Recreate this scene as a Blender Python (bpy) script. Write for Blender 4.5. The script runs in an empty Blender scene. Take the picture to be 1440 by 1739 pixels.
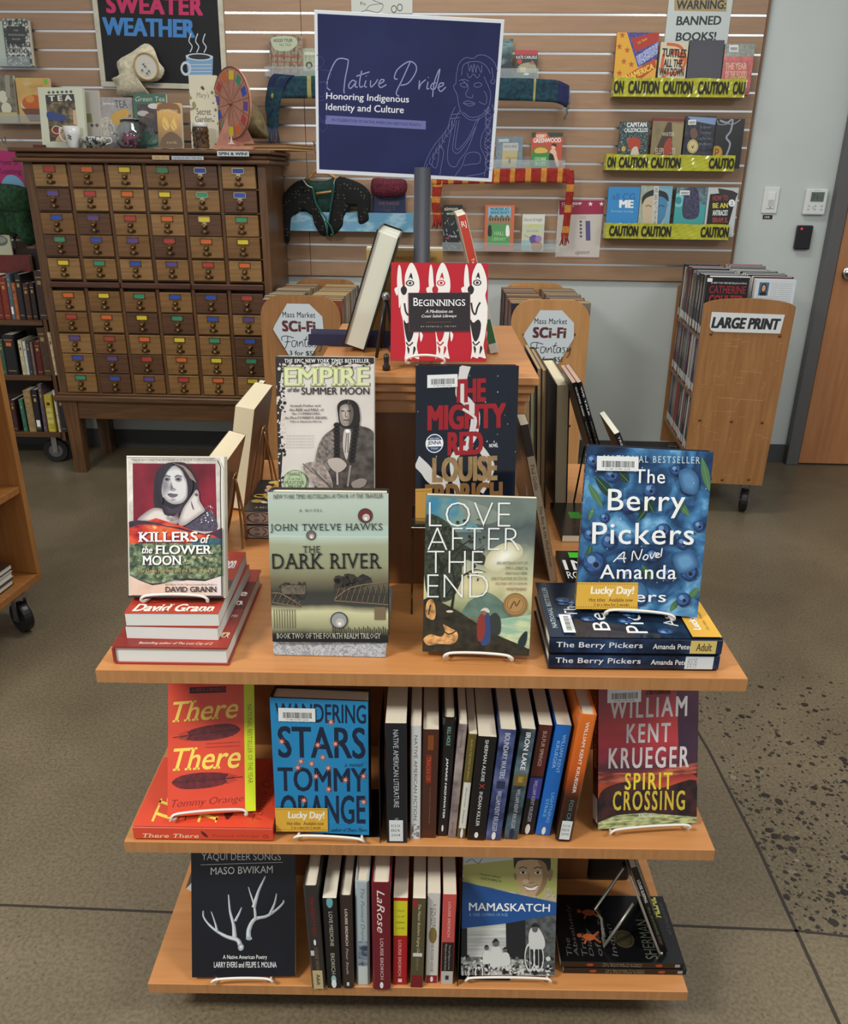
import bpy, bmesh, math, random
import numpy as np
from mathutils import Vector, Matrix
random.seed(7)
V = Vector
scene = bpy.context.scene
COL = scene.collection
# ------------------------------------------------------------------ camera
CF, PIT, ROLL, YAW, CX, CD, EYE = 1390.44, .391457, .0119016, -.0035442, .00467, .968153, 1.37
FW = V((math.sin(YAW)*math.cos(PIT), math.cos(YAW)*math.cos(PIT), -math.sin(PIT)))
_r0 = V((math.cos(YAW), -math.sin(YAW), 0)); _u0 = _r0.cross(FW)
RT = math.cos(ROLL)*_r0 + math.sin(ROLL)*_u0
UP = -math.sin(ROLL)*_r0 + math.cos(ROLL)*_u0
CAM = V((CX, -CD, EYE))
cd = bpy.data.cameras.new('camera'); cam = bpy.data.objects.new('camera', cd); COL.objects.link(cam)
cd.sensor_fit = 'HORIZONTAL'; cd.sensor_width = 36; cd.lens = CF/1440*36; cd.clip_start = .02
cam.matrix_world = Matrix(((RT.x, UP.x, -FW.x, CAM.x), (RT.y, UP.y, -FW.y, CAM.y), (RT.z, UP.z, -FW.z, CAM.z), (0, 0, 0, 1)))
scene.camera = cam
CROPS = dict(A=(150,720,.36806),B=(680,720,.42361),C=(200,1130,.33333),D=(630,1130,.41667),E=(240,1430,.33333),F=(700,1430,.34722),
 G=(400,400,.29907),H=(640,400,.32209),I=(0,0,.36111),J=(0,400,.36111),K=(440,0,.41667),L=(980,0,.31944),M=(980,420,.31944),
 N=(430,450,.14583),O=(820,460,.16667),P=(1020,30,.22418),Q=(40,120,.30556),R=(880,600,.24149),S=(380,720,.16107),T=(0,400,.41379),
 U=(1120,420,.27586),EE=(200,760,.14948),FF=(380,600,.18405),GG=(820,560,.25292),HH=(0,560,.31088),AA=(0,430,.21277),BB=(0,0,.13226),CC=(680,60,.22222),DD=(430,40,.22998),X=(0,0,1))
def px(k, p):
 o = CROPS[k]; return (o[0]+p[0]*o[2], o[1]+p[1]*o[2])
def ray(k, p):
 x, y = px(k, p); return FW + (x-720)/CF*RT - (y-869.5)/CF*UP
def PZ(k, p, z):                       # measured point on a level plane
 d = ray(k, p); return CAM + d*((z-EYE)/d.z)
def PY(k, p, Y, s=0.0):                # measured point on an upright plane y = Y - s*x
 d = ray(k, p); return CAM + d*((Y-CAM.y-s*CAM.x)/(d.y+s*d.x))
WY, WS = 3.167, .033                   # back wall plane
WX = V((1, -WS, 0)).normalized(); WN = V((-WS, -1, 0)).normalized()
def PW(k, p, off=0.0): return PY(k, p, WY-off, WS)
def axes(O, X, Y, Z):
 return Matrix(((X[0], Y[0], Z[0], O[0]), (X[1], Y[1], Z[1], O[1]), (X[2], Y[2], Z[2], O[2]), (0, 0, 0, 1)))
# ------------------------------------------------------------------ materials
def lin(c):
 return tuple(((v/255)/12.92 if v/255 <= .04045 else ((v/255+.055)/1.055)**2.4) for v in c) + (1,)
_M = {}
def _new(name):
 m = bpy.data.materials.new(name); m.use_nodes = True
 n = m.node_tree.nodes; return m, n, m.node_tree.links, n['Principled BSDF']
def mat(c, rough=.5, metal=0, name='print', vary=0, spec=None, scale=30, bump=0, alpha=1, trans=0, emit=None):
 key = ('f', tuple(c), rough, metal, vary, spec, scale, bump, alpha, trans, emit)
 if key in _M: return _M[key]
 m, n, l, b = _new(name)
 b.inputs['Base Color'].default_value = lin(c); b.inputs['Roughness'].default_value = rough
 b.inputs['Metallic'].default_value = metal
 if spec is not None: b.inputs['Specular IOR Level'].default_value = spec
 if alpha < 1: b.inputs['Alpha'].default_value = alpha
 if trans: b.inputs['Transmission Weight'].default_value = trans
 if emit: b.inputs['Emission Color'].default_value = lin(emit); b.inputs['Emission Strength'].default_value = 1
 if vary or bump:
  tc = n.new('ShaderNodeTexCoord'); nz = n.new('ShaderNodeTexNoise'); nz.inputs['Scale'].default_value = scale; nz.inputs['Detail'].default_value = 6
  l.new(tc.outputs['Object'], nz.inputs['Vector'])
  if vary:
   cr = n.new('ShaderNodeValToRGB'); cr.color_ramp.elements[0].position = .3; cr.color_ramp.elements[1].position = .7
   cr.color_ramp.elements[0].color = lin([v*(1-vary) for v in c]); cr.color_ramp.elements[1].color = lin([min(255, v*(1+vary)) for v in c])
   l.new(nz.outputs['Fac'], cr.inputs['Fac']); l.new(cr.outputs['Color'], b.inputs['Base Color'])
  if bump:
   bp = n.new('ShaderNodeBump'); bp.inputs['Strength'].default_value = bump; bp.inputs['Distance'].default_value = .004
   l.new(nz.outputs['Fac'], bp.inputs['Height']); l.new(bp.outputs['Normal'], b.inputs['Normal'])
 _M[key] = m; return m
def ramp(n, stops):
 cr = n.new('ShaderNodeValToRGB'); e = cr.color_ramp.elements
 e[0].position, e[0].color = stops[0][0], lin(stops[0][1]); e[1].position, e[1].color = stops[-1][0], lin(stops[-1][1])
 for p, c in stops[1:-1]:
  x = e.new(p); x.color = lin(c)
 return cr
def mart(key, stops, scale=20, grad=None, amt=1.0, rough=.4, stretch=(1, 1, 1), detail=5, dist=0.0, bump=0, name='printed_art', metal=0):
 """noise -> colour ramp; grad=(axis,a,b) mixes in a position gradient for printed pictures"""
 if key in _M: return _M[key]
 m, n, l, b = _new(name); b.inputs['Roughness'].default_value = rough; b.inputs['Metallic'].default_value = metal
 tc = n.new('ShaderNodeTexCoord'); mp = n.new('ShaderNodeMapping'); mp.inputs['Scale'].default_value = stretch
 nz = n.new('ShaderNodeTexNoise'); nz.inputs['Scale'].default_value = scale; nz.inputs['Detail'].default_value = detail; nz.inputs['Distortion'].default_value = dist
 l.new(tc.outputs['Object'], mp.inputs['Vector']); l.new(mp.outputs['Vector'], nz.inputs['Vector'])
 src = nz.outputs['Fac']
 if grad:
  ax, a, c = grad
  sp = n.new('ShaderNodeSeparateXYZ'); l.new(tc.outputs['Object'], sp.inputs[0])
  mr = n.new('ShaderNodeMapRange'); mr.inputs['From Min'].default_value = a; mr.inputs['From Max'].default_value = c
  l.new(sp.outputs[ax], mr.inputs['Value'])
  ma = n.new('ShaderNodeMath'); ma.operation = 'MULTIPLY_ADD'; l.new(nz.outputs['Fac'], ma.inputs[0]); ma.inputs[1].default_value = amt
  mb = n.new('ShaderNodeMath'); mb.operation = 'SUBTRACT'; l.new(mr.outputs['Result'], mb.inputs[0]); mb.inputs[1].default_value = amt*.5
  l.new(mb.outputs[0], ma.inputs[2]); src = ma.outputs[0]
 cr = ramp(n, stops); l.new(src, cr.inputs['Fac']); l.new(cr.outputs['Color'], b.inputs['Base Color'])
 if bump:
  bp = n.new('ShaderNodeBump'); bp.inputs['Strength'].default_value = bump; bp.inputs['Distance'].default_value = .003
  l.new(nz.outputs['Fac'], bp.inputs['Height']); l.new(bp.outputs['Normal'], b.inputs['Normal'])
 _M[key] = m; return m
def mwood(key, c1, c2, axis='X', rough=.35, scale=6, name='wood', bump=.04):
 st = {'X': (1, 14, 14), 'Y': (14, 1, 14), 'Z': (14, 14, 1)}[axis]
 return mart(key, [(.3, c1), (.7, c2)], scale=scale, stretch=st, rough=rough, detail=8, dist=.6, bump=bump, name=name)
def mpages(key='pages', c=(226, 218, 196)):
 if key in _M: return _M[key]
 m, n, l, b = _new('page_block'); b.inputs['Roughness'].default_value = .9
 tc = n.new('ShaderNodeTexCoord'); w = n.new('ShaderNodeTexWave'); w.bands_direction = 'Y'; w.inputs['Scale'].default_value = 160
 w.inputs['Distortion'].default_value = 3; w.inputs['Detail'].default_value = 2; w.inputs['Detail Scale'].default_value = .4
 l.new(tc.outputs['Object'], w.inputs['Vector']); cr = ramp(n, [(0, [v*.91 for v in c]), (.5, c), (1, [min(255, v*1.04) for v in c])])
 l.new(w.outputs['Fac'], cr.inputs['Fac']); l.new(cr.outputs['Color'], b.inputs['Base Color']); _M[key] = m; return m
BLACK = (14, 14, 17); WHITE = (232, 234, 232); CREAM = (228, 219, 190)
def ink(c=BLACK): return mat(c, .45)
# ------------------------------------------------------------------ mesh builder
class MB:
 def __init__(s): s.v = []; s.f = []; s.m = []; s.mats = []
 def mi(s, m):
  if m not in s.mats: s.mats.append(m)
  return s.mats.index(m)
 def face(s, pts, m):
  i = len(s.v); s.v += [tuple(p) for p in pts]; s.f.append(tuple(range(i, i+len(pts)))); s.m.append(s.mi(m))
 def raw(s, vs, fs, m):
  i = len(s.v); s.v += [tuple(p) for p in vs]; k = s.mi(m)
  for f in fs: s.f.append(tuple(i+j for j in f)); s.m.append(k)
 def box(s, x0, y0, z0, x1, y1, z1, m, M=None, bev=0):
  if bev:
   b = min(bev, abs(x1-x0)*.49, abs(y1-y0)*.49, abs(z1-z0)*.49); bm = bmesh.new(); bmesh.ops.create_cube(bm, size=1)
   for q in bm.verts: q.co = V(((x0+x1)/2+q.co.x*(x1-x0), (y0+y1)/2+q.co.y*(y1-y0), (z0+z1)/2+q.co.z*(z1-z0)))
   bmesh.ops.bevel(bm, geom=list(bm.edges), offset=b, segments=2, profile=.5, affect='EDGES')
   vs = [q.co.copy() for q in bm.verts]; bm.verts.index_update(); fs = [[q.index for q in f.verts] for f in bm.faces]; bm.free()
  else:
   vs = [V((x, y, z)) for x in (x0, x1) for y in (y0, y1) for z in (z0, z1)]
   fs = [(0,1,3,2),(4,6,7,5),(0,4,5,1),(2,3,7,6),(0,2,6,4),(1,5,7,3)]
  if M: vs = [M @ q for q in vs]
  s.raw(vs, fs, m)
 def prism(s, pts, fn, m, msides=None, caps=True):
  """pts: 2D outline; fn(a,b,k) -> 3D for k=0 and 1"""
  n = len(pts); v0 = [fn(a, b, 0) for a, b in pts]; v1 = [fn(a, b, 1) for a, b in pts]
  fs = [(i, (i+1) % n, n+(i+1) % n, n+i) for i in range(n)]
  s.raw(v0+v1, fs, msides or m)
  if caps: s.raw(v0+v1, [tuple(range(n-1, -1, -1)), tuple(range(n, 2*n))], m)
 def tube(s, pts, r, m, n=8, closed=False, cap=True):
  pts = [V(p) for p in pts]; N = len(pts); rings = []; ref = None
  for i, p in enumerate(pts):
   a = pts[i-1] if (i > 0 or closed) else p; b = pts[(i+1) % N] if (i < N-1 or closed) else p
   t = (b-a).normalized()
   if ref is None: ref = t.orthogonal().normalized()
   ref = (ref - t*ref.dot(t)).normalized() if (ref - t*ref.dot(t)).length > 1e-6 else t.orthogonal().normalized()
   q = t.cross(ref); rr = r[i] if isinstance(r, (list, tuple)) else r
   rings.append([p + (ref*math.cos(2*math.pi*k/n) + q*math.sin(2*math.pi*k/n))*rr for k in range(n)])
  vs = [x for g in rings for x in g]; fs = []
  for i in range(N if closed else N-1):
   j = (i+1) % N
   for k in range(n): fs.append((i*n+k, i*n+(k+1) % n, j*n+(k+1) % n, j*n+k))
  if cap and not closed: fs += [tuple(range(n-1, -1, -1)), tuple((N-1)*n+k for k in range(n))]
  s.raw(vs, fs, m)
 def lathe(s, prof, m, n=28, M=None):
  vs = []; fs = []
  for r, z in prof:
   for k in range(n): vs.append(V((r*math.cos(2*math.pi*k/n), r*math.sin(2*math.pi*k/n), z)))
  for i in range(len(prof)-1):
   for k in range(n): fs.append((i*n+k, i*n+(k+1) % n, (i+1)*n+(k+1) % n, (i+1)*n+k))
  if M: vs = [M @ q for q in vs]
  s.raw(vs, fs, m)
 def grid(s, fn, nu, nv, m):
  vs = [fn(i/nu, j/nv) for j in range(nv+1) for i in range(nu+1)]
  fs = [(j*(nu+1)+i, j*(nu+1)+i+1, (j+1)*(nu+1)+i+1, (j+1)*(nu+1)+i) for j in range(nv) for i in range(nu)]
  s.raw(vs, fs, m)
 def build(s, name, parent=None, smooth=False, solid=0):
  me = bpy.data.meshes.new(name); me.from_pydata([tuple(q) for q in s.v], [], s.f)
  for m in s.mats: me.materials.append(m)
  me.polygons.foreach_set('material_index', s.m)
  if smooth: me.polygons.foreach_set('use_smooth', [True]*len(me.polygons))
  me.update(); o = bpy.data.objects.new(name, me); COL.objects.link(o)
  if parent: o.parent = parent
  if smooth:
   md = o.modifiers.new('weld', 'WELD'); md.merge_threshold = 1e-5
  if solid:
   md = o.modifiers.new('solid', 'SOLIDIFY'); md.thickness = solid; md.offset = 0
  return o
def smooth_path(pts, k=6, closed=False):
 P = [V(p) for p in pts]; n = len(P); out = []
 rng = range(n if closed else n-1)
 for i in rng:
  p0 = P[(i-1) % n] if (closed or i > 0) else P[0]; p1 = P[i]; p2 = P[(i+1) % n]; p3 = P[(i+2) % n] if (closed or i < n-2) else P[-1]
  for j in range(k):
   t = j/k; out.append(.5*((2*p1)+(p2-p0)*t+(2*p0-5*p1+4*p2-p3)*t*t+(3*p1-p0-3*p2+p3)*t**3))
 if not closed: out.append(P[-1])
 return out
# ------------------------------------------------------------------ lettering
_T = {}
def glyph(s, bold=0, shear=0, serif=False, sp=1.0, res=3):
 key = (s, bold, shear, serif, sp, res)
 if key in _T: return _T[key]
 cu = bpy.data.curves.new('t', 'FONT'); cu.body = s; cu.offset = min(bold, 0); cu.shear = shear; cu.resolution_u = res; cu.space_character = sp
 o = bpy.data.objects.new('t', cu); me = o.to_mesh()
 vs = [(q.co.x, q.co.y) for q in me.vertices]; fs = [tuple(p.vertices) for p in me.polygons]
 if serif and vs:
  from collections import Counter
  ec = Counter(tuple(sorted((f[i], f[(i+1) % len(f)]))) for f in fs for i in range(len(f)))
  ys = sorted(set(round(y, 3) for x, y in vs)); top = max(y for x, y in vs)
  add = []
  for (a, b), c in ec.items():
   if c != 1: continue
   (x0, y0), (x1, y1) = vs[a], vs[b]
   if abs(y0-y1) > .004: continue
   L = abs(x1-x0)
   if not (.05 < L < .19): continue
   for lv in (0, .729, .56, .547, .76, .68, .7, .66):
    if abs(y0-lv) < .03: add.append((min(x0, x1)-.06, max(x0, x1)+.06, y0, 1 if lv < .1 else -1)); break
  for x0, x1, y, d in add:
   i = len(vs); h = .055*d; vs += [(x0, y), (x1, y), (x1, y+h), (x0, y+h)]; fs.append((i, i+1, i+2, i+3))
 if bold > 0:
  v0, f0 = vs, fs; vs, fs = [], []
  for dx, dy in ((0, 0), (-bold, -bold*.5), (bold, -bold*.5), (-bold, bold*.5), (bold, bold*.5)):
   i = len(vs); n0 = len(v0); vs = vs+[(x+dx, y+dy) for x, y in v0]; fs = fs+[tuple(i+j for j in f) for f in f0]
 o.to_mesh_clear(); bpy.data.objects.remove(o); bpy.data.curves.remove(cu)
 xs = [x for x, y in vs] or [0, 1]; ys = [y for x, y in vs] or [0, 1]
 _T[key] = (vs, fs, (min(xs), min(ys), max(xs), max(ys))); return _T[key]
# ------------------------------------------------------------------ flat artwork on a face
class Cv:
 STEP = .00003
 def __init__(s, mb, O, U, Vv, N, W, H):
  s.mb, s.O, s.U, s.Vv, s.N, s.W, s.H = mb, V(O), V(U), V(Vv), V(N), W, H; s.k = 1; s.Hm = None; s.crop = None
 def quad(s, crop, tl, tr, br, bl):
  s.crop = crop; src = [px(crop, p) for p in (tl, tr, br, bl)]; dst = [(0, s.H), (s.W, s.H), (s.W, 0), (0, 0)]
  A = []; B = []
  for (x, y), (u, v) in zip(src, dst):
   A.append([x, y, 1, 0, 0, 0, -u*x, -u*y]); B.append(u); A.append([0, 0, 0, x, y, 1, -v*x, -v*y]); B.append(v)
  h = np.linalg.solve(np.array(A, float), np.array(B, float)); s.Hm = h; return s
 def uv(s, x, y):
  if s.Hm is None: return (x*s.W, (1-y)*s.H)
  X, Y = px(s.crop, (x, y)); h = s.Hm; w = h[6]*X+h[7]*Y+1
  return ((h[0]*X+h[1]*Y+h[2])/w, (h[3]*X+h[4]*Y+h[5])/w)
 def p3(s, u, v, k=None): return s.O + s.U*u + s.Vv*v + s.N*(s.STEP*(s.k if k is None else k))
 def poly(s, pts, m, clip=True, dk=1):
  q = [s.uv(*p) for p in pts]
  if clip: q = [(min(max(a, 0), s.W), min(max(b, 0), s.H)) for a, b in q]
  s.mb.face([s.p3(a, b) for a, b in q], m); s.k += dk
 def fill(s, m): s.mb.face([s.p3(0, 0), s.p3(s.W, 0), s.p3(s.W, s.H), s.p3(0, s.H)], m); s.k += 1
 def rect(s, x0, y0, x1, y1, m): s.poly([(x0, y0), (x1, y0), (x1, y1), (x0, y1)], m)
 def blob(s, pts, m, k=4, clip=True): s.poly([(q.x, q.y) for q in smooth_path([(a, b, 0) for a, b in pts], k, True)], m, clip)
 def soft(s, pts, c0, c1, n=6, f=.55, k=4, cx=None, cy=None):
  cx = cx if cx is not None else sum(p[0] for p in pts)/len(pts); cy = cy if cy is not None else sum(p[1] for p in pts)/len(pts)
  for i in range(n):
   t = i/(n-1); q = 1-f*t; s.blob([(cx+(x-cx)*q, cy+(y-cy)*q) for x, y in pts], mat(tuple(int(a+(b-a)*t) for a, b in zip(c0, c1)), .45), k)
 def disc(s, x, y, r, m, ry=None, n=20, rot=0, clip=True):
  ry = ry or r; c, d = math.cos(rot), math.sin(rot)
  s.poly([(x+r*math.cos(t)*c-ry*math.sin(t)*d, y+r*math.cos(t)*d+ry*math.sin(t)*c) for t in [2*math.pi*i/n for i in range(n)]], m, clip)
 def ring(s, x, y, r, w, m, ry=None, n=24):
  ry = ry or r; P = [(math.cos(2*math.pi*i/n), math.sin(2*math.pi*i/n)) for i in range(n)]
  for i in range(n):
   a, b = P[i], P[(i+1) % n]; f = 1-w/r
   s.poly([(x+r*a[0], y+ry*a[1]), (x+r*b[0], y+ry*b[1]), (x+r*f*b[0], y+ry*f*b[1]), (x+r*f*a[0], y+ry*f*a[1])], m, True, 0)
  s.k += 1
 def line(s, pts, w, m, k=0, taper=False):
  """w in metres"""
  q = [V((*s.uv(*p), 0)) for p in pts]
  if k: q = smooth_path(q, k)
  n = len(q); L = []; R = []
  for i in range(n):
   t = (q[min(i+1, n-1)]-q[max(i-1, 0)])
   if t.length < 1e-9: t = V((1, 0, 0))
   t.normalize(); nn = V((-t.y, t.x, 0)); ww = w*.5*((1-.85*i/(n-1)) if taper else 1)
   L.append(q[i]+nn*ww); R.append(q[i]-nn*ww)
  cl = lambda a: s.p3(min(max(a.x, 0), s.W), min(max(a.y, 0), s.H))
  for i in range(n-1): s.mb.face([cl(L[i]), cl(L[i+1]), cl(R[i+1]), cl(R[i])], m)
  s.k += 1
 def text(s, t, x0, y0, x1, y1, m, bold=0, shear=0, serif=False, sp=1.0, rot=0, res=3):
  """fitted to the box x0,y0 (upper left) .. x1,y1; rot=-90 reads downward, 90 upward, 180 upside down"""
  vs, fs, bb = glyph(t, bold, shear, serif, sp, res)
  if not fs: return
  w = bb[2]-bb[0] or 1; h = bb[3]-bb[1] or 1; out = []
  nv = len(vs)//(5 if bold > 0 else 1)
  for vi, (x, y) in enumerate(vs):
   a = (x-bb[0])/w; b = (y-bb[1])/h          # 0..1, b up
   if rot == 0: X, Y = x0+(x1-x0)*a, y1+(y0-y1)*b
   elif rot == -90: X, Y = x0+(x1-x0)*b, y0+(y1-y0)*a
   elif rot == 90: X, Y = x1+(x0-x1)*b, y1+(y0-y1)*a
   else: X, Y = x1+(x0-x1)*a, y0+(y1-y0)*b
   u, v = s.uv(X, Y); out.append(s.p3(min(max(u, 0), s.W), min(max(v, 0), s.H), s.k+(vi//nv)*.4))
  s.mb.raw(out, fs, m); s.k += 3 if bold > 0 else 1
 def text4(s, t, tl, tr, br, bl, m, **kw):
  vs, fs, bb = glyph(t, kw.get('bold', 0), kw.get('shear', 0), kw.get('serif', False), kw.get('sp', 1.0), kw.get('res', 3))
  w = bb[2]-bb[0]; h = bb[3]-bb[1]; out = []; nv = len(vs)//(5 if kw.get('bold', 0) > 0 else 1)
  for vi, (x, y) in enumerate(vs):
   a = (x-bb[0])/w; b = 1-(y-bb[1])/h
   X = (tl[0]*(1-a)+tr[0]*a)*(1-b)+(bl[0]*(1-a)+br[0]*a)*b; Y = (tl[1]*(1-a)+tr[1]*a)*(1-b)+(bl[1]*(1-a)+br[1]*a)*b
   u, v = s.uv(X, Y); out.append(s.p3(min(max(u, 0), s.W), min(max(v, 0), s.H), s.k+(vi//nv)*.4))
  s.mb.raw(out, fs, m); s.k += 3
 def specks(s, n, x0, y0, x1, y1, r0, r1, ms, seed=1, sides=6):
  R = random.Random(seed)
  for i in range(n):
   s.disc(R.uniform(x0, x1), R.uniform(y0, y1), R.uniform(r0, r1), R.choice(ms), R.uniform(r0, r1), sides, R.uniform(0, 3)); s.k -= (0 if i % 6 == 0 else 1)
 def bars(s, x0, y0, x1, y1, seed=3):     # barcode label: white sticker, bars, digits
  s.rect(x0, y0, x1, y1, mat((222, 226, 224), .35)); R = random.Random(seed); w = x1-x0; h = y1-y0
  x = x0+w*.12
  while x < x1-w*.12:
   b = w*R.choice([.008, .012, .018]); s.rect(x, y0+h*.32, x+b, y0+h*.76, ink()); s.k -= 1; x += b+w*R.choice([.008, .012, .016])
  s.k += 1; s.text('31188 06789 2258', x0+w*.2, y0+h*.82, x1-w*.2, y0+h*.92, ink(), res=1)
# ------------------------------------------------------------------ object tree
def tag(o, label=None, cat=None, group=None, kind=None):
 if label: o['label'] = label
 if cat: o['category'] = cat
 if group: o['group'] = group
 if kind: o['kind'] = kind
 return o
def thing(name, label, cat, M=None, group=None):
 o = bpy.data.objects.new(name, None); COL.objects.link(o); o.empty_display_size = .05
 if M is not None: o.matrix_world = M
 return tag(o, label, cat, group)
def copy_tree(o, parent=None, M=None):
 c = o.copy(); COL.objects.link(c)
 if parent: c.parent = parent
 for ch in list(o.children): copy_tree(ch, c)
 if M is not None: c.matrix_world = M
 return c
# ------------------------------------------------------------------ books
def book(label, w, h, t, M, front=None, spine=None, back=None, cover=(60, 60, 60), hard=False, group=None, pages=None,
   gloss=.35, name=None, cat='book', boards=None, parts=True):
 cm = cover if not isinstance(cover, tuple) else mat(cover, gloss)
 root = thing(name or ('hardcover_book' if hard else 'paperback_book'), label, cat, M, group)
 mb = MB(); bt = .0026 if hard else .0006; ch = min(.0035 if hard else .0012, t*.3); sb = .003 if hard else .0006
 outer = [(w, 0), (ch, 0), (0, ch), (0, t-ch), (ch, t), (w, t)]
 inner = [(w, t-bt), (ch+sb*.5, t-bt), (sb, t-ch-sb*.2), (sb, ch+sb*.2), (ch+sb*.5, bt), (w, bt)]
 mb.prism(outer+inner, lambda a, b, k: (a, b, k*h), cm)
 ov = .0032 if hard else .0004
 if front: front(Cv(mb, (0, 0, 0), (1, 0, 0), (0, 0, 1), (0, -1, 0), w, h))
 if spine: spine(Cv(mb, (0, t-ch, 0), (0, -1, 0), (0, 0, 1), (-1, 0, 0), t-2*ch, h))
 if back: back(Cv(mb, (w, t, 0), (-1, 0, 0), (0, 0, 1), (0, 1, 0), w, h))
 mb.build('cover', root)
 pb = MB(); pm = pages or mpages()
 pb.box(sb+.0005, bt, ov, w-(ov if hard else .0003), t-bt, h-ov, pm)
 pb.build('page_block', root)
 return root
def M_stand(crop, bl, br, top, z0, h, lean=None):
 """bottom corners measured on the level z0, leaned back until the top edge meets its measured row"""
 A = PZ(crop, bl, z0); B = PZ(crop, br, z0); X = (B-A).normalized(); w = (B-A).length
 mid = (A+B)/2; back = V((0, 0, 1)).cross(X).normalized(); d = ray(crop, top)
 best = None
 if lean is not None:      # height from the measured top row
  Z = V((0, 0, 1))*math.cos(math.radians(lean))+back*math.sin(math.radians(lean))
  h = min((abs((mid+Z*q-CAM).dot(UP)/(mid+Z*q-CAM).dot(FW)-d.dot(UP)/d.dot(FW)), q) for q in [.12+.001*k for k in range(180)])[1]
  return axes(A, X, Z.cross(X), Z), w, h
 for i in range(8, 110):
  a = math.radians(i*.5); Z = V((0, 0, 1))*math.cos(a)+back*math.sin(a); p = mid+Z*h - CAM
  e = abs(p.dot(UP)/p.dot(FW) - d.dot(UP)/d.dot(FW))
  if best is None or e < best[0]: best = (e, a, Z)
  elif best[0]*CF < 1.5: break
 Z = best[2]; print('lean', round(math.degrees(best[1]), 1), 'w', round(w, 3), 'err', round(best[0]*CF, 1), 'y', round(mid.y, 3))
 return axes(A, X, Z.cross(X), Z), w
def M_up(O, yaw=0, lean=0, roll=0):
 """front cover faces -y turned by yaw, leaned back by lean, rolled in its own plane (degrees)"""
 return Matrix.Translation(O) @ Matrix.Rotation(math.radians(yaw), 4, 'Z') @ Matrix.Rotation(math.radians(-lean), 4, 'X') @ Matrix.Rotation(math.radians(roll), 4, 'Y')
def M_spine_px(crop, bl, br, tl, tr, z0):
 """spine to the viewer; returns matrix, thickness, height"""
 A = PZ(crop, bl, z0); B = PZ(crop, br, z0); Y = (A.y+B.y)/2; T0 = PY(crop, tl, Y); T1 = PY(crop, tr, Y)
 bm = (A+B)/2; tm = (T0+T1)/2; Z = (tm-bm); h = Z.length; Z.normalize(); t = abs(B.x-A.x)*Z.z; X = V((0, 1, 0)); Yv = Z.cross(X).normalized()
 O = bm - Yv*(t/2); low = min(0, -abs(Z.x)*t/2)
 O.z = z0 + abs(Z.x)*t/2; O.y = Y
 return axes(O, X, Yv, Z), t, h
def M_flat_spine(x0, y0, z0, yaw=0):
 """lying front cover up, spine to the viewer, top of the book towards -x; origin is the book's (0,0,0) = foot of front cover at the spine"""
 c, s = math.cos(math.radians(yaw)), math.sin(math.radians(yaw))
 return axes((x0, y0, z0), (-s, c, 0), (0, 0, -1), (-c, -s, 0))
def M_flat_foot(x0, y0, z0, yaw=0):
 """lying front cover up, foot to the viewer, spine on the left"""
 c, s = math.cos(math.radians(yaw)), math.sin(math.radians(yaw))
 return axes((x0, y0, z0), (c, s, 0), (0, 0, -1), (-s, c, 0))
def wallM(P, z=None): # origin at P, x along the wall, y into the wall
 return axes(P, WX, -WN, (0, 0, 1))
STEEL = mat((196, 198, 200), .25, 1, 'chrome'); WIREW = mat((226, 222, 212), .3, 0, 'white_wire'); WIREB = mat((22, 20, 20), .35, 0, 'black_wire'); BRASSW = mat((178, 140, 92), .3, .7, 'brass_wire')
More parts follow.
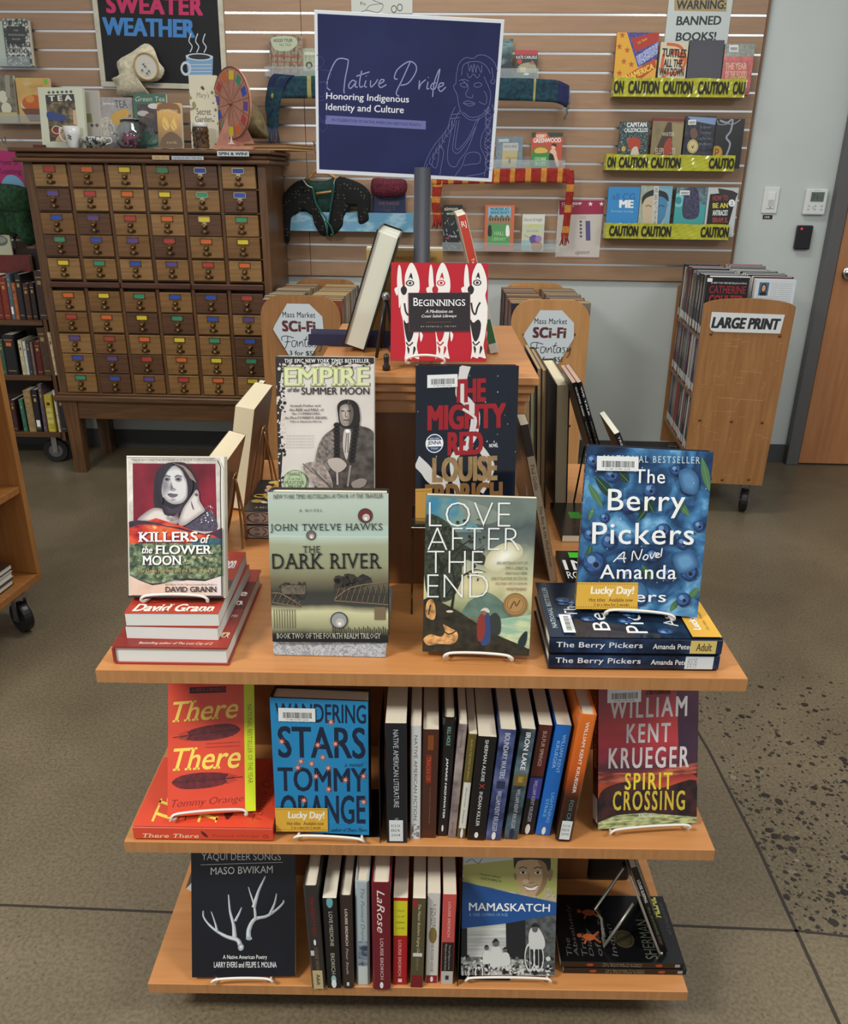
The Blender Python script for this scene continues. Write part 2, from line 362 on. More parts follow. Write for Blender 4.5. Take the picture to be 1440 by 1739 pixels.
# ------------------------------------------------------------------ room shell
def concrete():
 m, n, l, b = _new('polished_concrete'); b.inputs['Roughness'].default_value = .33; b.inputs['Specular IOR Level'].default_value = .4
 tc = n.new('ShaderNodeTexCoord')
 def noise(sc, det=6, dist=0):
  z = n.new('ShaderNodeTexNoise'); z.inputs['Scale'].default_value = sc; z.inputs['Detail'].default_value = det; z.inputs['Distortion'].default_value = dist
  l.new(tc.outputs['Object'], z.inputs['Vector']); return z.outputs['Fac']
 def mixc(f, a, b_, mode='MIX'):
  x = n.new('ShaderNodeMix'); x.data_type = 'RGBA'; x.blend_type = mode
  l.new(f, x.inputs[0]) if not isinstance(f, float) else setattr(x.inputs[0], 'default_value', f)
  for i, q in ((6, a), (7, b_)):
   if isinstance(q, tuple): x.inputs[i].default_value = q
   else: l.new(q, x.inputs[i])
  return x.outputs[2]
 base = ramp(n, [(.3, (108, 97, 76)), (.7, (134, 121, 97))]); l.new(noise(2.2, 8, .4), base.inputs['Fac'])
 fine = ramp(n, [(.35, (150, 150, 150)), (.62, (235, 235, 235))]); l.new(noise(140, 3), fine.inputs['Fac'])
 col = mixc(.55, base.outputs['Color'], fine.outputs['Color'], 'MULTIPLY')
 v = n.new('ShaderNodeTexVoronoi'); v.inputs['Scale'].default_value = 70; l.new(tc.outputs['Object'], v.inputs['Vector'])
 lt = n.new('ShaderNodeMath'); lt.operation = 'LESS_THAN'; lt.inputs[1].default_value = .14; l.new(v.outputs['Distance'], lt.inputs[0])
 gt = n.new('ShaderNodeMath'); gt.operation = 'GREATER_THAN'; gt.inputs[1].default_value = .52; l.new(noise(6, 4), gt.inputs[0])
 mu = n.new('ShaderNodeMath'); mu.operation = 'MULTIPLY'; l.new(lt.outputs[0], mu.inputs[0]); l.new(gt.outputs[0], mu.inputs[1])
 mu2 = n.new('ShaderNodeMath'); mu2.operation = 'MULTIPLY'; mu2.inputs[1].default_value = .55; l.new(mu.outputs[0], mu2.inputs[0])
 col = mixc(mu2.outputs[0], col, lin((52, 46, 38)))
 sp = n.new('ShaderNodeSeparateXYZ'); l.new(tc.outputs['Object'], sp.inputs[0])
 def ms(src, a, b_):
  q = n.new('ShaderNodeMapRange'); q.inputs['From Min'].default_value = a; q.inputs['From Max'].default_value = b_; l.new(src, q.inputs['Value']); return q.outputs['Result']
 def mul(a, b_):
  q = n.new('ShaderNodeMath'); q.operation = 'MULTIPLY'; l.new(a, q.inputs[0]); l.new(b_, q.inputs[1]); return q.outputs[0]
 mask = mul(mul(ms(sp.outputs['X'], .742, .76), ms(sp.outputs['Y'], .205, .215)), ms(sp.outputs['Y'], 1.15, .42))
 mask = mul(mask, ms(sp.outputs['X'], 2.2, 1.0))
 for sc, rad, dens in ((36, .38, .8), (64, .40, .95), (115, .38, .8)):
  v2 = n.new('ShaderNodeTexVoronoi'); v2.inputs['Scale'].default_value = sc; v2.inputs['Randomness'].default_value = 1
  wn = n.new('ShaderNodeTexNoise'); wn.inputs['Scale'].default_value = 60; l.new(tc.outputs['Object'], wn.inputs['Vector'])
  va = n.new('ShaderNodeVectorMath'); va.operation = 'MULTIPLY_ADD'; va.inputs[1].default_value = (.012,)*3
  l.new(wn.outputs['Color'], va.inputs[0]); l.new(tc.outputs['Object'], va.inputs[2]); l.new(va.outputs[0], v2.inputs['Vector'])
  sx = n.new('ShaderNodeSeparateColor'); l.new(v2.outputs['Color'], sx.inputs[0])
  ad = n.new('ShaderNodeMath'); ad.operation = 'ADD'; dm_ = n.new('ShaderNodeMath'); dm_.operation = 'MULTIPLY'; dm_.inputs[1].default_value = dens; l.new(mask, dm_.inputs[0]); l.new(sx.outputs[1], ad.inputs[0]); l.new(dm_.outputs[0], ad.inputs[1]); gt_ = n.new('ShaderNodeMath'); gt_.operation = 'GREATER_THAN'; gt_.inputs[1].default_value = 1.0; l.new(ad.outputs[0], gt_.inputs[0])
  tm = n.new('ShaderNodeMath'); tm.operation = 'MULTIPLY'; l.new(mul(ms(sx.outputs[0], -.6, 1), gt_.outputs[0]), tm.inputs[0]); tm.inputs[1].default_value = rad
  st = n.new('ShaderNodeMath'); st.operation = 'LESS_THAN'; l.new(v2.outputs['Distance'], st.inputs[0]); l.new(tm.outputs[0], st.inputs[1])
  sc_ = ramp(n, [(0, (34, 31, 28)), (.8, (62, 55, 45)), (1, (140, 130, 106))]); l.new(sx.outputs[2], sc_.inputs['Fac'])
  col = mixc(st.outputs[0], col, sc_.outputs['Color'])
 l.new(col, b.inputs['Base Color'])
 rr = n.new('ShaderNodeMapRange'); rr.inputs['To Min'].default_value = .24; rr.inputs['To Max'].default_value = .5; l.new(noise(5, 5), rr.inputs['Value']); l.new(rr.outputs['Result'], b.inputs['Roughness'])
 return m
mb = MB(); mb.box(-4.5, -3, -.1, 4.5, WY+.35, 0, concrete()); floor = tag(mb.build('floor'), kind='structure')
JM = mat((48, 42, 35), .8)
mb = MB()
def strip(pts, w):
 for a, b in zip(pts, pts[1:]):
  a = V((*a, .0006)); b = V((*b, .0006)); t = (b-a).normalized(); q = V((-t.y, t.x, 0))*w/2; mb.face([a+q, b+q, b-q, a-q], JM)
strip([(-4, .335), (-.844, .247), (-.484, .235), (.505, .222), (.745, .214), (.837, .203), (4, .10)], .0055)
strip([(.735, -3), (.74, .023), (.748, .429), (.742, .759), (.735, .856), (.73, 3.1)], .007)
tag(mb.build('floor_joint', floor), kind='structure')
def wl(a, off, z): return V((0, WY, 0)) + WX*a + WN*off + V((0, 0, z))
def wbox(mb, a0, a1, o0, o1, z0, z1, m, bev=0):  # box in wall space
 mb.box(a0, -o1, z0, a1, -o0, z1, m, axes((0, WY, 0), WX, -WN, (0, 0, 1)), bev)
paint = mart('paint', [(.3, (192, 200, 196)), (.7, (198, 206, 202))], 3, rough=.6, bump=.02, name='wall_paint')
mb = MB(); wbox(mb, -4.2, 4.2, -.15, 0, 0, 3.15, paint); wall_back = tag(mb.build('wall_back'), kind='structure')
grey = mat((86, 88, 88), .55, vary=.05)
mb = MB(); wbox(mb, -4.0, 1.859, .0005, .008, .0005, .095, mat((72, 73, 74), .5)); tag(mb.build('baseboard_back'), kind='structure')
slatm = mwood('slat', (152, 122, 94), (163, 132, 104), 'X', .42, 5, 'slatwall_laminate', .02)
al = mat((225, 230, 232), .28, 1, 'aluminium')
zl = [.906]; zg = [.977, 1.055]
pitch = (2.015-.977)/14; grooves = [.977+pitch*i for i in range(17)]
mb = MB(); mm = MB(); seam = -.575
edges_ = [.906]+grooves+[2.23]
for i in range(len(edges_)-1):
 z0 = edges_[i]+(.004 if i else 0); z1 = edges_[i+1]-.005
 for a0, a1 in ((-3.6, seam-.001), (seam+.001, 1.437)):
  wbox(mb, a0, a1, .0005, .019, z0, z1, slatm, .0012)
for z in grooves:
 for a0, a1 in ((-3.6, seam-.0015), (seam+.0015, 1.436)):
  wbox(mm, a0, a1, .001, .0165, z-.0048, z+.0036, al);
sl = tag(mb.build('trim_1'), kind='structure'); tag(mm.build('metal_insert', sl), kind='structure')
mb = MB(); wbox(mb, 1.438, 1.447, .0005, .02, .906, 2.23, mat((120, 90, 66), .5)); tag(mb.build('trim_2'), kind='structure')
frm = mat((92, 92, 92), .45)
mb = MB(); wbox(mb, 1.862, 1.922, .0005, .05, .0005, 2.12, frm, .003); wbox(mb, 1.862, 2.90, .0005, .05, 2.08, 2.14, frm, .003); wbox(mb, 2.845, 2.905, .0005, .05, .0005, 2.12, frm, .003)
tag(mb.build('trim_3'), kind='structure')
dw = mwood('doorwood', (168, 112, 70), (182, 126, 82), 'Z', .35, 3, 'door_veneer', .01)
mb = MB(); wbox(mb, 1.927, 2.84, .002, .04, .008, 2.075, dw, .002); door = tag(mb.build('door_1'), kind='structure')
mb = MB(); K = axes(wl(1.99, .04, .958), WX, (0, 0, 1), WN)
mb.lathe([(.0, .0005), (.034, .0005), (.034, .006), (.026, .010), (.012, .012), (.012, .035), (.024, .045), (.029, .058), (.024, .07), (.0, .074)], mat((190, 190, 188), .22, 1, 'brushed_steel'), 28, K); tag(mb.build('door_knob', door, True), kind='structure')
def wallthing(name, label, cat, a, z, off=.0015, group=None): return thing(name, label, cat, wallM(wl(a, off, z)), group)
pw = mat((218, 222, 218), .4)
o = wallthing('light_switch', 'white rectangular occupancy light switch on the white wall', 'switch', 1.548, 1.218)
mb = MB(); mb.box(0, -.006, 0, .07, 0, .115, pw, bev=.003); mb.build('cover_plate', o)
mb = MB(); mb.box(.018, -.011, .022, .052, -.0062, .093, mat((228, 230, 228), .35), bev=.003); mb.box(.022, -.0115, .03, .048, -.011, .06, mat((190, 196, 198), .3)); mb.box(.033, -.012, .025, .037, -.011, .029, ink()); mb.build('sensor_button', o)
o = wallthing('wall_label', 'tiny black label strip stuck below the light switch', 'label', 1.560, 1.193)
mb = MB(); mb.box(0, -.0008, 0, .044, 0, .017, ink()); c = Cv(mb, (0, -.0009, 0), (1, 0, 0), (0, 0, 1), (0, -1, 0), .044, .017)
for i, x in enumerate((.12, .3, .42, .54, .68)): c.text('A1010'[i], x, .3, x+.1, .7, mat(WHITE, .5), res=1)
mb.build('label_strip', o)
o = wallthing('thermostat', 'white wall thermostat with grey display and small buttons', 'thermostat', 1.735, 1.215)
mb = MB(); mb.box(0, -.022, 0, .098, 0, .112, pw, bev=.005)
c = Cv(mb, (0, -.0221, 0), (1, 0, 0), (0, 0, 1), (0, -1, 0), .098, .112); gb = mat((170, 174, 172), .4)
for x in (.15, .45, .75):
 for y in (.66, .8): c.disc(x+.05, y, .055, gb, .035)
c.disc(.42, .73, .09, mat((200, 204, 202), .4), .07); c.text('NETWORK', .35, .04, .62, .075, gb, res=1); mb.build('housing', o)
mb = MB(); mb.box(.022, -.0245, .058, .08, -.0222, .098, mat((96, 108, 100), .2)); c = Cv(mb, (.022, -.0246, .058), (1, 0, 0), (0, 0, 1), (0, -1, 0), .058, .04); c.text('71', .1, .25, .5, .8, ink((50, 58, 54))); c.text('AUTO', .6, .5, .92, .66, ink((50, 58, 54)), res=1); mb.build('screen', o)
o = wallthing('card_reader', 'black card reader with a small red light below the thermostat', 'card reader', 1.722, 1.06)
mb = MB(); mb.box(0, -.024, 0, .072, 0, .108, mat((22, 22, 26), .35), bev=.006); mb.build('housing', o)
mb = MB(); mb.lathe([(0, .0015), (.0045, .0012), (.005, 0)], mat((220, 30, 60), .3, emit=(235, 30, 60)), 12, axes((.018, -.0242, .093), (1, 0, 0), (0, 0, 1), (0, -1, 0))); mb.build('indicator_light', o)
# ------------------------------------------------------------------ card catalogue
cw1 = mwood('cabV', (78, 52, 29), (108, 74, 42), 'Z', .4, 5, 'dark_oak'); cw2 = mwood('cabH', (74, 49, 27), (104, 71, 40), 'X', .38, 5, 'dark_oak')
dfs = [mwood('dr%d' % i, a, b, 'X', .42, 4+i, 'drawer_oak', .05) for i, (a, b) in enumerate([((112, 80, 40), (146, 108, 60)), ((100, 68, 34), (130, 92, 48)), ((122, 90, 48), (156, 118, 70)), ((72, 46, 26), (98, 64, 36))])]
cabx = -1.22; cabM = axes((cabx, 2.745-WS*cabx, 0), WX, -WN, (0, 0, 1))
cab = thing('card_catalog_cabinet', 'tall dark oak library card catalogue of sixty small labelled drawers', 'cabinet', cabM)
rows = [(1.303, 1.393), (1.207, 1.298), (1.109, 1.201), (1.018, 1.103), (.920, 1.013), (.780, .873), (.685, .777), (.588, .682), (.497, .584), (.404, .492)]
cols = [-.470+.162*i for i in range(6)]; dwid = .142
mb = MB()
mb.box(-.515, .004, .36, -.474, .38, 1.41, cw1, bev=.002); mb.box(.490, .004, .36, .525, .38, 1.41, cw1, bev=.002)
for i in range(5): mb.box(cols[i]+dwid+.002, .002, .40, cols[i+1]-.002, .03, 1.41, cw1, bev=.002)
for z0, z1 in rows: mb.box(-.474, .006, z0-.006, .490, .03, z0-.0006, cw2)
mb.box(-.474, .03, .36, .49, .38, 1.41, mat((40, 25, 15), .6))
mb.build('carcass', cab)
mb = MB(); mb.box(-.545, -.028, 1.398, .552, .39, 1.416, cw2, bev=.006); mb.box(-.535, -.016, 1.416, .542, .386, 1.438, cw2, bev=.008); mb.box(-.552, -.036, 1.438, .56, .395, 1.455, cw2, bev=.005); mb.build('top_molding', cab)
mb = MB()
for a, b in ((-.476, -.158), (-.152, .162), (.168, .488)): mb.box(a, -.012, .883, b, .028, .908, mwood('pull', (66, 38, 26), (88, 54, 36), 'X', .35, 5, 'dark_oak'), bev=.004)
mb.build('pull_out_board', cab)
mb = MB(); mb.box(-.535, -.03, .363, .545, .39, .392, cw2, bev=.006); mb.box(-.52, -.018, .392, .53, .38, .402, cw2, bev=.003); mb.box(-.50, -.005, .275, .51, .37, .363, cw2, bev=.002); mb.build('stand_apron', cab)
for a, b in ((-.506, -.012), (.436, -.012), (-.506, .306), (.436, .306)):
 mb = MB(); v0 = [(a, b), (a+.072, b), (a+.072, b+.072), (a, b+.072)]; c0 = (a+.036, b+.036)
 vs = [(x, y, .363) for x, y in v0]+[(c0[0]+(x-c0[0])*.72, c0[1]+(y-c0[1])*.72, .001) for x, y in v0]
 mb.raw(vs, [(0, 1, 2, 3), (7, 6, 5, 4), (0, 4, 5, 1), (1, 5, 6, 2), (2, 6, 7, 3), (3, 7, 4, 0)], cw1); mb.build('leg', cab)
brass = mat((120, 92, 56), .38, .85, 'aged_brass'); brassb = mat((196, 178, 140), .3, .85, 'bright_brass'); bhole = mat((70, 50, 34), .4, .7, 'dark_bronze')
cc = {'R': (176, 58, 56), 'O': (208, 102, 44), 'Y': (216, 196, 48), 'G': (52, 142, 106), 'B': (46, 78, 168), 'P': (92, 72, 138)}
seq = ['ROYGBB', 'PROYGB', 'BPROYG', 'GBPROY', 'YGBPRO', 'OYGBBR', 'ROYGBP', 'PROYGB', 'BPROYG', 'GBPROY']
def drawer_meshes():
 hh = .088; r = {}
 for i, m in enumerate(dfs):
  mb = MB(); mb.box(0, -.006, 0, dwid, .028, hh, m, bev=.0025); r['d%d' % i] = mb
 for nm, bm_ in (('holder', brass), ('holderb', brassb)):
  mb = MB(); a, b, c_, d = .045, .097, .058, .082
  mb.box(a, -.0095, c_, b, -.0062, c_+.003, bm_); mb.box(a, -.0095, d-.003, b, -.0062, d, bm_); mb.box(a, -.0095, c_, a+.003, -.0062, d, bm_); mb.box(b-.003, -.0095, c_, b, -.0062, d, bm_)
  mb.box(.062, -.0095, .050, .080, -.0062, c_, bm_); mb.box(.060, -.016, .045, .082, -.0062, .049, bm_, bev=.001); r[nm] = mb
 for k_, c_ in cc.items():
  mb = MB(); mb.box(.048, -.0082, .061, .094, -.0063, .0792, mat(c_, .5)); r['c'+k_] = mb
 mb = MB(); mb.lathe([(.0, .0), (.009, .0), (.006, .006), (.0075, .012), (.0095, .016), (.006, .0205), (0, .0215)], brass, 16, axes((.071, -.0062, .040), (1, 0, 0), (0, 0, 1), (0, -1, 0))); r['knob'] = mb
 mb = MB(); mb.box(.052, -.008, .011, .090, -.0062, .023, bhole, bev=.0008); mb.lathe([(0, .0), (.007, 0), (.006, .008), (.008, .012), (0, .015)], brass, 14, axes((.071, -.008, .017), (1, 0, 0), (0, 0, 1), (0, -1, 0))); r['rod'] = mb
 return r
dm = drawer_meshes(); _dmesh = {}
def inst(key, name, parent, smooth=False):
 if key not in _dmesh:
  o = dm[key].build(name, parent, smooth); _dmesh[key] = o; return o
 o = _dmesh[key].copy(); COL.objects.link(o); o.parent = parent; return o
R_ = random.Random(5)
for r, (z0, z1) in enumerate(rows):
 for c_ in range(6):
  ch = seq[r][c_]; k_ = R_.choice([0, 0, 1, 1, 2, 2, 3] if not (r, c_) in ((3, 0), (2, 4), (6, 3), (8, 1), (9, 1)) else [3])
  d = inst('d%d' % k_, 'drawer', cab); d.location = (cols[c_], 0, z0)
  bright = (r, c_) in ((0, 4), (0, 5), (1, 4), (1, 5), (2, 4))
  for key, nm in ((('holderb' if bright else 'holder'), 'label_holder'), ('c'+ch, 'colour_label'), ('knob', 'knob'), ('rod', 'rod_knob')):
   q = inst(key, nm, d, key in ('knob',))
# ------------------------------------------------------------------ display unit
Z3, Z2, Z1 = .726, .415, .104; TH = .021; UW = .455
maple = mwood('maple', (184, 124, 70), (198, 138, 82), 'X', .3, 4, 'maple_laminate', .01)
maple_e = mwood('maple_e', (166, 116, 70), (180, 130, 82), 'Z', .4, 8, 'maple_edge', .01)
cherry = mwood('cherryv', (122, 76, 44), (136, 88, 52), 'Z', .35, 3, 'column_veneer', .01)
unit = thing('display_stand', 'tiered square maple display stand with three wide shelves and a central column', 'display stand', Matrix.Identity(4))
for z in (Z3, Z2, Z1):
 mb = MB(); mb.box(-UW, 0, z-TH, UW, .91, z, maple, bev=.0012)
 c = Cv(mb, (-UW, 0, z-TH), (1, 0, 0), (0, 0, 1), (0, -1, 0), 2*UW, TH-.0016); c.fill(maple_e)
 mb.build('shelf', unit)
mb = MB(); mb.box(-.325, .235, .05, .325, .66, Z1-TH, cherry)
for a, b, hw, yf in ((Z1, Z2-TH, .325, .235), (Z2, Z3-TH, .31, .235), (Z3, 1.03, .140, .272)): mb.box(-hw, yf, a, hw, .91-yf, b, cherry)
mb.build('column', unit)
mb = MB(); mb.box(-.154, .252, 1.03, .154, .67, 1.051, maple, bev=.002); mb.build('apron', unit)
mb = MB(); mb.box(-.159, .246, 1.051, .159, .676, 1.064, maple, bev=.002); mb.box(-.164, .240, 1.0655, .164, .682, 1.078, maple, bev=.002); mb.box(-.170, .234, 1.0795, .170, .688, 1.092, maple, bev=.002); mb.build('top_platform', unit)
mb = MB(); mb.box(-.36, .1, .018, .36, .81, Z1-TH, mat((60, 42, 30), .6)); mb.build('base', unit)
for x in (-.3, .3):
 for y in (.18, .72):
  mb = MB(); mb.tube([(x-.012, y, .016), (x+.012, y, .016)], .015, ink(), 14); mb.build('caster', unit)
# ------------------------------------------------------------------ books on the top shelf
W_ = mat((236, 238, 236), .4); K_ = ink(); LG = mat((200, 204, 200), .4)
def script(c, glyphs, w, m, k=5):
 for g in glyphs: c.line(g, w, m, k); c.k -= 1
 c.k += 1
def art_killers(c):
 c.quad('A', (168, 130), (640, 140), (632, 803), (187, 800))
 c.fill(mat((222, 218, 206), .35)); c.poly([(176, 140), (620, 148), (615, 795), (192, 792)], mat((206, 200, 190), .4, vary=.12, scale=60))
 c.poly([(198, 168), (598, 175), (600, 500), (205, 470)], mart('kred', [(.3, (84, 18, 32)), (.7, (140, 34, 52))], 18, rough=.35))
 c.crop = 'EE'; dk = (36, 33, 42); hair = mat(dk, .5)
 c.soft([(410, 640), (400, 540), (405, 430), (415, 320), (450, 225), (530, 160), (650, 138), (780, 150), (860, 220), (910, 330), (935, 430), (925, 540), (890, 640), (780, 720), (690, 760), (560, 760), (440, 740)], (52, 34, 46), dk, 4, .1)
 c.blob([(760, 640), (900, 620), (1010, 700), (1110, 760), (1140, 940), (900, 950), (760, 880)], mat((74, 66, 84), .5, vary=.25, scale=260)); c.specks(30, 960, 660, 1100, 860, 3, 11, [W_, mat((140, 136, 150), .5)], 3)
 c.soft([(215, 820), (330, 720), (420, 680), (520, 700), (560, 760), (700, 800), (700, 860), (560, 880), (300, 840)], (150, 140, 140), (214, 206, 198), 5, .4)
 c.soft([(500, 640), (600, 690), (720, 660), (790, 600), (760, 740), (640, 770), (540, 760)], (38, 34, 42), (62, 55, 66), 4, .4)
 c.soft([(478, 400), (484, 310), (520, 230), (590, 190), (680, 180), (740, 210), (770, 300), (808, 380), (810, 470), (800, 560), (750, 620), (680, 640), (610, 630), (540, 580), (500, 500)], (150, 146, 150), (206, 206, 204), 7, .22, cx=690, cy=440)
 c.soft([(484, 330), (520, 240), (560, 230), (570, 300), (600, 400), (600, 470), (560, 520), (520, 560), (495, 500), (480, 420)], (176, 174, 176), (132, 126, 136), 5, .6)
 for x, w_ in ((565, 46), (700, 44)):
  c.soft([(x-w_, 340), (x-20, 312), (x+25, 316), (x+w_, 345), (x+20, 372), (x-25, 368)], (160, 156, 160), (112, 106, 116), 4, .5); c.blob([(x-28, 345), (x, 330), (x+28, 346), (x, 360)], mat((70, 64, 74), .5)); c.disc(x-3, 345, 11, ink((34, 30, 40))); c.line([(x-42, 318), (x-10, 298), (x+42, 312)], .0016, mat((92, 84, 94), .5), 4)
 c.soft([(608, 360), (622, 400), (640, 450), (672, 462), (650, 478), (610, 478), (594, 450), (604, 400)], (170, 166, 170), (108, 100, 112), 4, .55); c.disc(612, 468, 8, mat((60, 54, 64), .5), 4); c.disc(660, 460, 6, mat((90, 84, 92), .5), 3)
 c.blob([(570, 520), (610, 508), (640, 516), (692, 524), (660, 552), (610, 556)], mat((112, 92, 108), .5)); c.line([(572, 524), (630, 528), (692, 525)], .0008, mat((58, 48, 62), .5), 3); c.soft([(600, 575), (650, 572), (670, 585), (620, 592)], (190, 188, 188), (150, 144, 152), 3, .5)
 c.blob([(505, 640), (478, 560), (462, 460), (452, 330), (480, 230), (550, 165), (650, 146), (612, 192), (556, 262), (520, 340), (502, 420), (500, 500), (520, 580)], hair); c.blob([(640, 148), (740, 156), (836, 250), (872, 400), (850, 520), (800, 600), (812, 500), (806, 400), (784, 310), (738, 232), (684, 186)], hair)
 for i in range(9): c.line([(640+i*16, 150+i*4), (760+i*12, 210+i*8), (850+i*8, 340+i*6)], .0005, mat((150, 126, 120), .5), 4); c.k -= 1
 c.k += 2
 c.soft([(750, 700), (800, 620), (870, 520), (910, 470), (940, 500), (950, 600), (1010, 710), (960, 760), (860, 830), (760, 890), (700, 860)], (160, 152, 150), (212, 206, 200), 5, .35); c.blob([(850, 600), (866, 640), (884, 700), (870, 700), (852, 650)], mat((96, 88, 96), .5)); c.blob([(890, 520), (920, 512), (935, 540), (905, 548)], mat((96, 88, 96), .5))
 for y in (0, 22, 42): c.line([(560, 765+y*.8), (620, 800+y*.7), (700, 745+y)], .0009, mat((130, 120, 126), .5), 4)
 c.crop = 'A'
 c.crop = 'EE'
 c.poly([(122, 850), (200, 825), (330, 835), (440, 800), (600, 850), (760, 900), (900, 960), (1000, 990), (1130, 950), (1205, 915), (1205, 1140), (130, 1120)], mart('kmtn', [(.3, (64, 26, 50)), (.42, (150, 30, 40)), (.52, (206, 66, 44)), (.62, (226, 110, 60)), (.7, (110, 26, 44))], 26, rough=.35, stretch=(1, 1, 2.2)))
 c.poly([(122, 840), (200, 822), (330, 832), (440, 850), (560, 890), (700, 905), (860, 950), (1000, 985), (1130, 955), (1205, 915), (1205, 1060), (1100, 1000), (900, 985), (640, 915), (440, 880), (260, 870), (130, 910)], mat((62, 44, 62), .5, vary=.3, scale=70)); c.soft([(390, 880), (440, 885), (470, 910), (430, 940), (395, 920)], (220, 90, 56), (240, 190, 110), 4, .6)
 c.poly([(130, 1098), (500, 1085), (1205, 1100), (1205, 1460), (1100, 1480), (1000, 1500), (800, 1485), (640, 1500), (500, 1540), (380, 1545), (250, 1500), (140, 1450)], mart('kgrass', [(.3, (34, 44, 48)), (.45, (74, 92, 66)), (.6, (124, 140, 104)), (.72, (160, 170, 140))], 160, rough=.4, detail=4))
 c.poly([(850, 1060), (1000, 1030), (1205, 1040), (1205, 1110), (860, 1110)], mat((54, 96, 110), .4, vary=.2, scale=60)); c.poly([(140, 1450), (250, 1500), (380, 1545), (520, 1545), (420, 1570), (280, 1560), (160, 1490)], mat((40, 30, 36), .5)); c.poly([(640, 1500), (800, 1485), (1000, 1500), (1100, 1480), (1080, 1510), (900, 1520)], mat((44, 40, 44), .5))
 c.poly([(140, 1455), (250, 1510), (400, 1565), (560, 1545), (800, 1510), (1000, 1520), (1195, 1460), (1195, 1680), (145, 1675)], mart('kbott', [(.3, (196, 142, 110)), (.5, (222, 196, 178)), (.7, (222, 214, 214))], 11))
 for x, y, r in ((780, 1290, 22), (830, 1285, 26), (870, 1250, 22), (950, 1250, 24), (1040, 1265, 26), (1070, 1280, 18), (810, 1310, 20)): c.specks(7, x-r, y-r*.6, x+r, y+r*.6, 5, 13, [mat((206, 204, 170), .5), mat((170, 180, 130), .5)], int(x))
 c.crop = 'A'
 def T2(t, x0, y0, x1, y1, m=W_, **k): c.text(t, x0+3, y0+3, x1+3, y1+3, ink((60, 20, 20)), bold=.02, serif=True, **k); c.text(t, x0, y0, x1, y1, m, bold=.02, serif=True, **k)
 T2('KILLERS', 232, 498, 512, 545); T2('of', 524, 512, 568, 552, shear=.3); T2('the', 250, 565, 300, 598, shear=.3); T2('FLOWER', 312, 560, 580, 602); T2('MOON', 252, 608, 436, 652)
 c.text('The Osage Murders and the Birth of the FBI', 232, 668, 596, 690, mat((196, 160, 110), .5), serif=True, res=2)
 c.text('#1 New York Times bestselling Author', 360, 736, 598, 746, ink((90, 40, 40)), res=1); c.text('DAVID GRANN', 360, 750, 596, 774, ink((58, 34, 44)), serif=True, bold=.015)
 c.text('THE #1 NEW YORK TIMES BESTSELLER ADAPTED FOR YOUNG READERS', 204, 150, 590, 159, ink((70, 30, 30)), res=1)
 bk = mat((40, 36, 38), .4)
 c.line([(186, 794), (400, 797), (628, 797)], .0025, bk); c.line([(612, 160), (625, 190), (622, 300), (620, 790)], .0014, bk); c.line([(176, 140), (600, 148)], .0008, bk)
RED = (168, 52, 38)
def art_grann_hard(c):
 c.fill(mat((96, 30, 26), .3)); c.rect(0, .55, 1, 1, mart('gr1', [(.4, (120, 36, 30)), (.7, (160, 48, 34))], 12)); c.rect(.0, .0, 1, .18, mat((170, 62, 48), .35))
 c.text('Bestselling author of The Lost City of Z', .22, .945, .86, .975, mat((226, 214, 196), .5), serif=True, shear=.25, res=2)
 c.text('David Grann', .1, .80, .97, .89, mat((228, 200, 160), .5), serif=True, shear=.25, bold=.03); c.text('The Osage Murders and the Birth of the FBI', .15, .62, .97, .66, mat((226, 214, 196), .5), serif=True, res=1)
 c.text('Killers of the', .1, .3, .97, .38, mat((230, 222, 206), .5), serif=True, bold=.03); c.text('Flower Moon', .1, .42, .97, .5, mat((230, 222, 206), .5), serif=True, bold=.03)
p = PZ('A', (118, 1108), Z3); q = PZ('A', (650, 1112), Z3)
book('red dust-jacketed hardcover lying at the bottom of the left front stack', (q-p).length, .245, .029, M_flat_foot(p.x, p.y, Z3+.029, 0), art_grann_hard, cover=(150, 50, 40), hard=True, pages=mpages('pw', (222, 226, 220)), group='red history books in the left stack')
def art_grann_soft(c):
 c.fill(mat((174, 56, 40), .35)); c.text('David Grann', .07, .865, .93, .97, mat((240, 230, 214), .5), serif=True, shear=.25, bold=.03); c.rect(.6, .80, 1, .845, mat((120, 60, 40), .4))
 c.text('Killers of the Flower Moon', .05, .1, .95, .3, W_, serif=True, bold=.03); c.rect(0, .5, 1, .78, mart('gr2', [(.4, (60, 60, 44)), (.6, (120, 50, 36))], 50))
zt = Z3+.029
for i, (k0, k1, lab) in enumerate((((176, 990), (603, 992), 'white-paged red paperback lying second from the bottom of the left front stack'), ((172, 932), (605, 934), 'red paperback with bold white italic lettering on top of the left front stack'))):
 p = PZ('A', k0, zt); q = PZ('A', k1, zt)
 book(lab, .132, .203, .0205, M_flat_foot((p.x+q.x)/2-.066, p.y, zt+.0205, -1+2*i), art_grann_soft, cover=RED, pages=mpages('pw'), group='red history books in the left stack'); zt += .0212
M, w = M_stand('A', (187, 800), (632, 803), (400, 134), zt+.006, .203)
book('worn copy with a woman portrait standing on the left front stack', w, .203, .019, M, art_killers, cover=(196, 190, 178), pages=mpages())
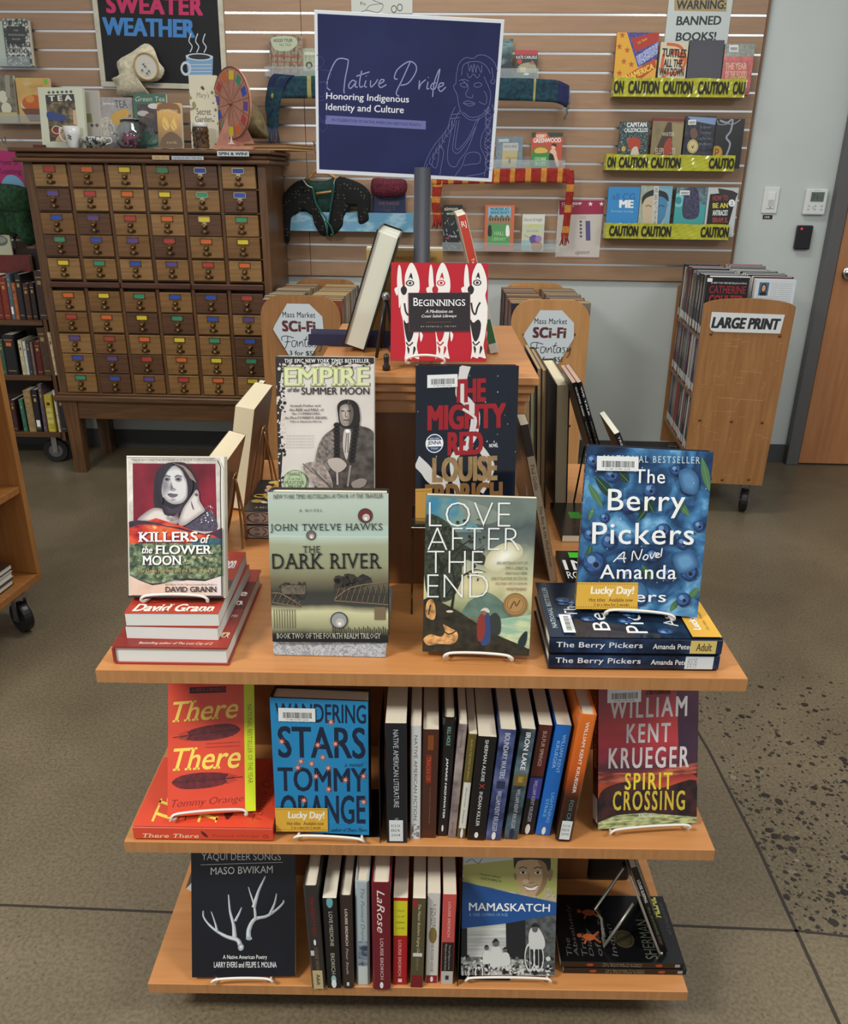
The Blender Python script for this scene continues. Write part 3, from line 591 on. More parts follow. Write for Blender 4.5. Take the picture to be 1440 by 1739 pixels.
def lip_easel(M, w, t, label, ew=None, h=.12, m=None, group=None, depth=.05, dx=0, drop=.006):
 """wire easel carrying the book: lip in front of the foot, back loop behind the book"""
 m = m or WIREW; root = thing('book_easel', label, 'book stand', M @ Matrix.Translation((w/2+dx, 0, 0)), group); a = (ew or w*.6)/2; r = .0021
 mb = MB(); mb.tube(smooth_path([(-a, t+.005, -.0035), (-a, .0, -.0035), (-a-.004, -.010, -.0035), (-a-.003, -.015, .002), (-a+.008, -.0155, .006), (0, -.0155, .0075), (a-.008, -.0155, .006), (a+.003, -.015, .002), (a+.004, -.010, -.0035), (a, 0, -.0035), (a, t+.005, -.0035)], 4), r, m, 6)
 mb.build('front_lip', root, True)
 mb = MB(); b = t+.0055; mb.tube(smooth_path([(-a, b, -.0035), (-a*.9, b, h*.4), (-a*.4, b, h*.9), (0, b, h), (a*.4, b, h*.9), (a*.9, b, h*.4), (a, b, -.0035)], 4), r, m, 6); mb.build('back_loop', root, True)
 base = (M @ V((w/2, t, 0))); dn = M.to_3x3().inverted() @ V((0, 0, -1)); bk = V((0, 1, 0))
 foot = V((0, b+depth, 0)); zloc = M.to_3x3().inverted()
 mb = MB(); mb.tube(smooth_path([(-a*.5, b+depth, -.003+drop*.2-depth*.32), (-a*.25, b+.004+depth*.5, h*.4), (0, b+.003, h*.92), (a*.25, b+.004+depth*.5, h*.4), (a*.5, b+depth, -.003+drop*.2-depth*.32)], 4), r, m, 6); mb.build('rear_strut', root, True)
 return root
WE = 'white wire easels under standing books'
lip_easel(M, w, .019, 'white wire easel under the worn portrait book on the left stack', w*.62, .12, group=WE, depth=.03)
# ---- dark river on a blue swirl-spined book
p = PZ('A', (855, 1072), Z3); q = PZ('A', (1370, 1084), Z3)
def sp_swirl(c):
 c.fill(mart('swirl', [(.42, (196, 208, 214)), (.5, (128, 146, 166)), (.58, (204, 214, 218))], 60, dist=3, detail=2))
book('book with a pale blue swirling spine lying flat under the green river thriller', .165, (q-p).length, .026, M_flat_spine(q.x, p.y, Z3+.026, -1), None, sp_swirl, cover=(150, 160, 176), hard=False)
def art_river(c):
 c.quad('A', (850, 315), (1388, 325), (1384, 1010), (850, 1005))
 c.fill(mart('river', [(0, (24, 26, 30)), (.05, (36, 38, 40)), (.10, (150, 150, 116)), (.22, (206, 204, 160)), (.27, (64, 64, 60)), (.36, (58, 58, 52)), (.45, (112, 106, 82)), (.55, (150, 152, 120)), (.70, (160, 166, 136)), (.76, (184, 200, 184)), (.86, (170, 184, 168)), (1, (186, 200, 186))], 7, ('Z', 0, .205), .12, .3))
 c.poly([(852, 470), (1386, 470), (1386, 520), (852, 512)], mat((176, 198, 186), .3)); c.line([(852, 513), (1386, 521)], .001, mat((196, 222, 206), .3))
 for a, b, n in (((900, 740), (1010, 800), 40), ((1150, 700), (1300, 740), 50)): c.specks(n, a[0], a[1], b[0], b[1], 8, 26, [mat((44, 42, 40), .5), mat((58, 54, 46), .5)], n)
 br = mat((128, 110, 84), .5); brd = mat((70, 60, 48), .5)
 for x0, x1, y0, y1, n in ((855, 985, 770, 840, 6), (1140, 1386, 728, 830, 10)):
  up = [(x0, y1-25 if x0 > 1000 else y0+5), ((x0*2+x1)/3, y0+20 if x0 > 1000 else y0+8), (x1, y0-5 if x0 > 1000 else y1-10)]; lo = [(x0, y1-20 if x0 > 1000 else y1-22), (x1, y1)]
  c.line(up, .0016, br, 5); c.line(lo, .0016, br)
  for i in range(n):
   f = i/n; xa = x0+(x1-x0)*f; xb = x0+(x1-x0)*(f+1/n); c.line([(xa, lo[0][1]+(lo[1][1]-lo[0][1])*f), (xb, y0+22-f*20 if x0 > 1000 else y0+6+f*40)], .0008, br); c.line([(xa, y0+26-f*20 if x0 > 1000 else y0+6+f*38), (xb, lo[0][1]+(lo[1][1]-lo[0][1])*(f+1/n))], .0008, brd); c.k -= 2
  c.k += 3
 c.rect(900, 738, 1010, 780, mat((96, 88, 74), .5, vary=.3, scale=300)); c.rect(1322, 840, 1372, 900, mat((120, 104, 76), .5))
 for i in range(26): x = 1130+i*10; c.line([(x, 930+(i*7) % 16), (x+3, 978)], .001, mat((34, 30, 26), .5)); c.k -= 1
 for i in range(9): x = 862+i*12; c.line([(x, 850), (x, 940)], .0008, brd); c.k -= 1
 c.k += 4
 for x, y, r, hi in ((1285, 423, 33, (110, 44, 42)), (1041, 509, 22, (120, 100, 96)), (1160, 902, 40, (150, 156, 158))):
  c.disc(x, y, r, mat((70, 62, 60), .3)); c.disc(x, y, r*.86, mat(hi, .3)); c.disc(x+r*.1, y+r*.25, r*.5, mat((186, 182, 176), .3)); c.disc(x+r*.05, y+r*.4, r*.2, W_)
 dk = ink((46, 50, 44))
 c.text('NEW YORK TIMES BESTSELLING AUTHOR OF THE TRAVELER', 876, 326, 1364, 345, dk, serif=True, shear=.15, res=1); c.text('A NOVEL', 990, 392, 1092, 404, dk, serif=True, sp=1.6, res=1)
 c.text('JOHN TWELVE HAWKS', 858, 458, 1360, 498, dk, serif=True, sp=1.15); c.text('THE', 1002, 558, 1080, 588, dk, serif=True, sp=1.1); c.text('DARK RIVER', 862, 592, 1356, 662, ink((30, 32, 30)), serif=True, sp=1.1)
 c.text('BOOK TWO OF THE FOURTH REALM TRILOGY', 872, 962, 1350, 988, mat((196, 196, 180), .4), serif=True, res=1)
def sp_river(c): c.fill(mat((140, 160, 146), .4)); c.text('THE DARK RIVER', .2, .1, .8, .6, ink((50, 56, 50)), rot=-90, serif=True)
M, w, h_ = M_stand('A', (850, 1005), (1384, 1010), (1110, 318), Z3+.0263, 0, 9)
book('green and brown river thriller hardcover with floating silver spheres on its jacket', w, h_, .033, M, art_river, sp_river, cover=(44, 42, 40), hard=True)
# ---- love after the end
def art_love(c):
 c.quad('B', (100, 285), (533, 297), (515, 930), (88, 912))
 c.fill(mart('love', [(0, (40, 40, 34)), (.2, (70, 74, 56)), (.3, (168, 172, 128)), (.42, (214, 206, 160)), (.56, (176, 180, 150)), (.7, (104, 116, 108)), (.85, (76, 88, 88)), (1, (112, 126, 116))], 13, ('Z', 0, .224), .45, .3, dist=.8))
 c.poly([(102, 290), (230, 300), (280, 380), (320, 430), (220, 430), (104, 400)], mart('lsky', [(.4, (60, 130, 160)), (.6, (120, 150, 140))], 30))
 c.blob([(230, 300), (330, 330), (400, 370), (330, 400), (260, 380)], mat((128, 140, 128), .4, vary=.1, scale=40))
 c.soft([(330, 560), (360, 500), (420, 470), (470, 480), (480, 520), (430, 560), (380, 590)], (200, 196, 158), (242, 242, 226), 8, .8)
 c.blob([(240, 800), (262, 720), (300, 690), (340, 670), (380, 688), (420, 730), (440, 790)], mat((96, 122, 108), .4, vary=.12, scale=60))
 c.poly([(380, 780), (520, 760), (516, 900), (380, 880)], mart('lwater', [(.4, (150, 186, 160)), (.6, (206, 214, 166))], 30, stretch=(1, 1, 4)))
 dk = mat((34, 34, 26), .5); dk2 = mat((58, 50, 34), .5)
 c.blob([(95, 380), (150, 370), (210, 420), (250, 480), (330, 520), (320, 560), (250, 540), (240, 620), (200, 700), (120, 700), (94, 600)], mat((48, 56, 44), .5, vary=.4, scale=160))
 for pts, w_ in (([(170, 880), (165, 760), (150, 660), (160, 560), (120, 470), (110, 400)], .006), ([(160, 600), (200, 520), (260, 470), (300, 440)], .003), ([(170, 700), (230, 620), (290, 580), (340, 590)], .003), ([(150, 560), (140, 480), (165, 420), (160, 390)], .003), ([(200, 760), (215, 640), (205, 560), (240, 500)], .004), ([(240, 500), (300, 500), (330, 480)], .002), ([(120, 470), (104, 440)], .002)): c.line(pts, w_, dk, 5, True)
 c.specks(90, 100, 380, 330, 620, 2, 9, [dk, dk2, mat((70, 82, 60), .5)], 5)
 c.blob([(90, 700), (200, 730), (280, 780), (380, 840), (512, 900), (512, 928), (88, 910)], mat((44, 40, 28), .5, vary=.35, scale=90))
 c.blob([(350, 830), (350, 780), (375, 752), (398, 780), (395, 840)], mat((52, 56, 52), .5))
 fl = mat((188, 140, 86), .5, vary=.35, scale=120);
 c.blob([(92, 860), (120, 840), (160, 850), (178, 830), (170, 800), (200, 815), (225, 830), (228, 860), (205, 880), (150, 880), (110, 885)], fl); c.blob([(100, 740), (108, 705), (128, 700), (140, 740), (134, 780), (105, 770)], fl); c.disc(196, 747, 14, mat((214, 206, 186), .5), 5)
 c.line([(150, 800), (190, 840), (230, 820)], .002, dk2, 3); c.line([(120, 720), (112, 760)], .002, dk2)
 c.blob([(318, 790), (324, 755), (342, 750), (356, 775), (360, 860), (350, 880), (322, 880)], mat((52, 70, 116), .5)); c.blob([(306, 790), (318, 760), (334, 765), (336, 840), (318, 870), (306, 850)], mat((140, 52, 42), .5)); c.disc(334, 753, 9, mat((150, 100, 70), .5)); c.blob([(318, 745), (330, 733), (346, 734), (356, 748), (348, 752), (334, 744)], mat((212, 206, 190), .5)); c.line([(310, 780), (270, 772)], .0015, mat((170, 110, 76), .5))
 c.blob([(470, 870), (490, 835), (506, 830), (500, 880), (478, 895)], mat((30, 50, 50), .5))
 for t, y0, y1, x1, mm in (('LOVE', 312, 408, 430, 0), ('AFTER', 412, 500, 470, 0), ('THE', 504, 592, 326, 0), ('END', 598, 690, 348, 0)): c.text(t, 112 if t == 'LOVE' else 107, y0, x1, y1, W_, bold=-.024)
 sm = ink((130, 84, 60)); sg = ink((96, 104, 80))
 for i, (t, x0, m_) in enumerate((('AN ANTHOLOGY OF', 378, sg), ('TWO-SPIRIT &', 414, sg), ('INDIGIQUEER', 414, sg), ('SPECULATIVE FICTION', 358, sg), ('EDITED BY JOSHUA', 376, sm), ('WHITEHEAD', 418, sm))): c.text(t, x0, 545+i*21, 501, 557+i*21, m_, serif=True, shear=.15, res=1)
 c.disc(456, 718, 47, mat((150, 112, 62), .3)); c.disc(456, 718, 38, mat((176, 138, 84), .3)); c.ring(456, 718, 33, 2, mat((110, 80, 44), .4)); c.line([(436, 735), (452, 705), (460, 725), (474, 700)], .002, mat((110, 80, 44), .4), 3)
M, w = M_stand('B', (88, 912), (515, 930), (316, 291), Z3+.010, .229)
book('paperback anthology with thin white title over a stormy landscape painting', w, .229, .014, M, art_love, cover=(60, 62, 54))
lip_easel(M, w, .014, 'white wire easel holding the stormy landscape anthology', .088, .13, group=WE, dx=.004)
# ---- berry pickers
def berry(c, x, y, r, R):
 c.disc(x, y, r, mat((26, 46, 84), .3, vary=.3, scale=120)); c.disc(x-r*.15, y-r*.15, r*.82, mat((44, 78, 128), .3, vary=.25, scale=150)); c.disc(x-r*.3, y-r*.35, r*.35, mat((110, 150, 190), .3)); c.disc(x+r*.1, y+r*.1, r*.3, mat((18, 26, 48), .4), r*.25); c.ring(x+r*.1, y+r*.1, r*.36, r*.1, mat((70, 104, 150), .4), n=10)
def leaf(c, a, b, w, m):
 n = V((-(b[1]-a[1]), b[0]-a[0])).normalized()*w; mid = ((a[0]+b[0])/2, (a[1]+b[1])/2)
 c.blob([a, (mid[0]+n[0], mid[1]+n[1]), b, (mid[0]-n[0], mid[1]-n[1])], m, 5); c.line([a, b], .0006, mat((110, 150, 96), .4))
def art_berry(c, stand=True):
 c.quad('B', (738, 93), (1226, 108), (1190, 775), (700, 738))
 c.fill(mart('berrybg', [(.3, (14, 26, 44)), (.45, (30, 66, 106)), (.58, (66, 124, 170)), (.7, (130, 186, 216))], 22, rough=.14, dist=.8))
 R = random.Random(11); gm = [mat((46, 88, 56), .35, vary=.2, scale=80), mat((30, 62, 46), .35), mat((74, 116, 76), .35)]
 for a, b, w_ in (((770, 210), (850, 300), 20), ((745, 240), (800, 330), 14), ((960, 270), (1000, 350), 16), ((940, 380), (975, 330), 14), ((1180, 130), (1215, 260), 16), ((1090, 300), (1140, 360), 14), ((740, 560), (760, 480), 14), ((960, 560), (1000, 620), 16), ((1080, 750), (1110, 700), 12), ((860, 190), (900, 230), 18), ((1150, 700), (1190, 650), 14), ((750, 380), (765, 330), 10)): leaf(c, a, b, w_, R.choice(gm))
 for x, y, r in ((835, 205, 30), (985, 262, 28), (757, 440, 26), (832, 467, 32), (810, 372, 20), (775, 555, 46), (900, 320, 34), (1040, 420, 30), (1130, 250, 30), (1120, 470, 26), (905, 600, 26), (1060, 600, 30), (1150, 590, 34), (1080, 180, 22), (760, 150, 24), (1180, 400, 24), (960, 700, 26), (1000, 520, 24), (880, 530, 22), (1130, 700, 30)): berry(c, x, y, r, R)
 [c.soft(L_, (52, 92, 134), c1_, 5, .5) for L_, c1_ in (([(1090, 190), (1130, 170), (1170, 210), (1160, 270), (1110, 260)], (84, 132, 174)), ([(1080, 520), (1150, 500), (1180, 560), (1110, 590)], (96, 146, 186)), ([(880, 640), (960, 630), (980, 690), (900, 700)], (70, 116, 158)))]; c.specks(30, 750, 120, 1200, 740, 1, 3, [mat((170, 200, 220), .3)], 8)
 c.text('NATIONAL BESTSELLER', 800, 126, 1172, 152, mat((190, 206, 210), .4), serif=True, sp=1.3, res=2)
 for t, x0, y0, x1, y1 in (('The', 920, 178, 1038, 232), ('Berry', 820, 256, 1120, 368), ('Pickers', 762, 388, 1160, 474), ('Amanda', 795, 556, 1096, 614), ('Peters', 800, 664, 1058, 708)): c.text(t, x0, y0, x1, y1, W_, bold=.005, sp=1.08)
 script(c, [[(846, 545), (870, 520), (888, 505), (886, 530), (890, 548)], [(860, 532), (896, 530)], [(918, 540), (924, 500), (944, 535), (958, 492)], [(970, 516), (962, 530), (974, 535), (982, 520), (970, 514)], [(990, 512), (996, 530), (1010, 504)], [(1012, 520), (1026, 512), (1016, 508), (1012, 524), (1028, 524)], [(1036, 488), (1032, 522)]], .0016, W_)
 c.bars(775, 130, 934, 186)
def lucky(c, x0, y0, x1, y1, adult=True):
 yl = mat((214, 168, 60), .35); br = ink((100, 66, 26)); c.rect(x0, y0, x1, y1, yl); h = y1-y0; w = x1-x0
 for i in range(26):
  f = (i+.3)/26; c.rect(x0+w*f, y0+h*.05, x0+w*(f+.018), y0+h*.075, br); c.rect(x0+w*f, y1-h*.09, x0+w*(f+.018), y1-h*.065, br); c.k -= 2
 c.k += 3
 c.text('Lucky Day!', x0+w*.24, y0+h*.15, x1-w*.06, y0+h*.52, mat((240, 236, 220), .4), bold=.035, shear=.1); c.text('Hot titles   Available now', x0+w*.22, y0+h*.58, x1-w*.08, y0+h*.72, br, res=2); c.text('2 at a time for 2 weeks', x0+w*.3, y0+h*.77, x1-w*.14, y0+h*.88, br, res=1)
def art_berry_full(c): art_berry(c); lucky(c, 700, 628, 946, 738)
def sp_berry(c, lab=0):
 c.fill(mart('berrysp', [(.35, (14, 24, 44)), (.55, (34, 58, 96)), (.8, (60, 100, 140))], 22, rough=.14))
 c.text('The Berry Pickers', .25, .04, .8, .54, W_, rot=-90, bold=.01, sp=1.05); c.text('Amanda Peters', .32, .60, .72, .84, W_, rot=-90, bold=.01)
 if lab == 1: c.rect(0, .815, 1, .965, mat((214, 190, 110), .3)); c.text('Adult', .2, .85, .8, .94, ink((84, 74, 40)), rot=-90, bold=.02)
 if lab == 2:
  c.rect(0, .80, 1, .965, mat((214, 224, 226), .2)); [c.text(t, .1+.2*i, .815, .24+.2*i, .87, ink((120, 124, 126)), rot=-90, res=1) for i, t in enumerate(('FIC', 'PETE', 'RS A', '2023'))]
p = PZ('B', (590, 985), Z3); q = PZ('B', (1270, 992), Z3); bw = (q-p).length
for i in range(2):
 zz = Z3+.0285*(i+1)
 if i == 0: m_ = M_flat_spine(q.x, p.y, zz, .3); fn = lambda c: sp_berry(c, 2); lab = 'blue berry novel hardcover at the bottom of the right stack with a white spine label'
 else: p2 = PZ('B', (588, 925), Z3+.029); q2 = PZ('B', (1280, 925), Z3+.029); m_ = M_flat_spine(q2.x, p2.y+.002, zz, .3); fn = lambda c: sp_berry(c, 1); lab = 'blue berry novel hardcover on the right stack with a yellow Adult spine label'
 def fr_(c):
  c.fill(mart('berrybg2', [(.3, (16, 20, 30)), (.6, (28, 44, 66)), (.85, (46, 84, 110))], 16, rough=.14))
  for t, x0, y0, x1, y1 in (('The', .36, .13, .62, .205), ('Berry', .12, .27, .85, .40), ('Pickers', .08, .46, .92, .58), ('Amanda', .2, .70, .80, .78)): c.text(t, x0, y0, x1, y1, W_, sp=1.05)
  c.text('NATIONAL BESTSELLER', .15, .03, .9, .06, mat((190, 206, 210), .4), serif=True, res=1); R = random.Random(3)
  for k in range(16): berry(c, R.uniform(.1, .9), R.uniform(.1, .8), .05, R)
  c.bars(.07, .07, .38, .13) if False else c.bars(.05, .085, .36, .155); c.rect(0, .82, .62, .99, mat((222, 172, 60), .3)); c.text('Lucky Day!', .12, .85, .55, .91, W_, bold=.03); c.text('Hot titles  Available now', .12, .925, .55, .945, ink((100, 66, 26)), res=1)
 book(lab, .163, bw, .0275, m_, fr_, fn, cover=(22, 32, 50), hard=True, gloss=.15, group='blue berry novels on the top shelf right')
M, w = M_stand('B', (700, 738), (1190, 775), (980, 100), Z3+.064, .236)
def sp_b2(c): sp_berry(c); c.rect(0, .80, 1, .965, mat((214, 168, 60), .3)); c.text('Adult', .2, .82, .8, .93, ink((100, 66, 26)), rot=-90, bold=.02)
book('blue berry novel hardcover standing upright on the right stack', w, .236, .03, M @ Matrix.Rotation(math.radians(0), 4, 'Z'), art_berry_full, sp_b2, cover=(24, 36, 58), hard=True, gloss=.15, group='blue berry novels on the top shelf right')
lip_easel(M, w, .03, 'white wire easel under the upright blue berry novel', .088, .12, group=WE, depth=.03, dx=.004)
# ---- second row: empire and mighty red on clear risers
acr = mat((214, 224, 226), .05, 0, 'clear_acrylic', trans=1.0)
def riser(label, x0, x1, y0, y1, z0, z1, group='clear acrylic risers behind the front row'):
 root = thing('acrylic_riser', label, 'book stand', Matrix.Translation(((x0+x1)/2, (y0+y1)/2, z0)), group); w = (x1-x0)/2; d = (y1-y0)/2; h = z1-z0; t = .003
 mb = MB(); mb.box(-w, -d, h-t, w, d, h, acr, bev=.0008); mb.box(-w, -d, .0003, -w+t, d, h-t-.0002, acr, bev=.0008); mb.box(w-t, -d, .0003, w, d, h-t-.0002, acr, bev=.0008); mb.build('stand_body', root)
 mb = MB(); mb.box(-w, -d-t-.0002, h-t, w, -d-.0002, h+.012, acr, bev=.0008); mb.build('front_lip', root); return root
def art_empire(c):
 c.quad('G', (228, 697), (741, 704), (745, 1572), (243, 1562))
 c.fill(mart('emp', [(.3, (206, 198, 190)), (.7, (222, 216, 208))], 10, rough=.35)); dk = mat((38, 34, 34), .5)
 c.poly([(228, 697), (741, 704), (741, 738), (700, 748), (640, 738), (560, 752), (480, 735), (400, 745), (300, 742), (262, 770), (250, 860), (262, 960), (248, 1100), (262, 1240), (252, 1380), (262, 1500), (240, 1500)], mat((40, 36, 36), .45, vary=.3, scale=200))
 c.specks(120, 235, 740, 275, 1480, 3, 12, [dk, mat((206, 198, 190), .4)], 4); c.specks(60, 250, 735, 740, 765, 3, 10, [mat((190, 184, 170), .4), dk], 9)
 c.text('THE EPIC NEW YORK TIMES BESTSELLER', 276, 712, 716, 733, W_, serif=True, bold=.02, sp=1.2, res=2)
 c.text('EMPIRE', 270, 754, 722, 862, ink((90, 96, 66)), serif=True, bold=.045); c.text('EMPIRE', 274, 757, 718, 859, mat((206, 214, 158), .4), serif=True, bold=.03); c.text('EMPIRE', 282, 768, 710, 848, mat((220, 226, 184), .4), bold=-.03)
 c.text('of the', 290, 868, 352, 892, dk, serif=True, shear=.3, bold=.02); c.text('SUMMER MOON', 362, 868, 718, 908, dk, bold=.012)
 for i, (t, x0, x1) in enumerate((('Quanah Parker and', 302, 462), ('the RISE and FALL of', 300, 478), ('the COMANCHES,', 312, 462), ('the Most POWERFUL INDIAN', 276, 494), ('Tribe in American History', 300, 468))): c.text(t, x0, 962+i*22, x1, 976+i*22, dk, serif=True, bold=.01, res=1)
 for i in range(5): c.text('An epic and sweeping account told', 280, 1130+i*16, 425, 1139+i*16, mat((140, 134, 130), .4), res=1)
 g = [mat((58, 52, 50), .5), mat((96, 88, 84), .5), mat((150, 138, 130), .5), mat((186, 174, 164), .5), mat((32, 28, 28), .5)]
 c.blob([(430, 1420), (440, 1250), (470, 1150), (530, 1095), (570, 1080), (660, 1080), (735, 1110), (741, 1200), (744, 1498), (430, 1498)], mat((74, 68, 64), .5, vary=.35, scale=90))
 c.blob([(430, 1330), (455, 1180), (520, 1110), (540, 1180), (520, 1300), (470, 1370)], mat((112, 104, 98), .5, vary=.35, scale=260))
 c.blob([(553, 1010), (552, 965), (575, 940), (612, 935), (645, 948), (664, 985), (668, 1060), (640, 1090), (570, 1085)], g[4])
 c.blob([(562, 1000), (570, 970), (600, 960), (628, 975), (634, 1015), (626, 1060), (605, 1080), (580, 1078), (565, 1050)], g[2]); c.blob([(600, 962), (630, 978), (635, 1020), (625, 1062), (608, 1078), (614, 1020)], g[1])
 c.line([(612, 940), (606, 962)], .0012, g[1]); [c.line([(606+k*14, 950+abs(k)*4), (600+k*30, 990+abs(k)*10)], .0006, g[1]) for k in (-1, 1)]; c.soft([(566, 1000), (575, 970), (600, 962), (612, 990), (606, 1050), (585, 1070)], (150, 138, 130), (186, 174, 164), 4, .5)
 for x in (580, 612): c.line([(x-10, 998), (x+9, 998)], .0016, g[4]);
 c.line([(596, 1000), (592, 1028), (602, 1030)], .0009, g[0], 3); c.line([(582, 1048), (612, 1048)], .0013, g[0])
 for x in (548, 650):
  for y in range(1075, 1290, 22): c.disc(x+(0 if x < 600 else -1)*(y-1075)*.12*(1 if x > 600 else -1), y, 17, g[4], 14); c.k -= 1
  c.k += 2
 c.blob([(585, 1110), (605, 1098), (622, 1110), (616, 1180), (600, 1270), (580, 1200)], mat((190, 182, 174), .5)); c.disc(604, 1110, 10, W_); c.line([(600, 1120), (592, 1230)], .0012, g[1]); c.line([(608, 1120), (606, 1230)], .0012, g[1])
 c.blob([(370, 1310), (420, 1280), (480, 1300), (520, 1380), (520, 1440), (440, 1420)], mat((150, 138, 130), .5, vary=.3, scale=160))
 for i in range(9): c.line([(520, 1430), (368+i*16, 1290+i*13-(i % 2)*14)], .0016, g[1+(i % 3)]); c.k -= 1
 c.k += 2
 c.blob([(500, 1270), (560, 1260), (600, 1300), (560, 1340), (520, 1320)], g[3]); c.blob([(625, 1400), (670, 1375), (705, 1385), (690, 1420), (640, 1430)], g[2]); c.line([(548, 1290), (552, 1410)], .003, g[3]); c.line([(620, 1300), (605, 1420)], .003, g[2])
 c.disc(328, 1388, 63, mat((180, 200, 160), .4)); c.ring(328, 1388, 63, 3, ink((70, 90, 60))); c.ring(328, 1388, 40, 2, ink((70, 90, 60))); c.text('FINALIST', 288, 1340, 368, 1356, ink((70, 90, 60)), serif=True); c.text('FOR THE', 298, 1372, 356, 1382, ink((70, 90, 60)), res=1); c.text('PULITZER', 274, 1388, 378, 1406, ink((70, 90, 60)), serif=True); c.text('PRIZE', 290, 1412, 364, 1428, ink((70, 90, 60)), serif=True)
yE = .165
A_ = PY('G', (240, 1415), yE); T_ = PY('G', (228, 697), .20);
Mx = M_up(V((A_.x, yE, T_.z-.2235)), 0, 10); book('pale paperback history with a sepia braided man portrait on a riser', .142, .229, .024, Mx, art_empire, cover=(200, 196, 188), pages=mpages('pe', (226, 224, 208)))
riser('clear acrylic riser behind the river thriller holding the sepia portrait history', A_.x-.005, A_.x+.150, yE-.004, yE+.085, Z3, T_.z-.2245)
def art_mighty(c):
 c.quad('H', (205, 690), (785, 712), (757, 1538), (207, 1523))
 c.fill(mart('mnight', [(.3, (16, 20, 28)), (.7, (26, 33, 46))], 5, rough=.13)); wh = mat((208, 206, 202), .25)
 c.specks(26, 215, 720, 775, 1200, 1.5, 4, [mat((190, 196, 200), .3)], 6)
 for pts, w_ in (([(490, 700), (470, 760), (455, 850), (500, 900), (540, 960), (530, 1060), (500, 1110)], .0135), ([(520, 1110), (430, 1170), (420, 1240), (440, 1340), (450, 1390)], .011), ([(560, 1130), (600, 1180), (630, 1240), (600, 1320), (570, 1370)], .010), ([(205, 1190), (260, 1240), (300, 1290), (380, 1330)], .017)): c.line(pts, w_, wh, 6)
 c.poly([(452, 705), (510, 708), (470, 800), (440, 800)], wh)
 rd = mat((150, 28, 36), .3)
 def RW(t, x0, y0, x1, y1, m): c.text(t, x0, y0, x1, y1, m, bold=.055)
 RW('THE', 412, 772, 600, 896, rd); RW('MIGHTY', 272, 905, 712, 1038, rd); RW('RED', 385, 1050, 585, 1172, rd)
 gd = mat((150, 122, 82), .4, vary=.1, scale=80); RW('LOUISE', 300, 1180, 664, 1312, gd); RW('ERDRICH', 260, 1318, 694, 1440, mat((128, 92, 52), .4))
 c.line([(470, 930), (540, 980), (530, 1050)], .004, wh, 4); c.line([(500, 1080), (490, 1150)], .004, wh, 3)
 c.disc(312, 1106, 50, W_); c.disc(312, 1106, 45, mat((40, 66, 104), .3)); c.rect(268, 1088, 356, 1122, W_); c.text('JENNA', 274, 1092, 350, 1118, ink((30, 50, 84)), bold=.02); c.text('READ WITH', 286, 1076, 338, 1085, W_, res=1); c.text('TODAY', 292, 1128, 332, 1138, W_, res=1)
 c.text('A', 641, 1101, 650, 1114, W_); c.text('NOVEL', 618, 1118, 668, 1137, W_, bold=.02, res=2); c.bars(270, 744, 440, 812)
 c.rect(203, 1340, 300, 1540, mat((196, 148, 70), .3));
 for i in range(8): c.rect(212+i*12, 1352, 218+i*12, 1356, ink((110, 72, 30))); c.k -= 1
yM = .17
B0 = PY('H', (203, 1455), yM); T0 = PY('H', (205, 690), .20)
Mx = M_up(V((B0.x, yM, T0.z-.233)), 2.5, 9); book('dark jacketed novel with large red title and swirling white river shape', .150, .236, .032, Mx, art_mighty, cover=(40, 24, 22), hard=True, gloss=.15, pages=mpages('pe'))
riser('clear acrylic riser behind the landscape anthology holding the dark red-titled novel', B0.x-.006, B0.x+.152, yM-.004, yM+.08, Z3, T0.z-.234)
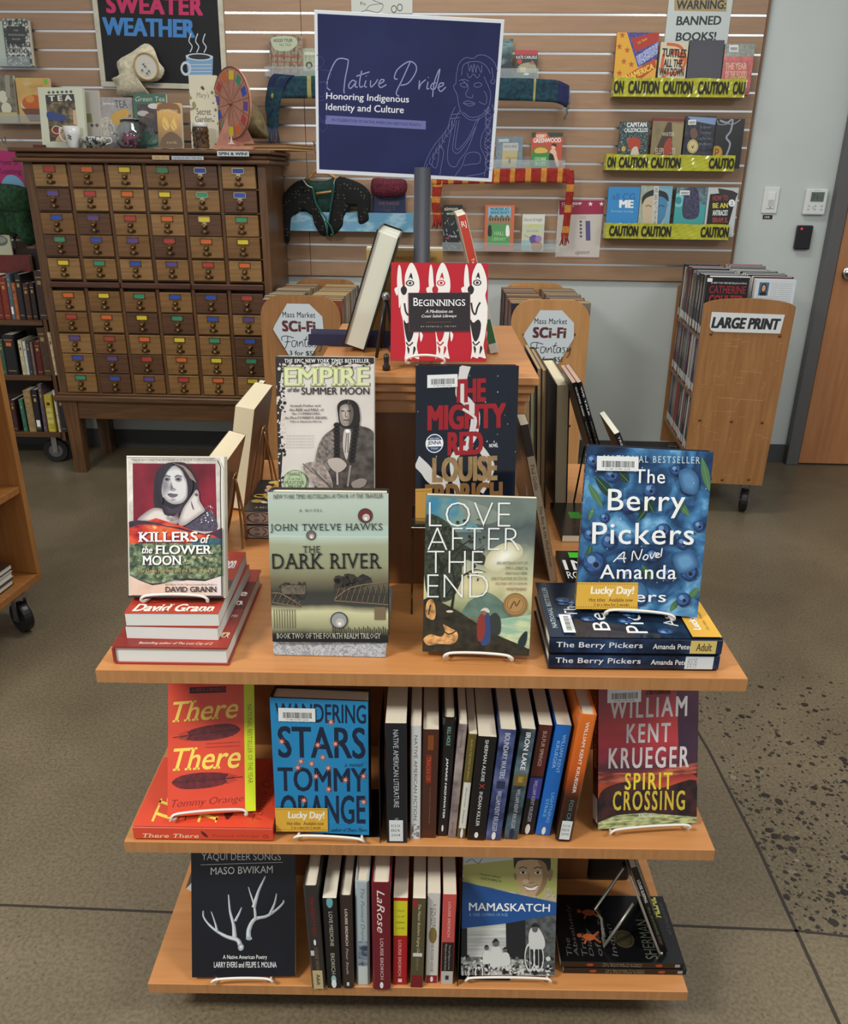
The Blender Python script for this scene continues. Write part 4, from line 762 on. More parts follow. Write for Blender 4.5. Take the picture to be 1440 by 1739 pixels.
# ---- platform: beginnings, leaning books, tan book, sign
ZP = 1.0925
def art_begin(c):
 c.quad('H', (85, 135), (588, 145), (575, 718), (72, 706))
 c.fill(mat((176, 30, 44), .3)); wh = mat((226, 222, 216), .35); bk = ink((34, 28, 32))
 def fish(cx, s, eye=bk, side=1):
  F = lambda L: [(cx+side*x*s, y) for x, y in L]
  c.blob(F([(-8, 300), (-6, 220), (10, 165), (28, 138), (48, 165), (66, 230), (68, 290), (60, 330), (70, 390), (78, 450), (66, 500), (58, 570), (50, 620), (56, 670), (60, 700), (30, 690), (18, 700), (-4, 690), (-14, 700), (-8, 640), (-12, 560), (-20, 470), (-30, 400)]), wh, 4)
  c.blob(F([(-36, 400), (-40, 330), (-46, 250), (-40, 170), (-32, 150), (-24, 180), (-20, 250), (-14, 320)]), wh, 4)
  c.disc(cx+side*20*s, 256, 22, bk if eye == bk else mat((190, 60, 60), .4), 18); c.disc(cx+side*20*s, 256, 15, wh, 12); c.disc(cx+side*20*s, 256, 8, eye, 8)
  c.blob(F([(12, 235), (26, 195), (34, 235), (22, 222)]), eye, 3); c.blob(F([(-28, 290), (-12, 270), (4, 290), (-4, 320), (-20, 320)]), eye, 3)
  c.line(F([(-10, 372), (-4, 420), (10, 440), (20, 400), (34, 370)]), .0026, eye, 4)
  c.blob(F([(-16, 470), (0, 490), (24, 470), (38, 500), (28, 570), (8, 600), (-6, 560)]), eye, 3); c.line(F([(-4, 600), (10, 620), (30, 600)]), .002, eye, 3); c.blob(F([(0, 625), (12, 640), (6, 670)]), eye, 3); c.blob(F([(34, 625), (44, 640), (30, 675)]), eye, 3)
  c.blob(F([(-46, 330), (-60, 290), (-40, 280)]), wh, 3); c.blob(F([(70, 600), (82, 560), (66, 540)]), wh, 3)
 fish(160, 1.02); fish(322, .98, mat((176, 30, 44), .3)); fish(508, 1.05, bk, 1)
 c.rect(170, 312, 492, 540, mat((120, 40, 46), .4)); c.rect(173, 315, 489, 537, mat((38, 32, 36), .4))
 c.text('B', 197, 342, 222, 388, W_, serif=True); c.text('EGINNINGS', 226, 352, 466, 390, W_, serif=True); c.text('A Meditation on', 258, 412, 400, 430, W_, serif=True, shear=.3, res=2); c.text('Coast Salish Lifeways', 238, 440, 420, 461, W_, serif=True, shear=.3, res=2)
 c.line([(262, 484), (394, 484)], .0004, mat((150, 90, 80), .4)); c.text('BY PATRICK J. TWOHY', 234, 506, 418, 516, mat((190, 186, 180), .4), sp=1.3, res=1)
yB = .285; L_ = PY('H', (72, 700), yB); R2 = PY('H', (575, 712), yB); bw = R2.x-L_.x; T_ = PY('H', (336, 140), yB+.05)
Mx = M_up(V((L_.x, yB, ZP+.012)), 0, 15); bh = (T_.z-ZP-.012)/math.cos(math.radians(15))
book('red and white paperback with black salmon figures standing on the top platform', bw, bh, .012, Mx, art_begin, cover=(170, 30, 44))
lip_easel(Mx, bw, .012, 'small white wire easel under the red salmon book on the top platform', .05, .10, WIREW, WE, depth=.04, dx=-.02)
o = thing('book_easel', 'black wire easel with a silver ball hinge behind the white-edged tilted book', 'book stand', Matrix.Identity(4)); mb = MB(); kn = PY('G', (855, 345), .36)
for p_, y_ in (((800, 740), .345), ((905, 660), .40), ((830, 640), .43)): q_ = PY('G', p_, y_); q_.z = ZP+.003; mb.tube([kn, q_], .0028, WIREB, 6)
mb.build('legs', o, True); mb = MB(); mb.lathe([(0, -.007), (.005, -.005), (.007, 0), (.005, .005), (0, .007)], mat((150, 156, 160), .25, .8), 14, Matrix.Translation(kn)); mb.build('ball_hinge', o, True)
q_ = PY('H', (50, 705), .27); q_.z = ZP; o = thing('black_peg', 'tiny black peg standing left of the red salmon book on the top platform', 'peg', Matrix.Translation(q_)); mb = MB(); mb.lathe([(0, .0005), (.006, .0005), (.006, .006), (.0035, .01), (.0045, .018), (.0035, .024), (0, .026)], WIREB, 14); mb.build('peg', o, True)
print('begin', bw, bh)
def lean_book(label, crop, b0, b1, t0, t1, y, z, depth, **kw):
 """thick book leaning sideways with its foot end in plane y: edges b0-b1 (foot) and t0-t1 (head)"""
 bm = (PY(crop, b0, y)+PY(crop, b1, y))/2; tm = (PY(crop, t0, y)+PY(crop, t1, y))/2; Z = (tm-bm).normalized(); t = (PY(crop, t1, y)-PY(crop, t0, y)).length
 return bm, tm, Z, t
def leaner(label, crop, b0, b1, t0, t1, y, zb, w, cover, side, hard=True, spine=None, pages=None, tmul=1, front=None, back=None, group=None):
 bm, tm, Z, t = lean_book(label, crop, b0, b1, t0, t1, y, zb, w); t *= tmul
 h = (tm.z-zb)/Z.z;
 if side == 'fore':   # fore-edge (x=w) faces -y ; front cover faces -x
  X = V((0, -1, 0)); Y = Z.cross(X); O = tm-Z*h - Y*(t/2) - X*w
 elif side == 'forer':  # fore-edge faces the viewer and back cover on the left: front cover faces +x -> foot turned; book head down is avoided by facing back
  X = V((0, -1, 0)); Y = Z.cross(X); O = tm-Z*h - Y*(t/2) - X*w
 else:                # spine faces the viewer
  X = V((0, 1, 0)); Y = Z.cross(X); O = tm-Z*h - Y*(t/2)
 low = min((O+Y*a).z for a in (0, t)); O.z += zb-low+.0005
 return book(label, w, h, t, axes(O, X, Y, Z), front, spine, back, cover=cover, hard=hard, pages=pages, group=group), h, t
b_, h_, t_ = leaner('thick pale-edged book tilted to the right on the left of the platform', 'G', (605, 695), (715, 695), (800, 0), (935, 25), .40, ZP, .19, (30, 28, 28), 'fore', pages=mpages('pgreen', (214, 216, 198))); print('white', h_, t_)
def sp_thin(c): c.fill(mat((186, 62, 44), .4)); c.rect(0, .62, 1, .75, mat((206, 200, 190), .4)); c.rect(0, .75, 1, .93, mat((46, 104, 66), .4)); c.rect(0, .93, 1, 1, mat((190, 196, 190), .4)); c.text('Twig Heritage', .25, .3, .75, .5, W_, rot=-90); c.text('RJ', .2, .04, .8, .09, W_)
b_, h_, t_ = leaner('tall thin red and green spined picture book leaning left behind the salmon book', 'X', (832, 600), (846, 600), (776, 369), (792, 368), .40, ZP, .21, (190, 180, 160), 'spine', hard=False, spine=sp_thin); print('thin', h_, t_)
def art_navy(c): c.fill(mat((34, 30, 56), .3)); c.text('NATIVE STARS', .2, .1, .8, .16, mat((46, 42, 70), .3))
P0 = PY('G', (418, 560), .47); P1 = PY('G', (640, 565), .47)
book('dark navy hardcover standing behind the sepia portrait history', .15, P0.z-ZP+.002, .012, M_up(V((P0.x, .455, ZP+.0005)), -4, 8), art_navy, cover=(38, 34, 60), hard=True)
book('thin navy book behind the dark navy hardcover on the platform', .15, P0.z-ZP+.008, .008, M_up(V((P0.x+.002, .472, ZP+.0005)), -4, 8), None, cover=(60, 60, 84))
def art_tan(c):
 c.fill(mat((196, 164, 96), .45)); c.rect(0, 0, 1, .03, mat((222, 210, 170), .5)); c.text('FRANCES DENSMORE', .38, .1, .92, .14, ink((96, 66, 30)), serif=True);
 for i in range(9): c.text('a record of the songs and the people who kept them', .12, .5+i*.03, .62, .515+i*.03, ink((110, 84, 44)), res=1)
 c.rect(.37, .62, .56, .76, ink((40, 30, 24))); c.disc(.465, .68, .05, mat((170, 120, 90), .5), .035); c.rect(.40, .72, .53, .755, mat((120, 50, 44), .5))
 c.text('about the author', .6, .84, .9, .865, ink((60, 40, 20)), res=1)
P0 = PY('X', (622, 418), .60); P1 = PY('X', (752, 420), .60)
book('large tan book facing backwards behind the sign pole with a tiny author photo', P1.x-P0.x, P0.z-ZP-.002, .014, axes((P0.x, .615, ZP+.0005), (1, 0, 0), (0, .9945, .1045), (0, -.1045, .9945)), art_tan, cover=(190, 160, 96))
# ---- sign on its pole
pole = thing('sign_stand', 'dark grey round pole rising from the top platform to carry the sign', 'sign pole', Matrix.Translation((-.009, .428, ZP)))
mb = MB(); mb.lathe([(.0, .0), (.055, .0), (.055, .006), (.02, .01), (.0132, .012), (.0132, .287), (0, .2875)], mat((58, 61, 68), .4, 0, 'grey_steel'), 24); mb.build('pole', pole, True)
mb = MB(); mb.box(-.011, .0135, .262, .011, .0165, .282, mat((60, 62, 66), .5), bev=.001); mb.build('clip', pole)
q_ = [PY('X', p_, .462) for p_ in ((531, 17), (858, 36), (834, 309), (540, 296))]
bl, br_, tl, tr = q_[3], q_[2], q_[0], q_[1]; X = (br_-bl).normalized(); sw = (br_-bl).length; X2 = ((tr-tl).normalized()+X).normalized(); sw = ((tr-tl).length+sw)/2; mid = sum(q_, V((0, 0, 0)))/4; sh = ((tl-bl).length+(tr-br_).length)/2
Zs = V((0, -.10, .995)).normalized(); Xs = V((X2.x, 0, X2.z)).normalized(); Ys = Zs.cross(Xs).normalized(); Zs = Xs.cross(Ys)
sign = thing('poster_sign', 'dark blue poster with a white line-drawn portrait, with white border on the grey pole', 'sign', axes(mid-Xs*sw/2-Zs*sh/2, Xs, Ys, Zs))
mb = MB(); mb.box(0, 0, 0, sw, .004, sh, mat((214, 220, 226), .5), bev=.0006)
c = Cv(mb, (0, 0, 0), (1, 0, 0), (0, 0, 1), (0, -1, 0), sw, sh); c.quad('K', (218, 42), (1005, 85), (945, 743), (240, 710))
c.poly([(232, 58), (990, 100), (932, 728), (250, 694)], mart('signblue', [(.3, (24, 30, 72)), (.7, (34, 42, 92))], 7, rough=.4))
sc = mat((150, 152, 190), .4); sw_ = mat((226, 228, 236), .4)
N1 = [[(290, 375), (276, 360), (285, 310), (315, 250), (355, 248), (362, 262), (350, 330), (346, 380), (350, 384)], [(395, 340), (380, 335), (365, 355), (372, 368), (388, 352), (396, 338), (392, 360), (402, 362)], [(418, 295), (410, 340), (412, 362), (425, 358)], [(396, 318), (450, 300)], [(436, 335), (430, 358), (440, 362)], [(436, 316), (438, 319)], [(455, 335), (456, 362), (475, 345), (484, 330)], [(486, 352), (505, 342), (510, 334), (498, 332), (488, 350), (496, 364), (520, 352)],
 [(572, 400), (560, 385), (585, 330), (612, 270), (618, 258)], [(565, 330), (552, 325), (565, 290), (610, 258), (638, 270), (640, 300), (610, 345), (578, 355)], [(655, 335), (652, 372), (660, 350), (680, 332)], [(690, 340), (685, 368), (694, 368)], [(690, 322), (692, 324)], [(722, 345), (708, 348), (700, 365), (712, 372), (724, 355), (738, 288), (716, 340), (708, 402)], [(728, 366), (750, 355), (752, 346), (738, 348), (732, 366), (742, 380), (762, 362)]]
script(c, N1, .0016, sc)
c.text4('Honoring Indigenous', (274, 384), (613, 398), (611, 434), (273, 419), sw_, bold=.012); c.text4('Identity and Culture', (274, 428), (592, 440), (590, 478), (273, 464), sw_, bold=.012)
c.poly([(272, 477), (681, 500), (680, 534), (272, 512)], mat((108, 112, 168), .4)); c.text4('IN CELEBRATION OF NATIVE AMERICAN HERITAGE MONTH', (300, 489), (660, 510), (659, 522), (300, 501), mat((40, 46, 96), .4), res=2)
ln = .0006; sl_ = mat((124, 128, 176), .4)
cc2 = lambda L: [((680+x*.22222-440)/.41667, (60+y*.22222)/.41667) for x, y in L]
LN = [[(435, 300), (450, 230), (500, 185), (560, 190), (600, 165), (660, 170), (720, 220), (745, 290)], [(470, 320), (480, 250), (520, 220), (600, 215), (660, 250), (690, 310)], [(430, 300), (425, 380), (408, 400), (420, 440), (435, 470), (450, 560), (480, 620), (540, 660), (620, 640), (670, 570), (690, 480), (680, 420), (640, 330)], [(470, 350), (500, 380), (520, 420), (500, 460), (515, 485), (550, 490), (555, 465)], [(450, 360), (490, 350), (525, 365)], [(565, 385), (600, 375), (625, 390), (600, 410), (570, 405), (565, 385)], [(460, 385), (490, 378), (520, 395), (495, 410), (462, 400), (460, 385)], [(480, 530), (515, 515), (570, 535), (530, 555), (480, 530)], [(490, 535), (565, 537)], [(420, 560), (400, 600), (380, 650), (360, 720), (310, 790), (260, 850), (215, 930), (180, 1020), (200, 1045)], [(455, 590), (420, 650), (400, 720), (350, 780), (310, 850), (260, 920), (240, 1010)], [(380, 650), (455, 640)], [(390, 620), (460, 610)], [(400, 640), (385, 760), (360, 900), (370, 990), (420, 1010), (450, 960), (520, 860), (600, 640)], [(430, 660), (400, 850), (410, 900), (450, 900), (540, 780), (600, 650)], [(450, 660), (420, 840), (440, 880), (520, 790), (580, 660)], [(480, 600), (540, 640), (620, 620), (670, 560)], [(680, 560), (650, 640), (655, 700), (620, 780), (610, 860), (640, 930), (650, 1000), (635, 1080)], [(700, 540), (715, 600), (690, 650), (660, 720), (690, 740), (650, 800), (640, 860), (665, 900), (640, 990)], [(410, 1085), (470, 1000), (500, 920), (560, 900), (605, 920), (600, 980), (540, 990), (480, 1000)], [(300, 1080), (315, 990), (330, 900), (300, 850), (290, 960), (270, 1020), (240, 1000)], [(520, 215), (530, 290), (545, 240), (555, 300), (565, 230), (580, 300), (590, 240), (620, 300), (625, 240)], [(510, 300), (530, 340), (560, 310), (590, 340), (610, 310)], [(700, 260), (710, 340), (690, 370), (715, 385), (725, 350)], [(640, 440), (660, 480), (650, 540), (600, 520)], [(500, 1080), (600, 1065), (640, 1050)]]
for L in LN: c.line(cc2(L), ln, sl_, 4); c.k -= 1
for i in range(9):
 y = 580+i*52; c.line(cc2([(640+(i % 2)*8, y), (660, y+20), (690, y+40)]), ln, sl_, 3); c.line(cc2([(690, y), (665, y+25), (648, y+40)]), ln, sl_, 3); c.k -= 2
 x = 400-i*24; c.line(cc2([(x, 650+i*42), (x-10, 690+i*42), (x+14, 700+i*42)]), ln, sl_, 3); c.k -= 1
c.k += 3; f2 = mat((66, 70, 132), .4)
for L in ([(232, 230), (262, 250), (252, 280), (236, 275)], [(236, 290), (290, 300), (285, 330), (240, 350)], [(240, 340), (275, 350), (262, 400), (242, 395)], [(243, 420), (280, 420), (270, 500), (246, 480)], [(250, 500), (282, 520), (262, 545), (248, 530)]): c.line(L, ln*1.4, f2, 4)
mb.build('board', sign)
# ------------------------------------------------------------------ middle shelf
def feather(c, pts_tip, pts_base, w, m, md):
 a, b = V((*pts_tip, 0)), V((*pts_base, 0)); d = b-a; n = V((-d.y, d.x, 0)).normalized(); f = lambda t, s: tuple((a+d*t+n*s*w)[:2])
 c.blob([f(0, 0), f(.12, .8), f(.35, 1.0), f(.6, .9), f(.78, .5), f(.74, 0), f(.8, -.5), f(.6, -.85), f(.35, -.95), f(.12, -.7)], m, 3)
 c.line([f(0, 0), f(.5, .05), f(1.0, 0)], .0013, md)
 for i in range(14):
  t = .12+i*.045; c.line([f(t+.06, 0), f(t, .85)], .0004, md); c.line([f(t+.06, 0), f(t, -.8)], .0004, md); c.k -= 2
 for i in range(5): c.line([f(.72+i*.03, 0), f(.80+i*.03, .75-i*.1)], .0006, md, 0); c.line([f(.72+i*.03, 0), f(.8+i*.03, -.65+i*.1)], .0006, md); c.k -= 2
 c.k += 3
ORG = mart('therered', [(.3, (214, 68, 44)), (.7, (224, 84, 56))], 4, rough=.3); YEL = mat((244, 212, 92), .4)
def art_there(c):
 c.quad('C', (222, 100-40), (640, 100-46), (650, 738), (253, 772)); c.fill(ORG)
 mr = mat((96, 30, 34), .4, vary=.25, scale=120); md = ink((60, 16, 22))
 c.rect(345, 108, 545, 142, md); c.text('LITERARY DEBUT', 352, 114, 538, 134, mat((150, 60, 60), .4), rot=180, bold=.02, res=1)
 for y0, x0, x1, y1 in ((168, 256, 612, 296), (415, 270, 626, 548)): c.text4('There', (x0, y0+18), (x1, y0), (x1, y1-18), (x0, y1), YEL, serif=True, shear=.28, bold=.01)
 feather(c, (622, 336), (264, 376), 40, mr, md); feather(c, (268, 605), (636, 574), 40, mr, md)
 for i in range(2): c.text4('A thundering blistering brilliant novel', (440, 406+i*18), (620, 398+i*18), (620, 406+i*18), (440, 414+i*18), mr, shear=.3, res=1)
 c.text4('Tommy Orange', (274, 690), (638, 660), (642, 700), (276, 738), mat((120, 44, 36), .4), shear=.35, bold=-.02)
def sp_there(c): c.fill(mat((206, 220, 30), .35)); c.text('AUSTRALIAN NATIONAL BESTSELLER', .25, .25, .75, .8, ink((110, 120, 30)), rot=-90, bold=.01, res=2)
p = PZ('C', (85, 890), Z2); q = PZ('C', (798, 880), Z2)
def sp_there_flat(c):
 c.quad('C', (78, 888), (82, 800), (803, 788), (800, 882)); c.fill(ORG); c.text4('There There', (124, 846), (404, 840), (404, 874), (124, 880), mat((244, 226, 190), .4), serif=True, shear=.25)
 c.blob([(420, 815), (440, 830), (452, 862), (446, 866), (428, 850)], mat((96, 30, 34), .4)); c.text4('Tommy Orange', (476, 842), (722, 834), (722, 862), (476, 870), mat((140, 44, 36), .4), shear=.35, bold=-.02); c.ring(760, 848, 14, 3, mat((120, 44, 36), .4))
def fr_there_flat(c):
 c.fill(ORG); mr = mat((96, 30, 34), .4)
 for y0 in (.12, .45): c.text('There', .06, y0, .95, y0+.14, YEL, serif=True, shear=.28)
 c.text('Tommy Orange', .1, .84, .95, .93, mat((120, 44, 36), .4), shear=.35, bold=-.02); feather(c, (.92, .32), (.08, .36), .05, mr, ink((60, 16, 22))); feather(c, (.1, .66), (.9, .62), .05, mr, ink((60, 16, 22))); c.text('A thundering, blistering novel', .4, .4, .9, .42, mr, res=1)
 for i in range(3): c.text('now a national bestseller with praise', .3, .955+i*.01, .9, .962+i*.01, mr, res=1)
book('red-orange feather novel hardcover lying flat on the left of the middle shelf', .16, (q-p).length, .028, M_flat_spine(q.x, p.y, Z2+.028, 0), fr_there_flat, sp_there_flat, cover=(206, 70, 46), hard=True, group='red-orange feather novels')
M, w = M_stand('C', (253, 772), (650, 744), (431, 57), Z2+.034, .208)
bt_ = book('red-orange feather paperback standing on the flat copy with a lime edge', w, .208, .018, M, art_there, None, cover=(206, 222, 40), group='red-orange feather novels')
for ch in bt_.children:   # lime fore-edge strip
 if ch.name.startswith('page'): ch.data.materials[0] = mpages('plime', (206, 218, 60))
mb = MB(); mb.box(w, .0002, 0, w+.0005, .0115, .208, mat((206, 222, 30), .35)); c = Cv(mb, (w+.0005, 0, 0), (0, 1, 0), (0, 0, 1), (1, 0, 0), .0115, .208); c.text('NATIONAL BESTSELLER OF THE YEAR', .3, .22, .8, .8, ink((110, 120, 30)), rot=-90, res=1); f_ = mb.build('fore_edge_flap', bt_)
mb = MB(); mb.box(w-.0002, -.0009, 0, w+.016, -.0001, .208, mat((206, 222, 30), .35)); c = Cv(mb, (w, -.0009, 0), (1, 0, 0), (0, 0, 1), (0, -1, 0), .016, .208); c.text('NATIONAL BESTSELLER OF THE YEAR', .3, .22, .75, .8, ink((110, 120, 30)), rot=-90, res=2); mb.build('cover_flap', bt_)
lip_easel(M, w, .018, 'white wire easel under the standing red-orange feather novel', .105, .11, group=WE, depth=.03, dx=.006)
def art_stars(c):
 c.quad('C', (797, 187), (1278, 195), (1280, 865), (808, 842)); c.fill(mart('starblue', [(.3, (26, 120, 172)), (.7, (38, 138, 190))], 5, rough=.14)); nv = mat((22, 36, 62), .3)
 for t, x0, y0, x1, y1 in (('WANDERING', 822, 212, 1268, 304), ('STARS', 830, 322, 1264, 476), ('TOMMY', 824, 522, 1268, 642), ('ORANGE', 832, 660, 1262, 806)): c.text(t, x0, y0, x1, y1, nv, bold=.018)
 c.text('a novel', 1158, 494, 1252, 516, nv, shear=.4, bold=-.01); c.text('author of There There', 1085, 828, 1270, 846, nv, shear=.4, res=1)
 sm = mat((206, 120, 104), .35); sc_ = mat((226, 170, 150), .35)
 for x, y in ((1093, 298), (849, 397), (1026, 410), (1114, 403), (1050, 470), (941, 491), (994, 502), (925, 522), (1077, 522), (1014, 564), (1162, 580), (1254, 560), (1077, 627), (952, 684), (1254, 690)):
  for i in range(8):
   a = math.pi*i/4+.2; c.poly([(x+math.cos(a-.25)*7, y+math.sin(a-.25)*7), (x+math.cos(a)*23, y+math.sin(a)*23), (x+math.cos(a+.25)*7, y+math.sin(a+.25)*7)], sm); c.k -= 1
  c.k += 1; c.disc(x, y, 10, sm, n=12); c.disc(x, y, 6, sc_, n=8)
 c.bars(838, 232, 1018, 296); lucky(c, 806, 722, 1070, 842)
M, w = M_stand('C', (808, 842), (1280, 865), (1038, 191), Z2+.010, .236)
book('blue hardcover with navy lettering and pink starbursts on the middle shelf', w, .236, .034, M, art_stars, lambda c: c.fill(mat((40, 44, 54), .3)), cover=(26, 26, 32), hard=True, gloss=.15)
lip_easel(M, w, .034, 'white wire easel holding the blue starburst hardcover', .098, .13, group=WE, dx=.012)
def spine_fill(col, items, top=None):
 def f(c):
  c.fill(col if not isinstance(col, tuple) else mat(col, .35))
  for it in items: it(c)
 return f
def tx(t, y0, y1, x0=.28, x1=.72, col=WHITE, **k): return lambda c: c.text(t, x0, y0, x1, y1, mat(col, .45), rot=-90, **k)
def rc(y0, y1, col, x0=0, x1=1): return lambda c: c.rect(x0, y0, x1, y1, mat(col, .35) if isinstance(col, tuple) else col)
def lbl(y0, y1, x0=.12, x1=.95):
 def f(c):
  c.rect(x0, y0, x1, y1, mat((220, 226, 226), .25))
  for i, t in enumerate(('813.54', 'ERDR', '2004')): c.text(t, x0+.1, y0+(y1-y0)*(.2+i*.22), x1-.15, y0+(y1-y0)*(.33+i*.22), ink((90, 92, 96)), res=1)
 return f
def logo(y, r=.2, col=WHITE, x=.5): return lambda c: c.disc(x, y, r, mat(col, .4), r*.25, 12)
def spine_book(label, crop, bl, br, tl, tr, z, depth, col, fn, hard=False, group=None, pages=None):
 M, t, h = M_spine_px(crop, bl, br, tl, tr, z)
 return book(label, depth, h, max(t, .006), M, None, fn, cover=col, hard=hard, group=group, pages=pages, gloss=.3), t, h
GM = 'row of books standing on the middle shelf'
bluesky = mart('bwater', [(.35, (34, 44, 84)), (.5, (70, 82, 128)), (.65, (104, 112, 150))], 30, rough=.3)
irl = mart('ironl', [(.35, (34, 44, 50)), (.55, (80, 104, 116)), (.7, (120, 134, 140))], 26, rough=.3)
fox = mart('fox', [(0, (26, 18, 16)), (.35, (60, 30, 20)), (.55, (200, 92, 30)), (1, (226, 118, 44))], 12, ('Z', 0, .24), .25, .2)
rows2 = [
 ('thick black paperback with a white call-number label, leftmost of the middle shelf row', (64, 726), (148, 720), (46, 238), (156, 235), .155, (26, 30, 36), [tx('NATIVE AMERICAN LITERATURE', .05, .69, .36, .62, (190, 194, 200)), tx('Velie', .78, .8, .4, .6, (170, 174, 180)), lbl(.80, .985, .1, .82)], False),
 ('white spined paperback with grey lettering, second in the middle shelf row', (160, 708), (200, 710), (160, 245), (208, 248), .152, (206, 208, 206), [tx('NATIVE AMERICAN FICTION', .08, .82, .3, .68, (60, 64, 70)), rc(.86, .99, mart('nf', [(.45, (120, 120, 120)), (.55, (220, 220, 220))], 200))], False),
 ('brown and orange paperback with a boxed orange title', (202, 703), (264, 703), (212, 262), (278, 262), .14, (74, 40, 30), [rc(.05, .18, (130, 70, 30), .3, .7), rc(.22, .48, (120, 44, 30), .2, .6), tx('TRACKS OF', .24, .46, .26, .54, (196, 90, 50)), tx('an american tribal anthology', .52, .86, .5, .6, (150, 110, 80))], False),
 ('black hardcover with teal and bold white spine lettering and torn wrapper', (264, 697), (314, 695), (290, 216), (352, 218), .15, (24, 24, 26), [tx('KILL HOLE', .07, .22, .3, .75, (120, 170, 160), bold=.02), tx('JAMAKE HIGHWATER', .32, .84, .35, .68, bold=.03, shear=.2), logo(.93, .12)], True),
 ('greyish purple paperback with faded photo spine', (314, 702), (346, 702), (356, 240), (396, 242), .13, mart('grphoto', [(.35, (110, 96, 96)), (.6, (170, 156, 150))], 25), [tx('Dreaming', .05, .2, .3, .6, (80, 60, 60)), tx('Sherman', .86, .96, .35, .6, (70, 60, 60))], False),
 ('slim paperback with olive upper and white lower spine', (350, 706), (384, 705), (398, 282), (434, 282), .125, (98, 86, 42), [rc(.45, .9, (216, 216, 206)), tx('BLUES IN THE WIND OF SPRING', .05, .42, .3, .6, (180, 160, 90)), tx('Sherman Alexie', .5, .85, .35, .6, (90, 90, 90)), logo(.95, .2)], False),
 ('black paperback with small white lettering split by a red X', (390, 715), (463, 713), (436, 295), (514, 293), .135, (20, 20, 22), [tx('SHERMAN ALEXIE', .03, .42, .4, .6), tx('X', .44, .49, .35, .65, (190, 60, 60)), tx('INDIAN KILLER', .52, .86, .4, .6), logo(.95, .12)], False),
 ('violet-blue paperback with rippling water printed on its spine', (466, 712), (528, 716), (516, 262), (605, 268), .135, bluesky, [tx('BOUNDARY WATERS', .03, .43, .32, .68, (200, 206, 220), bold=.01), rc(.45, .52, (44, 50, 80), .2, .8), tx('WILLIAM KENT KRUEGER', .54, .92, .32, .66, (200, 206, 220)), logo(.96, .15)], False),
 ('dark teal paperback with a gold band across its spine', (541, 708), (598, 712), (606, 262), (680, 264), .135, irl, [tx('IRON LAKE', .03, .36, .34, .72, bold=.02), rc(.40, .50, (120, 96, 40)), tx('NATIONAL AWARD', .42, .47, .3, .7, (220, 200, 120), res=1), tx('WILLIAM KENT KRUEGER', .53, .9, .35, .65, (190, 196, 200)), logo(.95, .2, (30, 40, 70))], False),
 ('paperback with a maroon top and violet block on its spine', (606, 688), (662, 694), (681, 245), (744, 250), .135, (26, 24, 30), [rc(0, .45, (84, 36, 32)), tx('SULFUR SPRINGS', .05, .36, .38, .68, (200, 170, 150)), rc(.47, .66, (60, 60, 140)), tx('WILLIAM KENT KRUEGER', .49, .88, .36, .66, (190, 190, 210)), logo(.95, .2)], False),
 ('bright blue paperback with pale blue lettering in the middle shelf row', (670, 694), (730, 695), (750, 245), (824, 250), .135, (26, 104, 190), [tx('WILLIAM KENT', .08, .42, .55, .8, (150, 200, 240)), tx('KRUEGER', .14, .38, .2, .45, (150, 200, 240)), tx('LIGHTNING', .60, .88, .55, .8, (130, 190, 236)), tx('STRIKE', .66, .83, .22, .45, (130, 190, 236)), logo(.96, .15)], False),
 ('orange to black hardcover leaning right with a white label', (752, 718), (818, 722), (846, 206), (928, 210), .158, fox, [tx('WILLIAM KENT KRUEGER', .05, .60, .4, .68, bold=.01), tx('FOX CREEK', .66, .9, .35, .68, (70, 140, 150)), lbl(.83, .985, .05, .95)], True)]
for lab, bl, br, tl, tr, dp, col, items, hard in rows2:
 spine_book(lab, 'D', bl, br, tl, tr, Z2+.0004, dp, col, spine_fill(col, items), hard, GM)
def bookend(label, x, y, z, w, h, face):
 root = thing('bookend', label, 'bookend', Matrix.Translation((x, y, z)), 'black metal bookends'); m = mat((16, 16, 18), .4); mb = MB()
 mb.box(-.0006, 0, .0004, .0006, w, h, m); mb.build('upright', root); mb = MB(); mb.box(min(0, face)*.09, .012, .0002, max(0, face)*.09, w-.012, .0012, m); mb.build('foot', root)
p = PZ('D', (50, 715), Z2); bookend('black metal bookend left of the middle shelf row', p.x-.0045, .004, Z2, .13, .19, -1)
